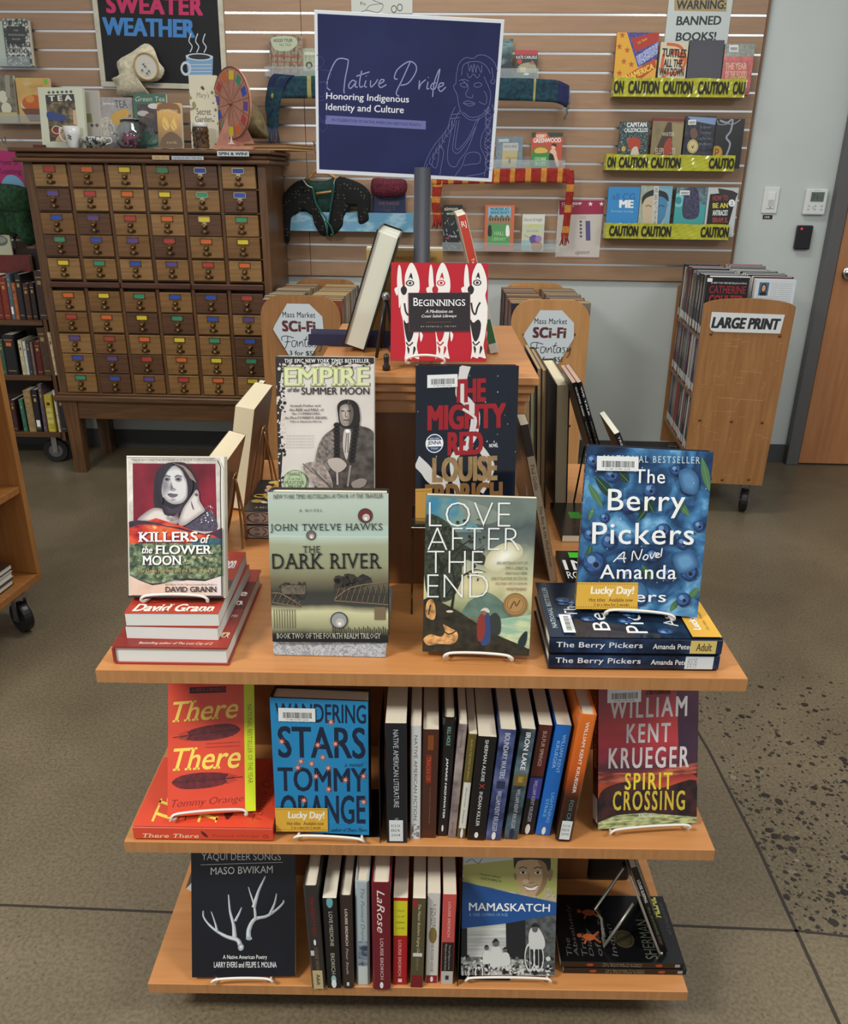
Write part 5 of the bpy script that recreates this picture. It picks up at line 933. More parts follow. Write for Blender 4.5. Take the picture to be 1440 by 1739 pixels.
def art_spirit(c):
 c.quad('D', (912, 62), (1322, 60), (1327, 640), (925, 668))
 c.fill(mart('spirit', [(0, (40, 32, 34)), (.12, (70, 40, 40)), (.22, (214, 96, 60)), (.32, (150, 52, 48)), (.42, (80, 44, 52)), (.55, (160, 46, 58)), (.7, (186, 60, 60)), (.85, (150, 60, 62)), (1, (110, 46, 56))], 8, ('Z', 0, .236), .35, .14, stretch=(1, 1, 2.5), dist=.5))
 c.poly([(1230, 60), (1322, 60), (1327, 460), (1250, 400), (1240, 200)], mart('spr', [(.3, (50, 36, 56)), (.7, (86, 46, 60))], 12, rough=.14))
 c.blob([(930, 520), (1000, 480), (1100, 470), (1180, 500), (1322, 470), (1326, 600), (930, 620)], mart('sprk', [(.4, (34, 26, 30)), (.6, (70, 40, 38))], 40, rough=.2)); c.poly([(925, 640), (1000, 610), (1120, 600), (1327, 618), (1327, 642), (925, 668)], mart('sprw', [(.35, (90, 100, 70)), (.6, (190, 200, 140))], 60, stretch=(1, 1, 4)))
 c.poly([(920, 430), (1100, 440), (1324, 400), (1322, 440), (1100, 470), (920, 480)], mart('sprc', [(.4, (120, 50, 44)), (.65, (200, 110, 80))], 40, stretch=(1, 1, 4), rough=.2))
 for t, x0, y0, x1, y1, m_ in (('WILLIAM', 962, 130, 1278, 212, (206, 200, 200)), ('KENT', 1034, 236, 1214, 314, (206, 200, 200)), ('KRUEGER', 962, 332, 1290, 418, (206, 200, 200)), ('SPIRIT', 1032, 436, 1226, 506, (226, 206, 60)), ('CROSSING', 984, 510, 1278, 590, (200, 176, 60))): c.text(t, x0, y0, x1, y1, mat(m_, .35), bold=.022, sp=1.25)
 c.text('A CORK O\'CONNOR NOVEL', 1110, 100, 1210, 120, ink((70, 24, 24)), shear=.2, bold=.02, res=1); c.text('A NOVEL', 1090, 605, 1150, 618, W_, res=1); c.bars(950, 88, 1090, 146)
M, w = M_stand('D', (925, 668), (1327, 640), (1117, 61), Z2+.008, .236)
def sp_spirit(c): c.fill(mart('spsp', [(.3, (60, 30, 30)), (.7, (130, 50, 40))], 30, rough=.15)); c.rect(0, .80, 1, .97, mat((214, 218, 214), .3)); c.text('SPIRIT CROSSING', .3, .1, .7, .6, mat((200, 180, 80), .4), rot=-90)
book('red and black sunset hardcover with yellow title standing at the right of the middle shelf', w, .236, .03, M, art_spirit, sp_spirit, cover=(40, 26, 32), hard=True, gloss=.14)
lip_easel(M, w, .03, 'white wire easel under the red sunset hardcover', .12, .13, group=WE)
# ------------------------------------------------------------------ bottom shelf
def art_yaqui(c):
 c.quad('E', (243, 6), (797, 0), (783, 683), (258, 690)); c.fill(mart('yq', [(.3, (15, 18, 26)), (.7, (22, 26, 36))], 6, rough=.25))
 an = mat((150, 160, 166), .45, vary=.15, scale=80); hi = mat((206, 212, 212), .45)
 def horn(pts, w_): c.line(pts, w_, an, 6, True); c.line([(x-3, y-2) for x, y in pts], w_*.5, hi, 6, True)
 horn([(505, 535), (490, 505), (440, 490), (390, 465), (345, 430), (315, 390), (314, 358)], .0085); horn([(385, 462), (375, 420), (355, 362)], .0045); horn([(475, 490), (470, 430), (452, 360), (445, 275)], .008); horn([(478, 410), (500, 370), (514, 340)], .0045)
 horn([(548, 500), (550, 450), (580, 400), (640, 385), (690, 355), (728, 320), (734, 303)], .0085); horn([(585, 400), (578, 330), (560, 270), (550, 235)], .005); horn([(575, 340), (600, 260), (640, 178)], .0075); horn([(660, 372), (685, 320), (698, 268)], .005)
 c.disc(508, 540, 15, an, 18, rot=.3); c.disc(508, 538, 9, hi); c.disc(550, 496, 16, an, 10)
 c.text('YAQUI DEER SONGS', 302, 56, 722, 100, W_, serif=False, bold=-.01); c.line([(296, 118), (732, 104)], .0007, W_); c.text4('MASO BWIKAM', (350, 132), (678, 122), (678, 160), (350, 170), W_)
 c.text('A Native American Poetry', 416, 578, 642, 604, W_, res=2); c.text('LARRY EVERS and FELIPE S. MOLINA', 370, 612, 690, 640, W_, res=2)
M, w = M_stand('E', (258, 690), (783, 683), (520, 4), Z1+.010, .229)
book('black poetry paperback with white deer antlers on the left of the bottom shelf', w, .229, .018, M, art_yaqui, cover=(22, 26, 36))
lip_easel(M, w, .018, 'white wire easel under the antler poetry book', .092, .12, group=WE)
Ze = V((.62, 0, .785)); Xe = V((0, -1, 0)); Ye = Ze.cross(Xe)
P0 = PZ('E', (186, 262), Z1)
book('thin grey-white book leaning behind the antler poetry book', .15, .17, .016, axes((P0.x+.016, P0.y+.15, Z1+.013), Xe, Ye, Ze), None, cover=(70, 66, 64), pages=mpages('pw'), hard=False)
GB = 'row of books standing on the bottom shelf'
ser = dict(serif=True)
rows1 = [
 ('worn dark hardcover with dull red spine title and a cream Adult label', 'E', (868, 752), (940, 742), (808, 238), (912, 218), .158, (48, 44, 44), [tx('THE MIGHTY RED', .09, .47, .35, .72, (120, 30, 28), bold=.03), logo(.53, .12), tx('LOUISE ERDRICH', .58, .86, .42, .75, (110, 92, 70), bold=.03), rc(.61, .66, (200, 200, 196), 0, .35), rc(.81, 1, (190, 176, 130)), tx('Adult', .85, .96, .35, .75, (40, 36, 30), bold=.02)], True),
 ('black paperback with pale blue ornaments at both spine ends', 'E', (948, 742), (1018, 744), (915, 286), (1000, 288), .14, (22, 24, 26), [tx('LOVE MEDICINE', .14, .52, .38, .66, (190, 190, 170), **ser), tx('ERDRICH', .60, .84, .36, .66, (190, 190, 170), **ser), logo(.04, .25, (110, 170, 180)), logo(.90, .2, (150, 190, 190)), logo(.95, .2)], False),
 ('dark brown hardcover with narrow cream lettering on the bottom shelf', 'E', (1024, 745), (1084, 745), (1001, 276), (1080, 280), .155, (52, 40, 38), [tx('LOUISE ERDRICH', .13, .52, .34, .66, (214, 206, 190), bold=.02), tx('Four Souls', .55, .84, .36, .64, (200, 190, 176), shear=.25), rc(.93, .97, (220, 220, 214), .35, .65)], True),
 ('pale blue hardcover with thin script lettering on the bottom shelf', 'E', (1097, 726), (1164, 730), (1082, 208), (1165, 200), .158, (168, 184, 188), [tx('The Painted Drum', .06, .55, .36, .72, (60, 60, 64), shear=.35, bold=-.01), rc(.56, .80, mart('pdrum', [(.4, (50, 66, 90)), (.6, (150, 164, 176))], 60)), tx('Louise Erdrich', .60, .84, .38, .66, (60, 60, 70), shear=.2), rc(.81, .99, (200, 208, 204))], True),
 ('dark red hardcover with large white script on its spine', 'E', (1179, 752), (1270, 752), (1172, 214), (1268, 208), .158, (108, 22, 38), [tx('LaRose', .06, .45, .22, .74, (232, 222, 216), shear=.35), tx('LOUISE ERDRICH', .50, .90, .42, .64, (226, 200, 196), **ser), logo(.955, .13)], True),
 ('red paperback with a yellow block on its spine', 'E', (1281, 726), (1354, 726), (1281, 284), (1362, 288), .14, (170, 18, 28), [rc(.03, .42, (210, 206, 40)), tx('LOUISE ERDRICH', .47, .90, .36, .58, (226, 190, 180), **ser), rc(.93, .97, (220, 220, 214), .35, .65)] + [(lambda c, i=i, t=t: c.text(t, .2, .13+i*.065, .8, .15+i*.065, ink((120, 120, 30)), res=1)) for i, t in enumerate(('TALES', 'OF', 'BURNING', 'LOVE'))], False),
 ('olive paperback with a dark red foot on its spine', 'F', (-10, 710), (52, 712), (2, 275), (68, 280), .14, (82, 76, 52), [tx('The Master Butchers Singing Club', .06, .62, .36, .66, (206, 196, 160), shear=.25), rc(.60, .64, (210, 210, 206), .1, .9), tx('ERDRICH', .66, .80, .38, .6, (140, 126, 90)), rc(.86, 1, (120, 26, 34)), logo(.05, .2, (150, 40, 44), .15)], False),
 ('white paperback with a gold seal and dark red spine foot', 'F', (64, 688), (124, 690), (76, 250), (138, 252), .138, (208, 206, 198), [tx('LOUISE', .12, .37, .5, .72, (90, 84, 80)), tx('ERDRICH', .16, .41, .2, .44, (90, 84, 80)), logo(.455, .36, (130, 110, 60)), tx('THE ROUND HOUSE', .53, .87, .36, .62, (110, 60, 60)), rc(.91, 1, (140, 28, 44)), logo(.955, .13)], False),
 ('coral and black spined paperback beside the smiling boy memoir', 'F', (137, 694), (200, 694), (150, 256), (219, 258), .138, (196, 80, 76), [tx('LOUISE ERDRICH', .08, .46, .4, .62, (236, 190, 180)), rc(.52, .85, (28, 24, 28)), tx('The Last Report on the', .55, .83, .52, .72, (180, 176, 170)), tx('Miracles at Little No Horse', .54, .84, .25, .42, (180, 176, 170)), rc(.85, 1, (190, 188, 180)), rc(.90, .95, (50, 50, 50), .35, .65)], False)]
for lab, cr, bl, br, tl, tr, dp, col, items, hard in rows1:
 spine_book(lab, cr, bl, br, tl, tr, Z1+.0004, dp, col, spine_fill(col, items), hard, GB)
p = PZ('F', (215, 690), Z1); bookend('black metal bookend right of the bottom shelf row', p.x+.002, .004, Z1, .13, .17, 1)
def art_mama(c):
 c.quad('F', (258, 20), (720, 22), (695, 655), (238, 650))
 c.fill(mart('mphoto', [(.35, (120, 124, 120)), (.6, (190, 192, 186))], 30, stretch=(1, 1, 5))); gr = mat((168, 172, 98), .4)
 c.poly([(258, 20), (720, 22), (716, 90), (714, 300), (600, 262), (260, 195)], gr); c.poly([(258, 20), (500, 22), (498, 85), (262, 112)], mat((196, 202, 196), .4)); c.line([(270, 100), (300, 84), (330, 104), (350, 80)], .001, ink((60, 60, 60)), 4)
 c.text('MAMASKATCH', 270, 40, 450, 70, gr, res=1)
 sk = mat((186, 158, 118), .5); sk2 = mat((146, 118, 84), .5); hr = mat((44, 38, 38), .5); wl_ = mat((206, 184, 148), .5)
 c.blob([(500, 262), (530, 235), (560, 240), (640, 270), (660, 220), (690, 240), (706, 285), (650, 300), (560, 290)], mat((170, 160, 130), .5, vary=.2, scale=300))
 c.blob([(506, 130), (503, 90), (512, 60), (560, 46), (630, 46), (676, 62), (684, 100), (678, 150), (660, 120), (640, 96), (560, 92), (520, 100)], hr)
 c.blob([(510, 150), (516, 110), (530, 90), (600, 84), (650, 96), (668, 140), (664, 190), (640, 240), (600, 262), (565, 255), (530, 215), (514, 180)], sk); c.blob([(620, 90), (655, 100), (668, 140), (664, 190), (640, 240), (605, 262), (640, 190), (640, 130)], sk2)
 c.blob([(668, 160), (680, 130), (694, 140), (690, 170), (676, 190)], sk2); c.blob([(508, 150), (502, 165), (512, 185), (518, 165)], sk2)
 for x in (548, 620): c.disc(x, 148, 15, W_, 7); c.disc(x, 147, 8, hr, 7); c.line([(x-20, 128), (x, 120), (x+20, 127)], .0014, hr, 3)
 c.line([(578, 150), (572, 190), (585, 198), (602, 192)], .0012, sk2, 3); c.blob([(552, 212), (585, 222), (620, 208), (605, 230), (572, 232)], W_); c.line([(550, 210), (585, 220), (622, 206)], .0012, mat((120, 60, 50), .5), 3); c.line([(565, 236), (605, 234)], .001, mat((150, 90, 70), .5)); c.disc(560, 190, 16, wl_, 12);
 for i, t in enumerate(('"Heartbreaking"', '-OLIVE ROBINSON')): c.text4(t, (335, 150+i*18), (440, 166+i*18), (440, 178+i*18), (335, 162+i*18), ink((90, 110, 60)), res=1)
 bl_ = mat((32, 78, 140), .35); c.poly([(248, 192), (480, 245), (716, 292), (712, 352), (460, 396), (236, 420)], bl_); c.text4('MAMASKATCH', (282, 294), (678, 300), (676, 338), (282, 334), W_, bold=.012); c.text('A CREE COMING OF AGE', 282, 345, 470, 360, mat((130, 166, 204), .4), res=1)
 c.poly([(236, 420), (460, 396), (460, 560), (236, 560)], mart('msid', [(.4, (168, 172, 168)), (.6, (204, 206, 200))], 8, stretch=(1, 1, 30)))
 dk = mat((26, 28, 32), .5); md = mat((90, 92, 92), .5); lt = mat((200, 202, 198), .5)
 c.poly([(462, 396), (556, 378), (556, 570), (462, 570)], dk); c.poly([(556, 376), (712, 352), (706, 650), (556, 640)], mat((74, 78, 78), .5, vary=.3, scale=120)); c.poly([(240, 420), (272, 418), (270, 560), (240, 560)], dk)
 c.specks(140, 240, 560, 700, 640, 3, 14, [dk, md, lt], 6)
 c.blob([(570, 470), (575, 430), (590, 412), (612, 412), (630, 430), (650, 480), (640, 520), (580, 520)], lt); c.disc(602, 420, 15, md, 18); c.blob([(582, 410), (602, 392), (624, 408)], dk); c.poly([(582, 520), (640, 520), (630, 630), (590, 630)], dk)
 for x in (575, 618): c.ring(x, 560, 26, 5, lt, 72, 18); c.line([(x, 490), (x, 630)], .001, lt)
 for x, y, s in ((410, 500, 1.2), (365, 520, .8), (455, 530, .8)):
  c.blob([(x-24*s, y+60*s), (x-22*s, y+20*s), (x, y+4), (x+24*s, y+20*s), (x+28*s, y+80*s), (x-20*s, y+90*s)], lt); c.disc(x, y-8*s, 13*s, md, 15*s); c.blob([(x-15*s, y-10*s), (x, y-28*s), (x+15*s, y-10*s), (x+6*s, y-16*s)], dk)
 c.specks(50, 240, 600, 700, 645, 3, 12, [dk, lt], 12)
 for i in range(10): c.rect(242+i*11, 612, 246+i*11, 648, [W_, dk, md][i % 3]); c.k -= 1
 c.k += 2
M, w = M_stand('F', (238, 650), (695, 655), (489, 21), Z1+.009, .229)
book('blue and green banded memoir with a smiling boy portrait on the bottom shelf', w, .229, .022, M, art_mama, cover=(30, 34, 44), pages=mpages('pw'))
lip_easel(M, w, .022, 'white wire easel under the smiling boy memoir', .135, .13, group=WE)
p = PZ('F', (715, 643), Z1); q = PZ('F', (1335, 645), Z1)
def sp_abs(c):
 c.fill(mat((16, 16, 18), .3));
 for i, t in enumerate(('The Absolutely True Diary', 'of a Part-Time Indian')): c.text(t, .55-.38*i, .34, .85-.38*i, .66, mat((150, 150, 120), .4), rot=-90, res=2)
 c.rect(.2, .93, .8, .97, mat((150, 150, 150), .4)); c.disc(.5, .24, .3, mat((150, 66, 34), .4), .03); c.disc(.5, .8, .3, mat((150, 66, 34), .4), .03)
def fr_abs(c):
 c.fill(mat((15, 15, 17), .22)); gy = mat((84, 84, 80), .4)
 for i, t in enumerate(('The', 'Absolutely', 'True', 'Diary', 'of a', 'Part-Time', 'Indian')): c.text(t, .08 if i != 5 else .3, .06+i*.062, .12+.09*len(t)*.8, .105+i*.062, gy, shear=.1)
 c.text('SHERMAN', .05, .70, .62, .80, mat((86, 92, 76), .4)); c.text('ALEXIE', .66, .82, .98, .93, mat((200, 196, 90), .4), bold=.03); c.text('ART BY ELLEN FORNEY', .4, .95, .9, .975, gy, res=1); c.disc(.33, .56, .13, mat((62, 56, 38), .3), .085); c.ring(.33, .56, .1, .01, mat((34, 32, 24), .4), .066)
 for cx_, cy_ in ((.72, .3), (.35, .26)):
  fl = mat((170, 84, 40), .4); c.blob([(cx_-.05, cy_), (cx_, cy_-.05), (cx_+.05, cy_), (cx_+.02, cy_+.06), (cx_-.03, cy_+.05)], fl); c.line([(cx_, cy_+.04), (cx_+.08, cy_+.1)], .004, fl); c.line([(cx_, cy_+.04), (cx_-.08, cy_+.1)], .004, fl); c.disc(cx_+.02, cy_-.07, .03, fl, .02); c.line([(cx_, cy_), (cx_-.1, cy_-.04)], .003, fl)
for i, (off, lab) in enumerate(((0, 'black paperback at the bottom of the flat pair on the bottom shelf right'), (-.006, 'black paperback with orange figures on top of the flat pair on the bottom shelf right'))):
 book(lab, .14, .210, .0135, M_flat_spine(q.x+off, p.y+.001*i, Z1+.0002+.0138*(i+1), 0), fr_abs, sp_abs, cover=(18, 18, 20), group='black flat paperbacks on the bottom shelf')
zb = Z1+.0282
WM = PY('F', (1205, 590), .05)
Zr = V((-.36, 0, .933)).normalized(); Xr = V((0, 1, 0)); Yr = Zr.cross(Xr)
def fr_lean(c):
 c.fill(mat((16, 17, 18), .25)); c.text('LOUISE', .1, .16, .5, .2, W_, bold=.02); c.text('SLEEPING', .1, .22, .6, .26, W_, bold=.02)
 for i in range(4): c.text('in the absolutely comic novel of', .1, .4+i*.06, .85, .43+i*.06, mat((96, 120, 96), .4), res=1)
O_ = V((WM.x+.012, .05, zb+.004))
book('thin black book leaning on a silver easel above the flat black pair', .13, .205, .010, axes(O_, Xr, Yr, Zr), fr_lean, lambda c: (c.fill(mat((16, 17, 18), .25)), c.text('LOUISE SLEEPING', .2, .14, .8, .4, W_, rot=-90), c.text('the absolutely true', .2, .45, .8, .9, mat((96, 120, 96), .4), rot=-90, res=1)), cover=(18, 18, 20), pages=mpages('pe'))
root = thing('book_easel', 'silver wire easel propping the thin leaning black book on the bottom shelf', 'book stand', axes(O_+V((-.0125, 0, 0)), Xr, Yr, Zr), WE); bpy.context.view_layer.update(); sm = mat((176, 172, 162), .3, .6, 'dull_silver')
mb = MB(); mb.tube(smooth_path([(.0, -.002, -.002), (.0, .002, 0), (.004, .003, .153), (.05, .003, .17), (.096, .003, .153), (.10, .002, 0), (.10, -.002, -.002)], 4), .0024, sm, 6); mb.build('back_loop', root, True)
iv = root.matrix_world.inverted(); W3 = [PY('F', (1045, 112), .10), PY('F', (894, 328), .12), PY('F', (926, 375), .10), PZ('F', (938, 512), zb+.004), PY('F', (1082, 300), .075)]
mb = MB(); mb.tube([iv @ q_ for q_ in W3], .0026, sm, 6); mb.build('rear_strut', root, True)
mb = MB(); mb.lathe([(0, -.004), (.006, -.004), (.006, .004), (0, .004)], ink(), 10, Matrix.Translation(iv @ W3[0])); mb.build('hinge', root)
P0 = PZ('F', (852, 190), Z1); P1 = PZ('F', (1060, 192), Z1); o = thing('book_bin', 'black plastic bin standing at the back right of the bottom shelf', 'bin', Matrix.Translation((max(P0.x, .328), P0.y, Z1)))
mb = MB(); wb = P1.x-max(P0.x, .328); kb = mat((20, 20, 22), .4); mb.box(0, 0, .0005, wb, .012, .24, kb, bev=.006); mb.box(0, .0125, .0005, .01, .2, .24, kb, bev=.003); mb.box(wb-.01, .0125, .0005, wb, .2, .24, kb, bev=.003); mb.box(.0105, .0125, .0005, wb-.0105, .2, .01, kb); mb.build('bin_shell', o)
# ------------------------------------------------------------------ left side of the top shelf
def tilted(label, crop, ftl, ftr, dirb, y, zb, w, cover, face='fore', hard=False, spine=None, pages=None, front=None, back=None, group=None, h=None):
 """book whose edge facing the viewer has its head corners ftl, ftr in plane y and whose foot direction passes dirb"""
 A = PY(crop, ftl, y); B = PY(crop, ftr, y); tm = (A+B)/2; bm = PY(crop, dirb, y); Z = (tm-bm); Z.y = 0; Z.normalize()
 t = abs((B-A).dot(V((Z.z, 0, -Z.x)))); hh = h or (tm.z-zb-abs(Z.x)*t/2-.001)/Z.z
 X = V((0, -1, 0)) if face == 'fore' else V((0, 1, 0)); Y = Z.cross(X).normalized(); O = tm-Z*hh-Y*(t/2)-(X*w if face == 'fore' else V((0, 0, 0)))
 low = min((O+Y*a).z for a in (0, t))
 if h is None or low < zb: O.z += zb-low+.0008
 M = axes(O, X, Y, Z); return book(label, w, hh, t, M, front, spine, back, cover=cover, hard=hard, pages=pages, group=group), M, hh, t
GL = 'paperbacks leaning along the left side of the top shelf'
b1, M1, h1, t1 = tilted('thick cream-edged paperback leaning by the left side behind the portrait book', 'FF', (104, 480), (284, 522), (105, 1350), .58, Z3+.004, .20, (110, 78, 58), 'fore', pages=mpages('pc', (226, 214, 180)), group=GL)
lip_easel(M1, .2, t1, 'brass wire easel propping the thick cream-edged paperback', .12, .15, BRASSW, 'wire easels on the left side', .05)
b2, M2, h2, t2 = tilted('cream-edged paperback leaning behind the worn portrait copy', 'FF', (-140, 965), (38, 968), (-150, 1500), .35, Z3+.004, .15, (120, 84, 58), 'fore', pages=mpages('pc'), group=GL)
lip_easel(M2, .15, t2, 'brass wire easel nearest the front on the left side', .10, .14, BRASSW, 'wire easels on the left side', .05)
b3, M3, h3, t3 = tilted('dark backed paperback leaning at the rear of the left side', 'FF', (246, 350), (300, 362), (215, 1100), .76, Z3+.004, .11, (40, 32, 30), 'fore', pages=mpages('pc'), group=GL)
def seuss(c):
 c.fill(mat((196, 190, 188), .4)); g = mat((92, 92, 104), .4); g2 = mat((140, 140, 150), .4)
 c.ring(.5, .16, .46, .07, g, .13); c.disc(.3, .13, .12, g2, .03); c.disc(.7, .13, .12, g2, .03); c.line([(.2, .18), (.5, .22), (.8, .18)], .002, g, 4)
 for i in range(4): c.line([(.25, .25+i*.02), (.75, .25+i*.02)], .0012, g)
 c.ring(.5, .5, .4, .06, g, .1); c.disc(.5, .5, .2, g2, .05); c.line([(.1, .35), (.9, .38)], .002, g2)
def seuss_top(c):
 c.fill(mat((30, 27, 25), .35)); c.specks(90, .25, .08, .95, .95, .02, .07, [mat((196, 160, 70), .4), mat((206, 170, 140), .4), mat((226, 214, 180), .4)], 6); c.text('A RECORD OF CEREMONIAL OBJECTS', .06, .1, .13, .9, mat((190, 180, 160), .4), rot=-90, res=1)
p = PZ('S', (220, 1210), Z3)
for i, lab in enumerate(('white spined thick paperback with a grey mask drawing, lower of the left side pair', 'white spined thick paperback with a dark gilt cover, upper of the left side pair')):
 book(lab, .17, .19, .0275, M_flat_spine(p.x+.19+.001*i, p.y, Z3+.0285*(i+1), 0), seuss_top, seuss, cover=(46, 40, 36), group='grey mask spined paperbacks')
# ------------------------------------------------------------------ right side of the top shelf
GR = 'tall picture books along the right side of the top shelf'
tilted('thick cream-edged tall book standing by the column on the right side', 'GG', (490, 362), (585, 362), (520, 1195), .634, Z3, .24, (58, 44, 36), 'fore', pages=mpages('pc'), hard=True, group=GR, front=lambda c: c.fill(mat((60, 44, 36), .4)))
tilted('brown-edged tall book second from the outside on the right side', 'GG', (392, 262), (436, 264), (400, 1150), .62, Z3, .22, (64, 50, 38), 'fore', pages=mpages('pb', (176, 150, 110)), hard=True, group=GR)
tilted('thin brown-edged picture book third from the outside on the right side', 'GG', (366, 258), (391, 260), (372, 1150), .60, Z3, .24, (70, 56, 44), 'fore', pages=mpages('pb'), group=GR)
tilted('dark grey tall book with a pale green top edge on the right side', 'GG', (316, 292), (362, 294), (330, 1150), .58, Z3, .25, (50, 48, 48), 'fore', pages=mpages('pgr', (170, 172, 130)), hard=True, group=GR)
tilted('brown tall book nearest the column on the right side', 'GG', (282, 330), (314, 332), (300, 1150), .56, Z3, .20, (76, 64, 56), 'fore', pages=mpages('pb'), group=GR)
def sp_pair(t): return lambda c: (c.fill(mat((20, 20, 22), .3)), c.text(t, .3, .03, .75, .22, mat(WHITE, .4), rot=-90, bold=.03), c.text('letters from the river and the road', .35, .26, .7, .80, mat((170, 170, 166), .4), rot=-90, bold=.01, res=1))
b4, M4, h4, t4 = tilted('black spined paperback with white lettering leaning left on the black easel', 'GG', (598, 352), (630, 355), (735, 775), .52, Z3, .15, (20, 20, 22), 'spine', spine=sp_pair('CUSTER DIED'), pages=mpages('pk', (206, 170, 150)), group='black spined paperbacks leaning on the right side')
b5, M5, h5, t5 = tilted('black spined paperback with white lettering resting against its twin', 'GG', (633, 352), (666, 350), (772, 775), .52, Z3, .15, (20, 20, 22), 'spine', spine=sp_pair('WE TALK'), pages=mpages('pk'), group='black spined paperbacks leaning on the right side')
root = thing('book_easel', 'black wire easel under the leaning black spined paperbacks on the right side', 'book stand', M4 @ Matrix.Translation((.02, t4+.001, 0)), 'wire easels on the right side')
mb = MB()
for dx in (0, .09): mb.tube([(dx, .0, .01), (dx+(.02 if dx == 0 else -.02), .002, .15), (dx+(-.01 if dx == 0 else .01), .075, -.03+.012)], .0022, WIREB, 6)
mb.build('side_wires', root, True); mb = MB(); mb.tube([(.02, .002, .15), (.045, .003, .158), (.07, .002, .15)], .003, WIREB, 6); mb.build('hinge', root, True)
b6, M6, h6, t6 = tilted('black paperback with bright page tops leaning at the far right', 'GG', (880, 698), (922, 690), (940, 790), .42, Z3+.03, .14, (22, 22, 24), 'spine', spine=lambda c: (c.fill(mat((20, 20, 22), .3)), c.text('TREUER', .3, .03, .7, .22, mat(WHITE, .4), rot=-90)), pages=mpages('pe'), group='black spined paperbacks leaning on the right side')
def gob(c):
 c.fill(mat((176, 158, 132), .4)); c.rect(0, 0, 1, .19, mat((46, 36, 30), .25)); c.text('Paul Goble', .25, .24, .8, .40, ink((60, 50, 40)), rot=-90, serif=True); c.text('The Boy & His Mud Horses', .25, .50, .8, .90, ink((60, 50, 40)), rot=-90, serif=True)
spine_book('slim tan spined picture book leaning against the column on the right side', 'GG', (446, 1690), (502, 1690), (262, 640), (300, 636), Z3+.0004, .20, (96, 80, 62), gob)
def fr_st(c): c.fill(mat((16, 14, 16), .2)); c.rect(.25, .3, .45, .5, mat((60, 200, 40), .4)); c.text('HEALING OF MEMORY', .1, .7, .9, .74, mat((90, 60, 50), .4), res=1); c.blob([(.6, .45), (.75, .38), (.9, .5), (.75, .6)], mat((90, 84, 78), .4))
def M_flat_side(x0, y0, z0): return axes((x0, y0, z0), (1, 0, 0), (0, 0, -1), (0, 1, 0))
book('black paperback with a green sticker lying flat behind the mud-tan book', .115, .166, .014, M_flat_side(.262, .452, Z3+.0142), fr_st, cover=(18, 16, 18), group='green stickered black paperbacks')
def fr_st2(c): c.fill(mat((18, 16, 16), .2)); c.rect(.18, .05, .5, .22, mat((60, 200, 40), .4)); c.text('IN', .05, .3, .5, .6, W_); c.text('ROSEWOOD', .05, .65, .9, .85, W_)
book('black paperback with a green sticker lying flat behind the blue berry stack', .115, .13, .014, M_flat_side(.240, .252, Z3+.0142), fr_st2, cover=(18, 16, 18), group='green stickered black paperbacks')
# ------------------------------------------------------------------ book trucks
oak = mwood('oakv', (144, 98, 54), (166, 118, 70), 'Z', .45, 4, 'worn_oak', .03); oakh = mwood('oakh', (120, 82, 48), (146, 102, 60), 'X', .45, 4, 'worn_oak', .03)
oak2 = mwood('oakr', (180, 130, 78), (196, 146, 92), 'Z', .4, 3, 'worn_oak', .02); BOLT = mat((120, 84, 56), .4, .7, 'bolt')
def caster(parent, x, y, r=.05, yaw=0, col=(20, 18, 20), hub=(90, 60, 40), z0=None):
 z0 = z0 or 2*r+.02; R_ = Matrix.Translation((x, y, 0)) @ Matrix.Rotation(math.radians(yaw), 4, 'Z')
 mb = MB(); mb.lathe([(r*.55, -.012), (r*.95, -.014), (r, -.008), (r, .008), (r*.95, .014), (r*.55, .012)], mat(col, .4), 24, R_ @ axes((0, 0, r+.001), (1, 0, 0), (0, 0, 1), (0, -1, 0)))
 mb.lathe([(0, -.011), (r*.55, -.0115), (r*.55, .0115), (0, .011)], mat(hub, .35, .6), 20, R_ @ axes((0, 0, r+.001), (1, 0, 0), (0, 0, 1), (0, -1, 0)))
 c = mb.build('caster_wheel', parent, False); mb = MB(); sm_ = mat((150, 148, 144), .35, .9, 'zinc')
 for s in (-1, 1): mb.box(-.012, s*.019-.0015, r-.01, .012, s*.019+.0015, z0-.004, sm_, R_)
 mb.box(-.024, -.022, z0-.006, .024, .022, z0, sm_, R_); mb.box(-.004, -.026, r-.003, .004, .026, r+.005, sm_, R_); mb.build('fork', c)
def panel_outline(w, z0, z1, r, taper=0, arch=0, n=7):
 pts = [(-w/2+taper, z0), (w/2-taper, z0)]
 if arch:
  pts += [(w/2, z1-arch)]+[(w/2*math.cos(math.pi*i/14)*.98, z1-arch+arch*math.sin(math.pi*i/14)) for i in range(1, 14)]+[(-w/2, z1-arch)]
 else:
  pts += [(w/2-r+r*math.cos(a), z1-r+r*math.sin(a)) for a in [math.pi/2*i/n for i in range(n+1)]]+[(-w/2+r+r*math.cos(a), z1-r+r*math.sin(a)) for a in [math.pi/2+math.pi/2*i/n for i in range(n+1)]]
 return pts
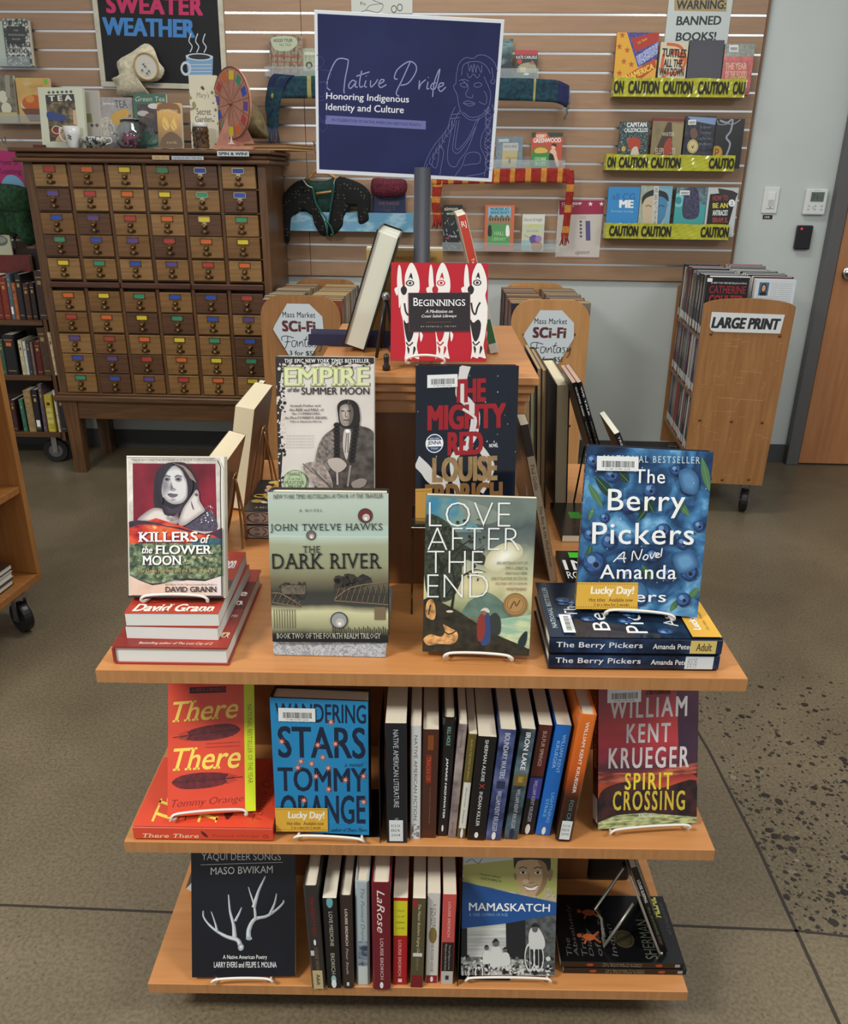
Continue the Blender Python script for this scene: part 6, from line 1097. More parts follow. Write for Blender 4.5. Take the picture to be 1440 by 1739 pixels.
def truck(label, M, w, L, zb, zt, shelves, r=.07, taper=0, arch=0, mp=None, mh=None, cr=.05, bolts=(), group=None):
 """double sided wooden book truck: x across the end panel, y along the shelves away from the viewer"""
 mp = mp or oak; mh = mh or oakh; root = thing('book_truck', label, 'book cart', M, group)
 for nm, y0 in (('end_panel', 0), ('end_panel', L-.02)):
  mb = MB(); mb.prism(panel_outline(w, zb, zt, r, taper, arch), lambda a, b, k, y0=y0: (a, y0+.02*k, b), mp)
  e = mb.build(nm, root)
  if y0 == 0:
   for bx, bz in bolts:
    mb = MB(); mb.lathe([(0, .004), (.004, .0035), (.0065, .001), (.007, 0)], BOLT, 12, axes((bx, -.0002, bz), (1, 0, 0), (0, 0, 1), (0, -1, 0))); mb.build('bolt', e)
 for z in shelves:
  mb = MB(); mb.box(-w/2+taper*.5+.004, .0205, z-.018, w/2-taper*.5-.004, L-.0205, z, mh, bev=.001); mb.build('shelf', root)
 mb = MB(); mb.box(-.006, .0205, zb+.02, .006, L-.0205, min(zt-.06, shelves[0]+.12), mh); mb.build('divider', root)
 for x in (-w/2+.06, w/2-.06):
  for y in (.05, L-.07): caster(root, x, y, cr, 80, z0=zb-.001, hub=(110, 50, 40))
 return root
def proto_book(w, h, t, col, label_=None, pages=None, titled=(200, 190, 160), edge=None):
 mb = MB(); m = mat(col, .45) if isinstance(col, tuple) else col
 mb.box(0, 0, 0, w, .0006, h, m); mb.box(0, t-.0006, 0, w, t, h, m); mb.box(-.0004, 0, 0, .0006, t, h, m)
 c = Cv(mb, (-.0004, t, 0), (0, -1, 0), (0, 0, 1), (-1, 0, 0), t, h)
 c.rect(.3, .12, .45, .6, mat(titled, .5)); c.rect(.55, .2, .7, .5, mat(titled, .5))
 if label_: c.rect(.05, .82, .95, .96, mat((214, 216, 210), .5))
 c2 = Cv(mb, (0, 0, 0), (1, 0, 0), (0, 0, 1), (0, -1, 0), w, h); c2.rect(.15, .15, .85, .3, mat(titled, .5)); c2.rect(.3, .7, .7, .78, mat(titled, .5))
 cm_ = bpy.data.meshes.new('cover'); cm_.from_pydata([tuple(q) for q in mb.v], [], mb.f); [cm_.materials.append(x) for x in mb.mats]; cm_.polygons.foreach_set('material_index', mb.m)
 pb = MB(); pb.box(.001, .0008, .001, w-.001, t-.0008, h-.0015, pages or mpages('ptan', (190, 168, 126))); pm = bpy.data.meshes.new('page_block'); pm.from_pydata([tuple(q) for q in pb.v], [], pb.f); [pm.materials.append(x) for x in pb.mats]; pm.polygons.foreach_set('material_index', pb.m)
 return cm_, pm, t, w, h
def put(proto, M, label, group, name='paperback_book'):
 r = thing(name, label, 'book', M, group)
 for nm, me in (('cover', proto[0]), ('page_block', proto[1])):
  o = bpy.data.objects.new(nm, me); COL.objects.link(o); o.parent = r
 return r
R2 = random.Random(9)
mm_cols = [(60, 34, 30), (112, 88, 60), (30, 34, 52), (126, 60, 40), (70, 66, 60), (150, 128, 84), (40, 60, 120), (94, 40, 50), (36, 34, 34), (120, 110, 96)]
mm_p = [proto_book(.146, .168+.008*R2.random(), R2.uniform(.018, .032), c_, titled=R2.choice([(200, 180, 120), (190, 190, 186), (150, 60, 50)])) for c_ in mm_cols]
ORD = 'first second third fourth fifth sixth seventh eighth ninth tenth eleventh twelfth thirteenth fourteenth fifteenth sixteenth seventeenth eighteenth nineteenth twentieth twenty-first twenty-second twenty-third twenty-fourth twenty-fifth twenty-sixth twenty-seventh twenty-eighth twenty-ninth thirtieth'.split()
CN = (['dark brown', 'tan', 'navy', 'rust', 'grey-brown', 'straw', 'blue', 'wine', 'black', 'drab'], ['black', 'plum', 'violet', 'taupe', 'cream', 'dark teal', 'brick red', 'grey', 'pale grey', 'ink blue'])
def fill_row(M, protos, x, y0, y1, z, side, label, group, seed, jit=.006, lean=0, maxn=99):
 R = random.Random(seed); y = y0; n = 0
 while n < maxn:
  p_ = R.choice(protos); t = p_[2]
  if y+t > y1: break
  j = R.uniform(0, jit)
  ci = protos.index(p_); lb = '%s %s, %s from front, %s' % (CN[0 if protos is mm_p else 1][ci], label[0], ORD[n], label[1])
  if side < 0: Mb = Matrix.Translation((x+j, y, z+.0006))
  else: Mb = Matrix.Translation((x-j, y+t, z+.0006)) @ Matrix.Rotation(math.pi, 4, 'Z')
  put(p_, M @ Mb, lb, group); y += t+.0012; n += 1
def scifi_sign(M, label, w, rot, crop, quad):
 s_ = thing('price_sign', label, 'sign', M)
 mb = MB(); oct_ = [(.28, 0), (.72, 0), (1, .26), (.985, .55), (.66, 1.0), (.36, 1.0), (.02, .52), (0, .40)] if False else [(.30, 0), (.73, 0), (.98, .20), (1, .45), (.64, 1.0), (.40, 1.0), (0, .42), (.03, .36)]
 h = w*1.2; pts = [(a*w, (1-b)*h) for a, b in oct_]
 mb.prism(pts, lambda a, b, k: (a, -.0012*k, b), mat((206, 216, 220), .5)); c = Cv(mb, (0, -.0013, 0), (1, 0, 0), (0, 0, 1), (0, -1, 0), w, h)
 k_ = ink((44, 48, 54)); c.text('Mass Market', .2, .13, .84, .22, k_, bold=.01, sp=1.1); rd = mat((96, 46, 48), .5)
 c.text('SCi-Fi', .18, .27, .84, .45, rd, bold=.06, sp=1.1); c.text('3 for $5!', .30, .76, .80, .85, k_, bold=.015)
 script(c, [[(.17, .60), (.16, .54), (.26, .52), (.40, .55)], [(.28, .53), (.27, .62), (.22, .72), (.17, .69)], [(.22, .62), (.33, .61)], [(.44, .60), (.37, .60), (.36, .68), (.42, .69), (.46, .60), (.47, .69)], [(.50, .69), (.51, .61), (.52, .64), (.56, .60), (.58, .69)], [(.66, .52), (.62, .60), (.62, .68), (.66, .69)], [(.59, .58), (.68, .57)], [(.74, .60), (.68, .61), (.68, .68), (.73, .68), (.75, .60), (.76, .69)], [(.84, .60), (.79, .61), (.84, .66), (.79, .70)], [(.88, .60), (.90, .67), (.95, .60), (.93, .72), (.88, .77)]], .003, k_, 4)
 mb.build('sheet', s_)
for side, (lx, rx, ly, yaw_) in {'left': (-.692, -.361, 2.45, -3.5), 'right': (.340, .660, 2.42, 0)}.items():
 w = rx-lx; M = Matrix.Translation(((lx+rx)/2, ly, 0)) @ Matrix.Rotation(math.radians(yaw_), 4, 'Z')
 truck('wooden book truck of science fiction paperbacks on the %s behind the display' % side, M, w, .60 if side == 'left' else .58, .12, .905, (.715, .46, .20), .085, bolts=((-w/2+.055, .765), (w/2-.06, .768), (-w/2+.05, .38), (w/2-.05, .38)), mp=oak if side == 'left' else oak2)
 for zz, kk in ((.715, 3), (.46, 4)):
  for sd in (-1, 1):
   if zz < .7 and ((side == 'left' and sd < 0) or (side == 'right' and sd > 0)): continue
   fill_row(M, mm_p, sd*(w/2+.004), .024, .555, zz, sd, ('paperback', '%s row, %s shelf, %s Sci-Fi truck' % ('left' if sd < 0 else 'right', 'top' if zz > .7 else 'middle', side)), 'science fiction paperbacks %s truck %s %s' % (side, sd, zz), kk+int(sd*2)+(10 if side == 'left' else 0))
 if side == 'left':
  P0 = PY('N', (255, 1150), ly-.004); P1 = PY('N', (838, 1150), ly-.004); T0 = PY('N', (500, 450), ly-.004)
 else:
  P0 = PY('O', (396, 960), ly-.004); P1 = PY('O', (905, 960), ly-.004); T0 = PY('O', (650, 402), ly-.004)
 sw2 = P1.x-P0.x; scifi_sign(axes((P0.x, ly-.003, T0.z-sw2*1.2), (1, -math.tan(math.radians(3.5)) if side == 'left' else 0, 0), (0, 1, 0), (0, 0, 1)), 'white eight-sided Sci-Fi price sign on the %s book truck' % side, sw2, 0, None, None)
M = Matrix.Translation((1.285, 2.38, 0)) @ Matrix.Rotation(math.radians(-6), 4, 'Z'); w = .355
lp = truck('large print wooden book truck with scuffed end panel beside the door', M, w, .62, .14, .925, (.765, .52, .27), .02, taper=.008, arch=.028, cr=.052, bolts=((-.135, .782), (.135, .782), (-.13, .42), (0, .42), (.125, .42), (-.12, .165), (-.05, .16), (.0, .158), (.11, .165)))
sc_ = mat((196, 156, 104), .6); mb = MB(); R = random.Random(2)
c = Cv(mb, (-w/2, 0, .14), (1, 0, 0), (0, 0, 1), (0, -1, 0), w, .785)
for i in range(70):
 x, y = R.uniform(.06, .92), R.uniform(.2, .96); a = R.choice([0, 0, .2, -1.2]); L = R.uniform(.01, .12); c.line([(x, y), (x+L*math.cos(a), y+L*.4*math.sin(a))], .0009, sc_); c.k -= 1
for x0, x1, y in ((.3, .5, .515), (.55, .82, .52), (.5, .75, .37), (.3, .45, .24)): c.line([(x0, y), (x1, y+.004)], .0014, sc_)
mb.build('scuff_marks', lp)
s_ = thing('truck_sign', 'white LARGE PRINT sign on the end of the book truck by the door', 'sign', M @ Matrix.Translation((-.145, -.0025, .792)))
mb = MB(); mb.prism([(.02, 0), (.278, 0), (.284, .075), (0, .078), (0, .02), (.006, .006)], lambda a, b, k: (a, -.001*k, b), mat((222, 226, 226), .45)); c = Cv(mb, (0, -.0012, 0), (1, 0, 0), (0, 0, 1), (0, -1, 0), .284, .078); c.text('LARGE PRINT', .02, .24, .96, .82, ink((40, 44, 46)), bold=.06, shear=.12); mb.build('sheet', s_)
lpc = [(30, 26, 28), (90, 44, 60), (70, 60, 90), (120, 100, 80), (200, 196, 186), (40, 60, 70), (150, 60, 50), (60, 66, 64), (110, 110, 120), (24, 26, 36)]
lp_p = [proto_book(.155, .225+.015*R2.random(), R2.uniform(.024, .036), c_, True, mpages('pw'), titled=R2.choice([(180, 170, 150), (200, 196, 190), (150, 60, 50)])) for c_ in lpc]
def coulter(c): c.fill(mat((30, 26, 30), .3)); c.rect(.05, .0, 1, .02, W_); c.text('#1 NEW YORK TIMES BESTSELLING AUTHOR', .1, .1, .95, .13, W_, res=1); c.text('CATHERINE', .08, .16, .95, .28, mat((170, 44, 50), .4), serif=True); c.text('COULTER', .1, .31, .93, .45, mat((176, 44, 50), .4), serif=True, bold=.02); c.rect(.0, .04, .12, .1, W_)
def authorback(c):
 c.fill(mat((208, 216, 220), .4)); c.rect(.1, .05, .34, .27, mat((60, 110, 140), .4))
 c.disc(.22, .15, .075, mat((60, 34, 30), .5), .08); c.disc(.22, .15, .045, mat((210, 160, 130), .5), .055); c.rect(.14, .22, .30, .27, mat((30, 26, 30), .5))
 for i in range(14): c.text('is the author of many large print stories', .40, .06+i*.035, .92, .075+i*.035, ink((110, 116, 120)), res=1) if i < 6 else c.text('is the author of many large print stories read and loved', .06, .06+i*.035, .92, .075+i*.035, ink((110, 116, 120)), res=1)
book('black hardcover with large red author lettering at the front left of the large print truck', .162, .242, .03, M @ Matrix.Translation((-.172, .03, .7655)), coulter, lambda c: (c.fill(ink((20, 20, 24))), c.rect(.05, .84, .95, .95, W_)), cover=(26, 24, 28), hard=True)
book('white backed hardcover with an author photo at the front right of the large print truck', .155, .232, .03, M @ Matrix.Translation((.172, .063, .7655)) @ Matrix.Rotation(math.pi, 4, 'Z'), None, None, authorback, cover=(206, 212, 216), hard=True)
for sd in (-1, 1):
 fill_row(M, lp_p, sd*.174, .068, .585, .765, sd, ('hardcover', '%s row, top shelf, large print truck' % ('left' if sd < 0 else 'right')), 'large print books top %s' % sd, 31+sd, .004)
fill_row(M, lp_p, -.170, .03, .585, .52, -1, ('hardcover', 'middle shelf, large print truck'), 'large print books middle shelf', 35, .004)
fill_row(M, lp_p, -.168, .03, .585, .27, -1, ('hardcover', 'bottom shelf, large print truck'), 'large print books bottom shelf', 36, .004)
zs = [PY('AA', (250, y_), 2.9).z for y_ in (532, 972, 1425)]
lt = thing('book_truck', 'dark wooden book truck left of the card catalogue', 'book cart', Matrix.Translation((-2.05, 2.90, 0)))
for z in zs: mb = MB(); mb.box(-.5, -.004, z-.026, .245, .20, z-.0008, cw2, bev=.001); mb.build('shelf', lt)
mb = MB(); mb.box(-.5, .202, .14, .245, .215, zs[0]+.3, mat((40, 26, 18), .6)); mb.build('back_panel', lt); mb = MB(); mb.box(.2475, 0, .13, .265, .215, zs[0]+.20, cw1); mb.build('end_panel', lt)
caster(lt, .18, .06, .06, 10, hub=(110, 110, 112), z0=zs[2]-.027)
GLT = ('old cloth bindings on the top shelf of the far left truck', 'books on the middle shelf of the far left truck', 'books on the bottom shelf of the far left truck')
far = [[('dark red cloth binding', (-60, 530), (38, 528), (-62, 190), (42, 190), (110, 40, 30)), ('red cloth binding with gold lines', (40, 530), (92, 528), (4, 195), (60, 195), (124, 46, 30)), ('blue-grey binding with a white label', (96, 532), (128, 530), (46, 168), (104, 165), (84, 100, 108)), ('orange-brown slim binding', (130, 532), (160, 530), (96, 240), (130, 238), (164, 92, 50)), ('black binding with tall spine', (162, 530), (210, 528), (122, 170), (170, 168), (34, 32, 36)), ('dark brown short binding', (214, 530), (262, 528), (180, 240), (225, 240), (66, 38, 30)), ('nearly black short binding', (266, 530), (308, 528), (236, 232), (275, 232), (36, 30, 30)), ('tall brown binding at the right end', (318, 534), (388, 534), (276, 148), (336, 140), (62, 42, 34))],
 [('green edged book at the left end', (20, 955), (55, 955), (-5, 680), (14, 680), (60, 84, 66)), ('thick black book with red lettering', (60, 960), (150, 962), (10, 645), (120, 645), (26, 26, 28)), ('cream mottled book', (180, 965), (212, 966), (130, 690), (170, 690), (190, 180, 140)), ('thin white book', (214, 966), (235, 966), (176, 700), (200, 700), (206, 210, 206)), ('grey-black slim book', (238, 966), (268, 968), (195, 700), (230, 690), (60, 58, 60)), ('thin mauve book', (270, 970), (292, 970), (232, 706), (256, 708), (120, 96, 92)), ('maroon leather book', (302, 972), (352, 974), (262, 708), (312, 706), (90, 28, 24)), ('tall dark brown book with a small star', (354, 975), (420, 976), (280, 595), (360, 600), (76, 54, 34)), ('thin cream book with speckles at the right end', (436, 972), (468, 972), (370, 630), (400, 628), (206, 186, 150))],
 [('dark maroon book at the left end', (110, 1400), (145, 1400), (80, 1150), (115, 1150), (60, 34, 34)), ('green and teal striped book', (186, 1398), (218, 1398), (136, 1140), (168, 1140), (52, 104, 84)), ('thick tan book', (232, 1412), (290, 1412), (165, 1085), (240, 1080), (146, 122, 82)), ('thick black book with a white label', (292, 1414), (340, 1416), (245, 1085), (300, 1078), (30, 28, 30)), ('tall mauve book', (350, 1418), (380, 1418), (298, 1040), (330, 1036), (96, 80, 90)), ('yellow book with picture panels', (386, 1415), (448, 1418), (345, 1125), (400, 1120), (190, 170, 50)), ('slim white and black book', (466, 1418), (490, 1420), (412, 1090), (436, 1084), (200, 200, 180)), ('black book at the right end', (494, 1420), (540, 1422), (446, 1130), (490, 1120), (36, 36, 42))]]
for k_, row_ in enumerate(far):
 for lab, bl, br, tl, tr, col in row_:
  A = PY('AA', bl, 2.9); B = PY('AA', br, 2.9); T0 = PY('AA', tl, 2.9); T1 = PY('AA', tr, 2.9); bm = (A+B)/2; tm = (T0+T1)/2; Z = (tm-bm); Z.y = 0; h_ = Z.length; Z = V((max(-.08, min(.02, Z.x/h_)), 0, 1)).normalized(); t_ = abs(B.x-A.x)
  Yv = Z.cross(V((0, 1, 0))).normalized(); O = bm-Yv*t_/2; O.z = zs[k_]+abs(Z.x)*t_; O.y = 2.9
  gold = mat((170, 140, 80), .4)
  fn = (lambda c, col=col, lab=lab: (c.fill(mat(col, .5, vary=.15, scale=60)), c.rect(.1, .12, .9, .14, gold), c.rect(.25, .2, .75, .28, gold if max(col) < 150 else ink((60, 50, 40))), c.rect(.1, .9, .9, .915, gold), (c.rect(.1, .72, .9, .88, W_) if 'label' in lab else 0), (c.text('WORLD', .2, .12, .8, .3, mat((190, 50, 40), .4), res=1) if 'red lettering' in lab else 0), ([c.rect(.05, .35+i*.16, .95, .45+i*.16, mat((210, 200, 120), .4)) for i in range(3)] if 'panels' in lab else 0)))
  book(lab[0].lower()+lab[1:]+', %s shelf of far left truck' % ('top', 'middle', 'bottom')[k_], .14, max(h_, .1), max(t_, .008), axes(O, V((0, 1, 0)), Yv, Z), None, fn, cover=col, hard=True, group=GLT[k_], parts=True)
P0 = PY('X', (-20, 462), 2.94); P1 = PY('X', (32, 434), 2.94)
book('large maroon binder standing behind the far left truck books', .2, max(P1.z-P0.z+.2, .26), .03, M_up(V((P1.x-.205, 3.05, zs[0]+.001)), 0, 0), lambda c: c.fill(mat((104, 34, 24), .5, vary=.1)), cover=(100, 34, 24), hard=True)
Q0 = PZ('X', (70, 972), .15); Q1 = PZ('X', (0, 1027), .15); D = (Q1-Q0); D.z = 0; D.normalize(); S = V((0, 0, 1)).cross(D).normalized()
if S.x > 0: S = -S        # S: from the open face into the cart (leftwards)
oak3 = mwood('oakc', (158, 104, 52), (180, 124, 68), 'Z', .4, 5, 'cart_oak', .03); oak3d = mwood('oakcd', (150, 96, 48), (170, 114, 60), 'X', .4, 5, 'cart_oak', .03)
Mc = axes((Q0.x, Q0.y, 0), tuple(S), tuple(D), (0, 0, 1)); flip = Mc.determinant() < 0
nc = thing('oak_cart', 'light oak shelf cart with black casters cut off by the left edge', 'cart', Matrix.Translation((Q0.x, Q0.y, 0)))
Mi = Matrix.Translation((-Q0.x, -Q0.y, 0)) @ Mc
def nb(x0, y0, z0, x1, y1, z1, m, name, bev=.002):
 mb = MB(); mb.box(x0, y0, z0, x1, y1, z1, m, Mi, bev); return mb.build(name, nc)
nb(0, -.0, .155, .30, .022, 1.05, oak3, 'end_panel'); nb(0, .022, .13, .30, 1.0, .155, oak3d, 'bottom_shelf'); nb(.0, .0, .13, .30, .0215, .1545, oak3d, 'plinth')
zi = PY('X', (42, 822), Q0.y).z
for z in (zi, zi+.36): nb(.004, .023, z-.022, .30, 1.0, z, oak3d, 'shelf')
nb(.301, .0, .13, .315, 1.0, 1.05, mwood('oakb', (96, 60, 32), (116, 74, 40), 'Z', .5, 4, 'cart_oak'), 'back_panel')
cpos = PZ('X', (42, 1070), 0)-Q0; caster(nc, cpos.x, cpos.y, .05, -35, hub=(60, 60, 62), z0=.1295)
for i, (l_, c_) in enumerate((('brown topped book at the bottom of the pile in the near oak cart', (60, 44, 36)), ('white edged book in the middle of the pile in the near oak cart', (180, 176, 170)), ('dark brown book on top of the pile in the near oak cart', (60, 40, 30)))):
 Mb = Mc @ Matrix.Translation((.03+.006*i, .10-.012*i, .1555+.0208*(i+1))); Xv = (Mc.to_3x3() @ V((1, 0, 0)));
 Yd = Mc.to_3x3() @ V((0, 1, 0)); O = Mb.translation; X_ = -V(Xv); Zv = X_.cross(V((0, 0, -1)))
 book(l_, .19, .26, .020, axes(O+V(Xv)*.19 + (V((0, 0, 0)) if Zv.dot(Yd) > 0 else V(Yd)*.26), X_, (0, 0, -1), Zv), lambda c, c_=c_: c.fill(mat(c_, .4)), cover=c_, hard=True, pages=mpages('pe'), group='pile in the near oak cart')
# ------------------------------------------------------------------ things on the slatwall
S0 = .0195   # face of the slatwall
def wq(crop, tl, tr, br, bl, off):
 q = [PW(crop, p, off) for p in (tl, tr, br, bl)]; w = ((q[1]-q[0]).length+(q[2]-q[3]).length)/2; h = ((q[0]-q[3]).length+(q[1]-q[2]).length)/2
 mid = sum(q, V((0, 0, 0)))/4; return mid, w, h
def sheet(name, label, cat, crop, tl, tr, br, bl, off, th, m, art, group=None, roll=0, frame=None):
 mid, w, h = wq(crop, tl, tr, br, bl, off)
 Z = V((0, 0, 1)); M = wallM(mid) @ Matrix.Rotation(math.radians(roll), 4, 'Y') @ Matrix.Translation((-w/2, 0, -h/2))
 o = thing(name, label, cat, M, group); mb = MB(); mb.box(0, 0, 0, w, th, h, m)
 c = Cv(mb, (0, 0, 0), (1, 0, 0), (0, 0, 1), (0, -1, 0), w, h); c.quad(crop, tl, tr, br, bl); art(c); mb.build('sheet', o)
 return o, w, h
def wbook(label, crop, tl, tr, zb, off, t, art, cover, lean=6, h=None, hard=False, group=None, br=None, bl=None, gloss=.3):
 """front cover towards the room, standing on a ledge whose top is zb"""
 A = PW(crop, tl, off); B = PW(crop, tr, off); w = (B-A).length; hh = h or ((A.z+B.z)/2-zb)/math.cos(math.radians(lean))
 M = wallM(V((A.x, A.y, zb)) + WN*(hh*math.sin(math.radians(lean)))) @ Matrix.Rotation(math.radians(-lean), 4, 'X')
 def f(c):
  if bl: c.quad(crop, tl, tr, br, bl)
  art(c)
 return book(label, w, hh, t, M, f, cover=cover, hard=hard, group=group, gloss=gloss)
tray = mat((200, 212, 214), .1, 0, 'clear_acrylic', alpha=.22)
def ledge(label, a0, a1, z, depth=.075, lip=.035, m=None, group='clear acrylic book ledges on the slatwall', lipm=None):
 o = thing('display_ledge', label, 'shelf', wallM(wl(a0, S0+.0005, z)), group); L = a1-a0; m = m or tray
 mb = MB(); mb.box(0, -depth, -.004, L, 0, -.0005, m, bev=.001); mb.box(0, -.004, 0, L, 0, .05, m, bev=.001); mb.build('tray', o)
 mb = MB(); mb.box(0, -depth-.004, -.004, L, -depth-.0003, lip, lipm or m, bev=.001); mb.build('front_lip', o); return o
def aw(P): return (P-V((0, WY, 0))).dot(WX)
wood_tray = mat((130, 100, 74), .5)
cy = mart('tape', [(.3, (170, 170, 44)), (.7, (190, 190, 62))], 8, rough=.13, stretch=(1, 1, 3), bump=.1, name='plastic_tape'); KB = ink((26, 26, 16))
rowsC = [(.797, 1.362, 1.765, 1.692, [('ON', .0, .075), ('CAUTION', .11, .345), ('CAUTION', .375, .60), ('CAUTION', .64, .87), ('CAU', .905, .995)]),
   (.792, 1.362, 1.461, 1.396, [('ON', .01, .075), ('CAUTION', .10, .325), ('CAUTION', .35, .58), ('CAUTIO', .80, .995)]),
   (.817, 1.382, 1.171, 1.104, [('CAUTION', .03, .265), ('CAUTION', .29, .53), ('CAUTION', .77, .995)])]
nm = ('top', 'middle', 'lowest')
for i, (a0, a1, zt_, zb_, words) in enumerate(rowsC):
 ledge('dark wood ledge behind the %s strip of caution tape' % nm[i], a0+.003, a1-.003, zb_+.012, .078, zt_-zb_-.022, wood_tray, 'banned book ledges')
 o = thing('caution_tape', 'yellow CAUTION tape wrapped along the %s banned book ledge' % nm[i], 'tape', wallM(wl(a0, .107, zb_)), 'strips of yellow caution tape')
 L = a1-a0; H = zt_-zb_; mb = MB()
 mb.grid(lambda u, v: V((L*u, -.0016-.0012*math.sin(u*37+v*3+i)*math.sin(v*3.1)-.001*math.sin(u*90+v*9), H*v+.0015*math.sin(u*21+i)*(v))), 60, 5, cy)
 mb.raw([V((0, 0, 0)), V((L, 0, 0)), V((L, .085, .001)), V((0, .085, .001))], [(0, 1, 2, 3)], cy); mb.raw([V((0, 0, 0)), V((0, 0, H)), V((0, .06, H)), V((0, .06, 0))], [(0, 1, 2, 3)], cy)
 c = Cv(mb, (0, -.0052, 0), (1, 0, 0), (0, 0, 1), (0, -1, 0), L, H)
 for t, x0, x1 in words: c.text(t, x0, .16, x1, .84, KB, bold=.05)
 mb.build('strip', o)
BNZ = [1.7045, 1.4085, 1.1165]
def q(c, f, *a): f(c, *a)
def a_viet(c):
 c.fill(mat((216, 162, 40), .35)); st = mat((176, 90, 34), .4)
 c.poly([(200, 105), (450, 105), (450, 290), (290, 340)], mat((60, 66, 130), .4, vary=.4, scale=90)); c.poly([(230, 150), (400, 110), (450, 110), (450, 170), (270, 240)], mat((170, 50, 36), .4)); c.poly([(270, 270), (445, 170), (450, 250), (300, 330)], mat((130, 136, 190), .5, vary=.5, scale=160))
 c.poly([(115, 440), (420, 280), (445, 340), (240, 470), (120, 470)], mat((180, 70, 34), .4)); c.text4('VIETNAMERICA', (110, 430), (405, 310), (415, 350), (130, 470), mat((230, 200, 70), .4), bold=.04)
 for x, y in ((165, 130), (205, 228), (182, 302), (240, 322), (150, 380), (145, 205)):
  c.poly([(x+(24 if k % 2 == 0 else 10)*math.sin(math.pi*k/5), y-(24 if k % 2 == 0 else 10)*math.cos(math.pi*k/5)) for k in range(10)], st)
 c.text4('G.B. TRAN', (280, 175), (350, 145), (354, 160), (284, 190), mat((230, 200, 80), .4), res=1)
def a_turt(c):
 c.fill(mat((206, 196, 168), .4)); og = mat((200, 96, 40), .4)
 c.line([(480, 260), (470, 360), (540, 380), (620, 360), (650, 280), (600, 210), (500, 200)], .012, og, 4); c.line([(540, 240), (620, 270), (600, 320)], .02, og, 4); c.line([(470, 440), (480, 400), (560, 470)], .01, og, 3)
 for t, x0, y0, x1, y1 in (('TURTLES', 468, 225, 655, 278), ('ALL THE', 478, 290, 630, 340), ('WAY DOWN', 448, 345, 645, 400), ('JOHN', 480, 410, 590, 466)): c.text(t, x0, y0, x1, y1, ink((30, 26, 26)), bold=.04, shear=.15)
def a_navyb(c): c.fill(mat((26, 30, 48), .3)); c.text('(title withheld)', .3, .8, .7, .83, mat((70, 74, 90), .4), res=1) if False else c.rect(.42, .72, .52, .735, mat((60, 64, 80), .4))
def a_flood(c):
 c.fill(mat((170, 60, 56), .25, vary=.3, scale=60)); c.rect(940, 190, 1180, 280, mat((74, 84, 70), .2, vary=.5, scale=80));
 for t, y0, y1 in (('THE YEAR', 320, 362), ('OF THE FLOOD', 372, 416)): c.text(t, 950, y0, 1110, y1, mat((224, 190, 160), .4), bold=.02)
 c.text('MARGARET', 930, 432, 1120, 480, W_, bold=.01); c.bars(975, 205, 1045, 250)
g_b = 'banned books behind the caution tape'
wbook('yellow and blue star patterned graphic memoir on the top caution ledge', 'P', (125, 113), (445, 113), BNZ[0], .062, .018, a_viet, (150, 60, 30), 4, group=g_b, br=(420, 520), bl=(100, 520))
wbook('cream novel with orange swirl behind the top caution tape', 'P', (457, 190), (668, 180), BNZ[0], .068, .018, a_turt, (180, 170, 150), 4, group=g_b, br=(650, 520), bl=(428, 520))
wbook('plain navy hardcover behind the top caution tape', 'P', (678, 168), (940, 172), BNZ[0], .060, .024, a_navyb, (22, 26, 42), 4, hard=True, group=g_b)
wbook('red plastic-wrapped novel at the right of the top caution ledge', 'P', (945, 196), (1172, 200), BNZ[0], .068, .022, a_flood, (70, 60, 56), 4, hard=True, group=g_b, br=(1130, 520), bl=(912, 520), gloss=.12)
def a_capt(c):
 c.fill(mart('capt', [(.4, (26, 34, 40)), (.55, (60, 90, 90)), (.7, (150, 160, 150))], 120, rough=.4)); c.text('CAPITAN', 200, 792, 350, 820, W_, bold=.03); c.text('CALZONCILLOS', 185, 826, 360, 850, W_, bold=.02); c.blob([(210, 900), (260, 880), (310, 900), (300, 960), (240, 960)], mat((170, 60, 40), .4)); c.blob([(250, 950), (290, 940), (300, 1010), (240, 1020)], mat((200, 190, 170), .4)); c.disc(185, 950, 16, mat((200, 160, 60), .4)); c.text('JUR', 150, 990, 210, 1010, mat((120, 90, 160), .4), res=1)
def a_water(c):
 c.fill(mat((128, 118, 84), .4, vary=.1, scale=30)); c.poly([(400, 755), (640, 765), (640, 785), (400, 775)], mat((120, 40, 46), .4)); c.poly([(510, 785), (540, 785), (560, 1040), (380, 1040)], mat((70, 50, 34), .4)); c.poly([(545, 790), (640, 800), (620, 1040), (560, 1040)], mat((150, 136, 96), .4));
 for t, x0, y0, x1, y1 in (('WATER', 470, 845, 565, 868), ('for', 520, 895, 550, 922), ('ELEPHANTS', 425, 940, 575, 976)): c.text(t, x0, y0, x1, y1, mat((214, 206, 176), .4), serif=True)
 c.blob([(500, 900), (540, 880), (545, 960), (500, 1000), (485, 950)], mat((160, 70, 50), .5))
def a_diary(c):
 c.fill(mat((58, 60, 66), .13, vary=.35, scale=60)); c.poly([(660, 745), (880, 760), (870, 800), (690, 770)], mat((120, 150, 190), .2)); c.bars(665, 765, 725, 795)
 for i, t in enumerate(('The Absolutely', 'True Diary', 'of a Part-Time', 'Indian')): c.text(t, 755, 805+i*32, 840, 822+i*32, mat((120, 130, 150), .4), res=1)
 c.disc(703, 925, 43, mat((206, 190, 130), .3)); c.ring(703, 925, 38, 3, mat((130, 110, 60), .4)); c.blob([(690, 915), (703, 940), (716, 912), (703, 926)], mat((90, 76, 40), .4)); c.blob([(680, 830), (720, 815), (740, 860), (700, 880)], mat((110, 80, 66), .4)); c.text('SHERMAN', 655, 1003, 830, 1030, mat((150, 150, 140), .4))
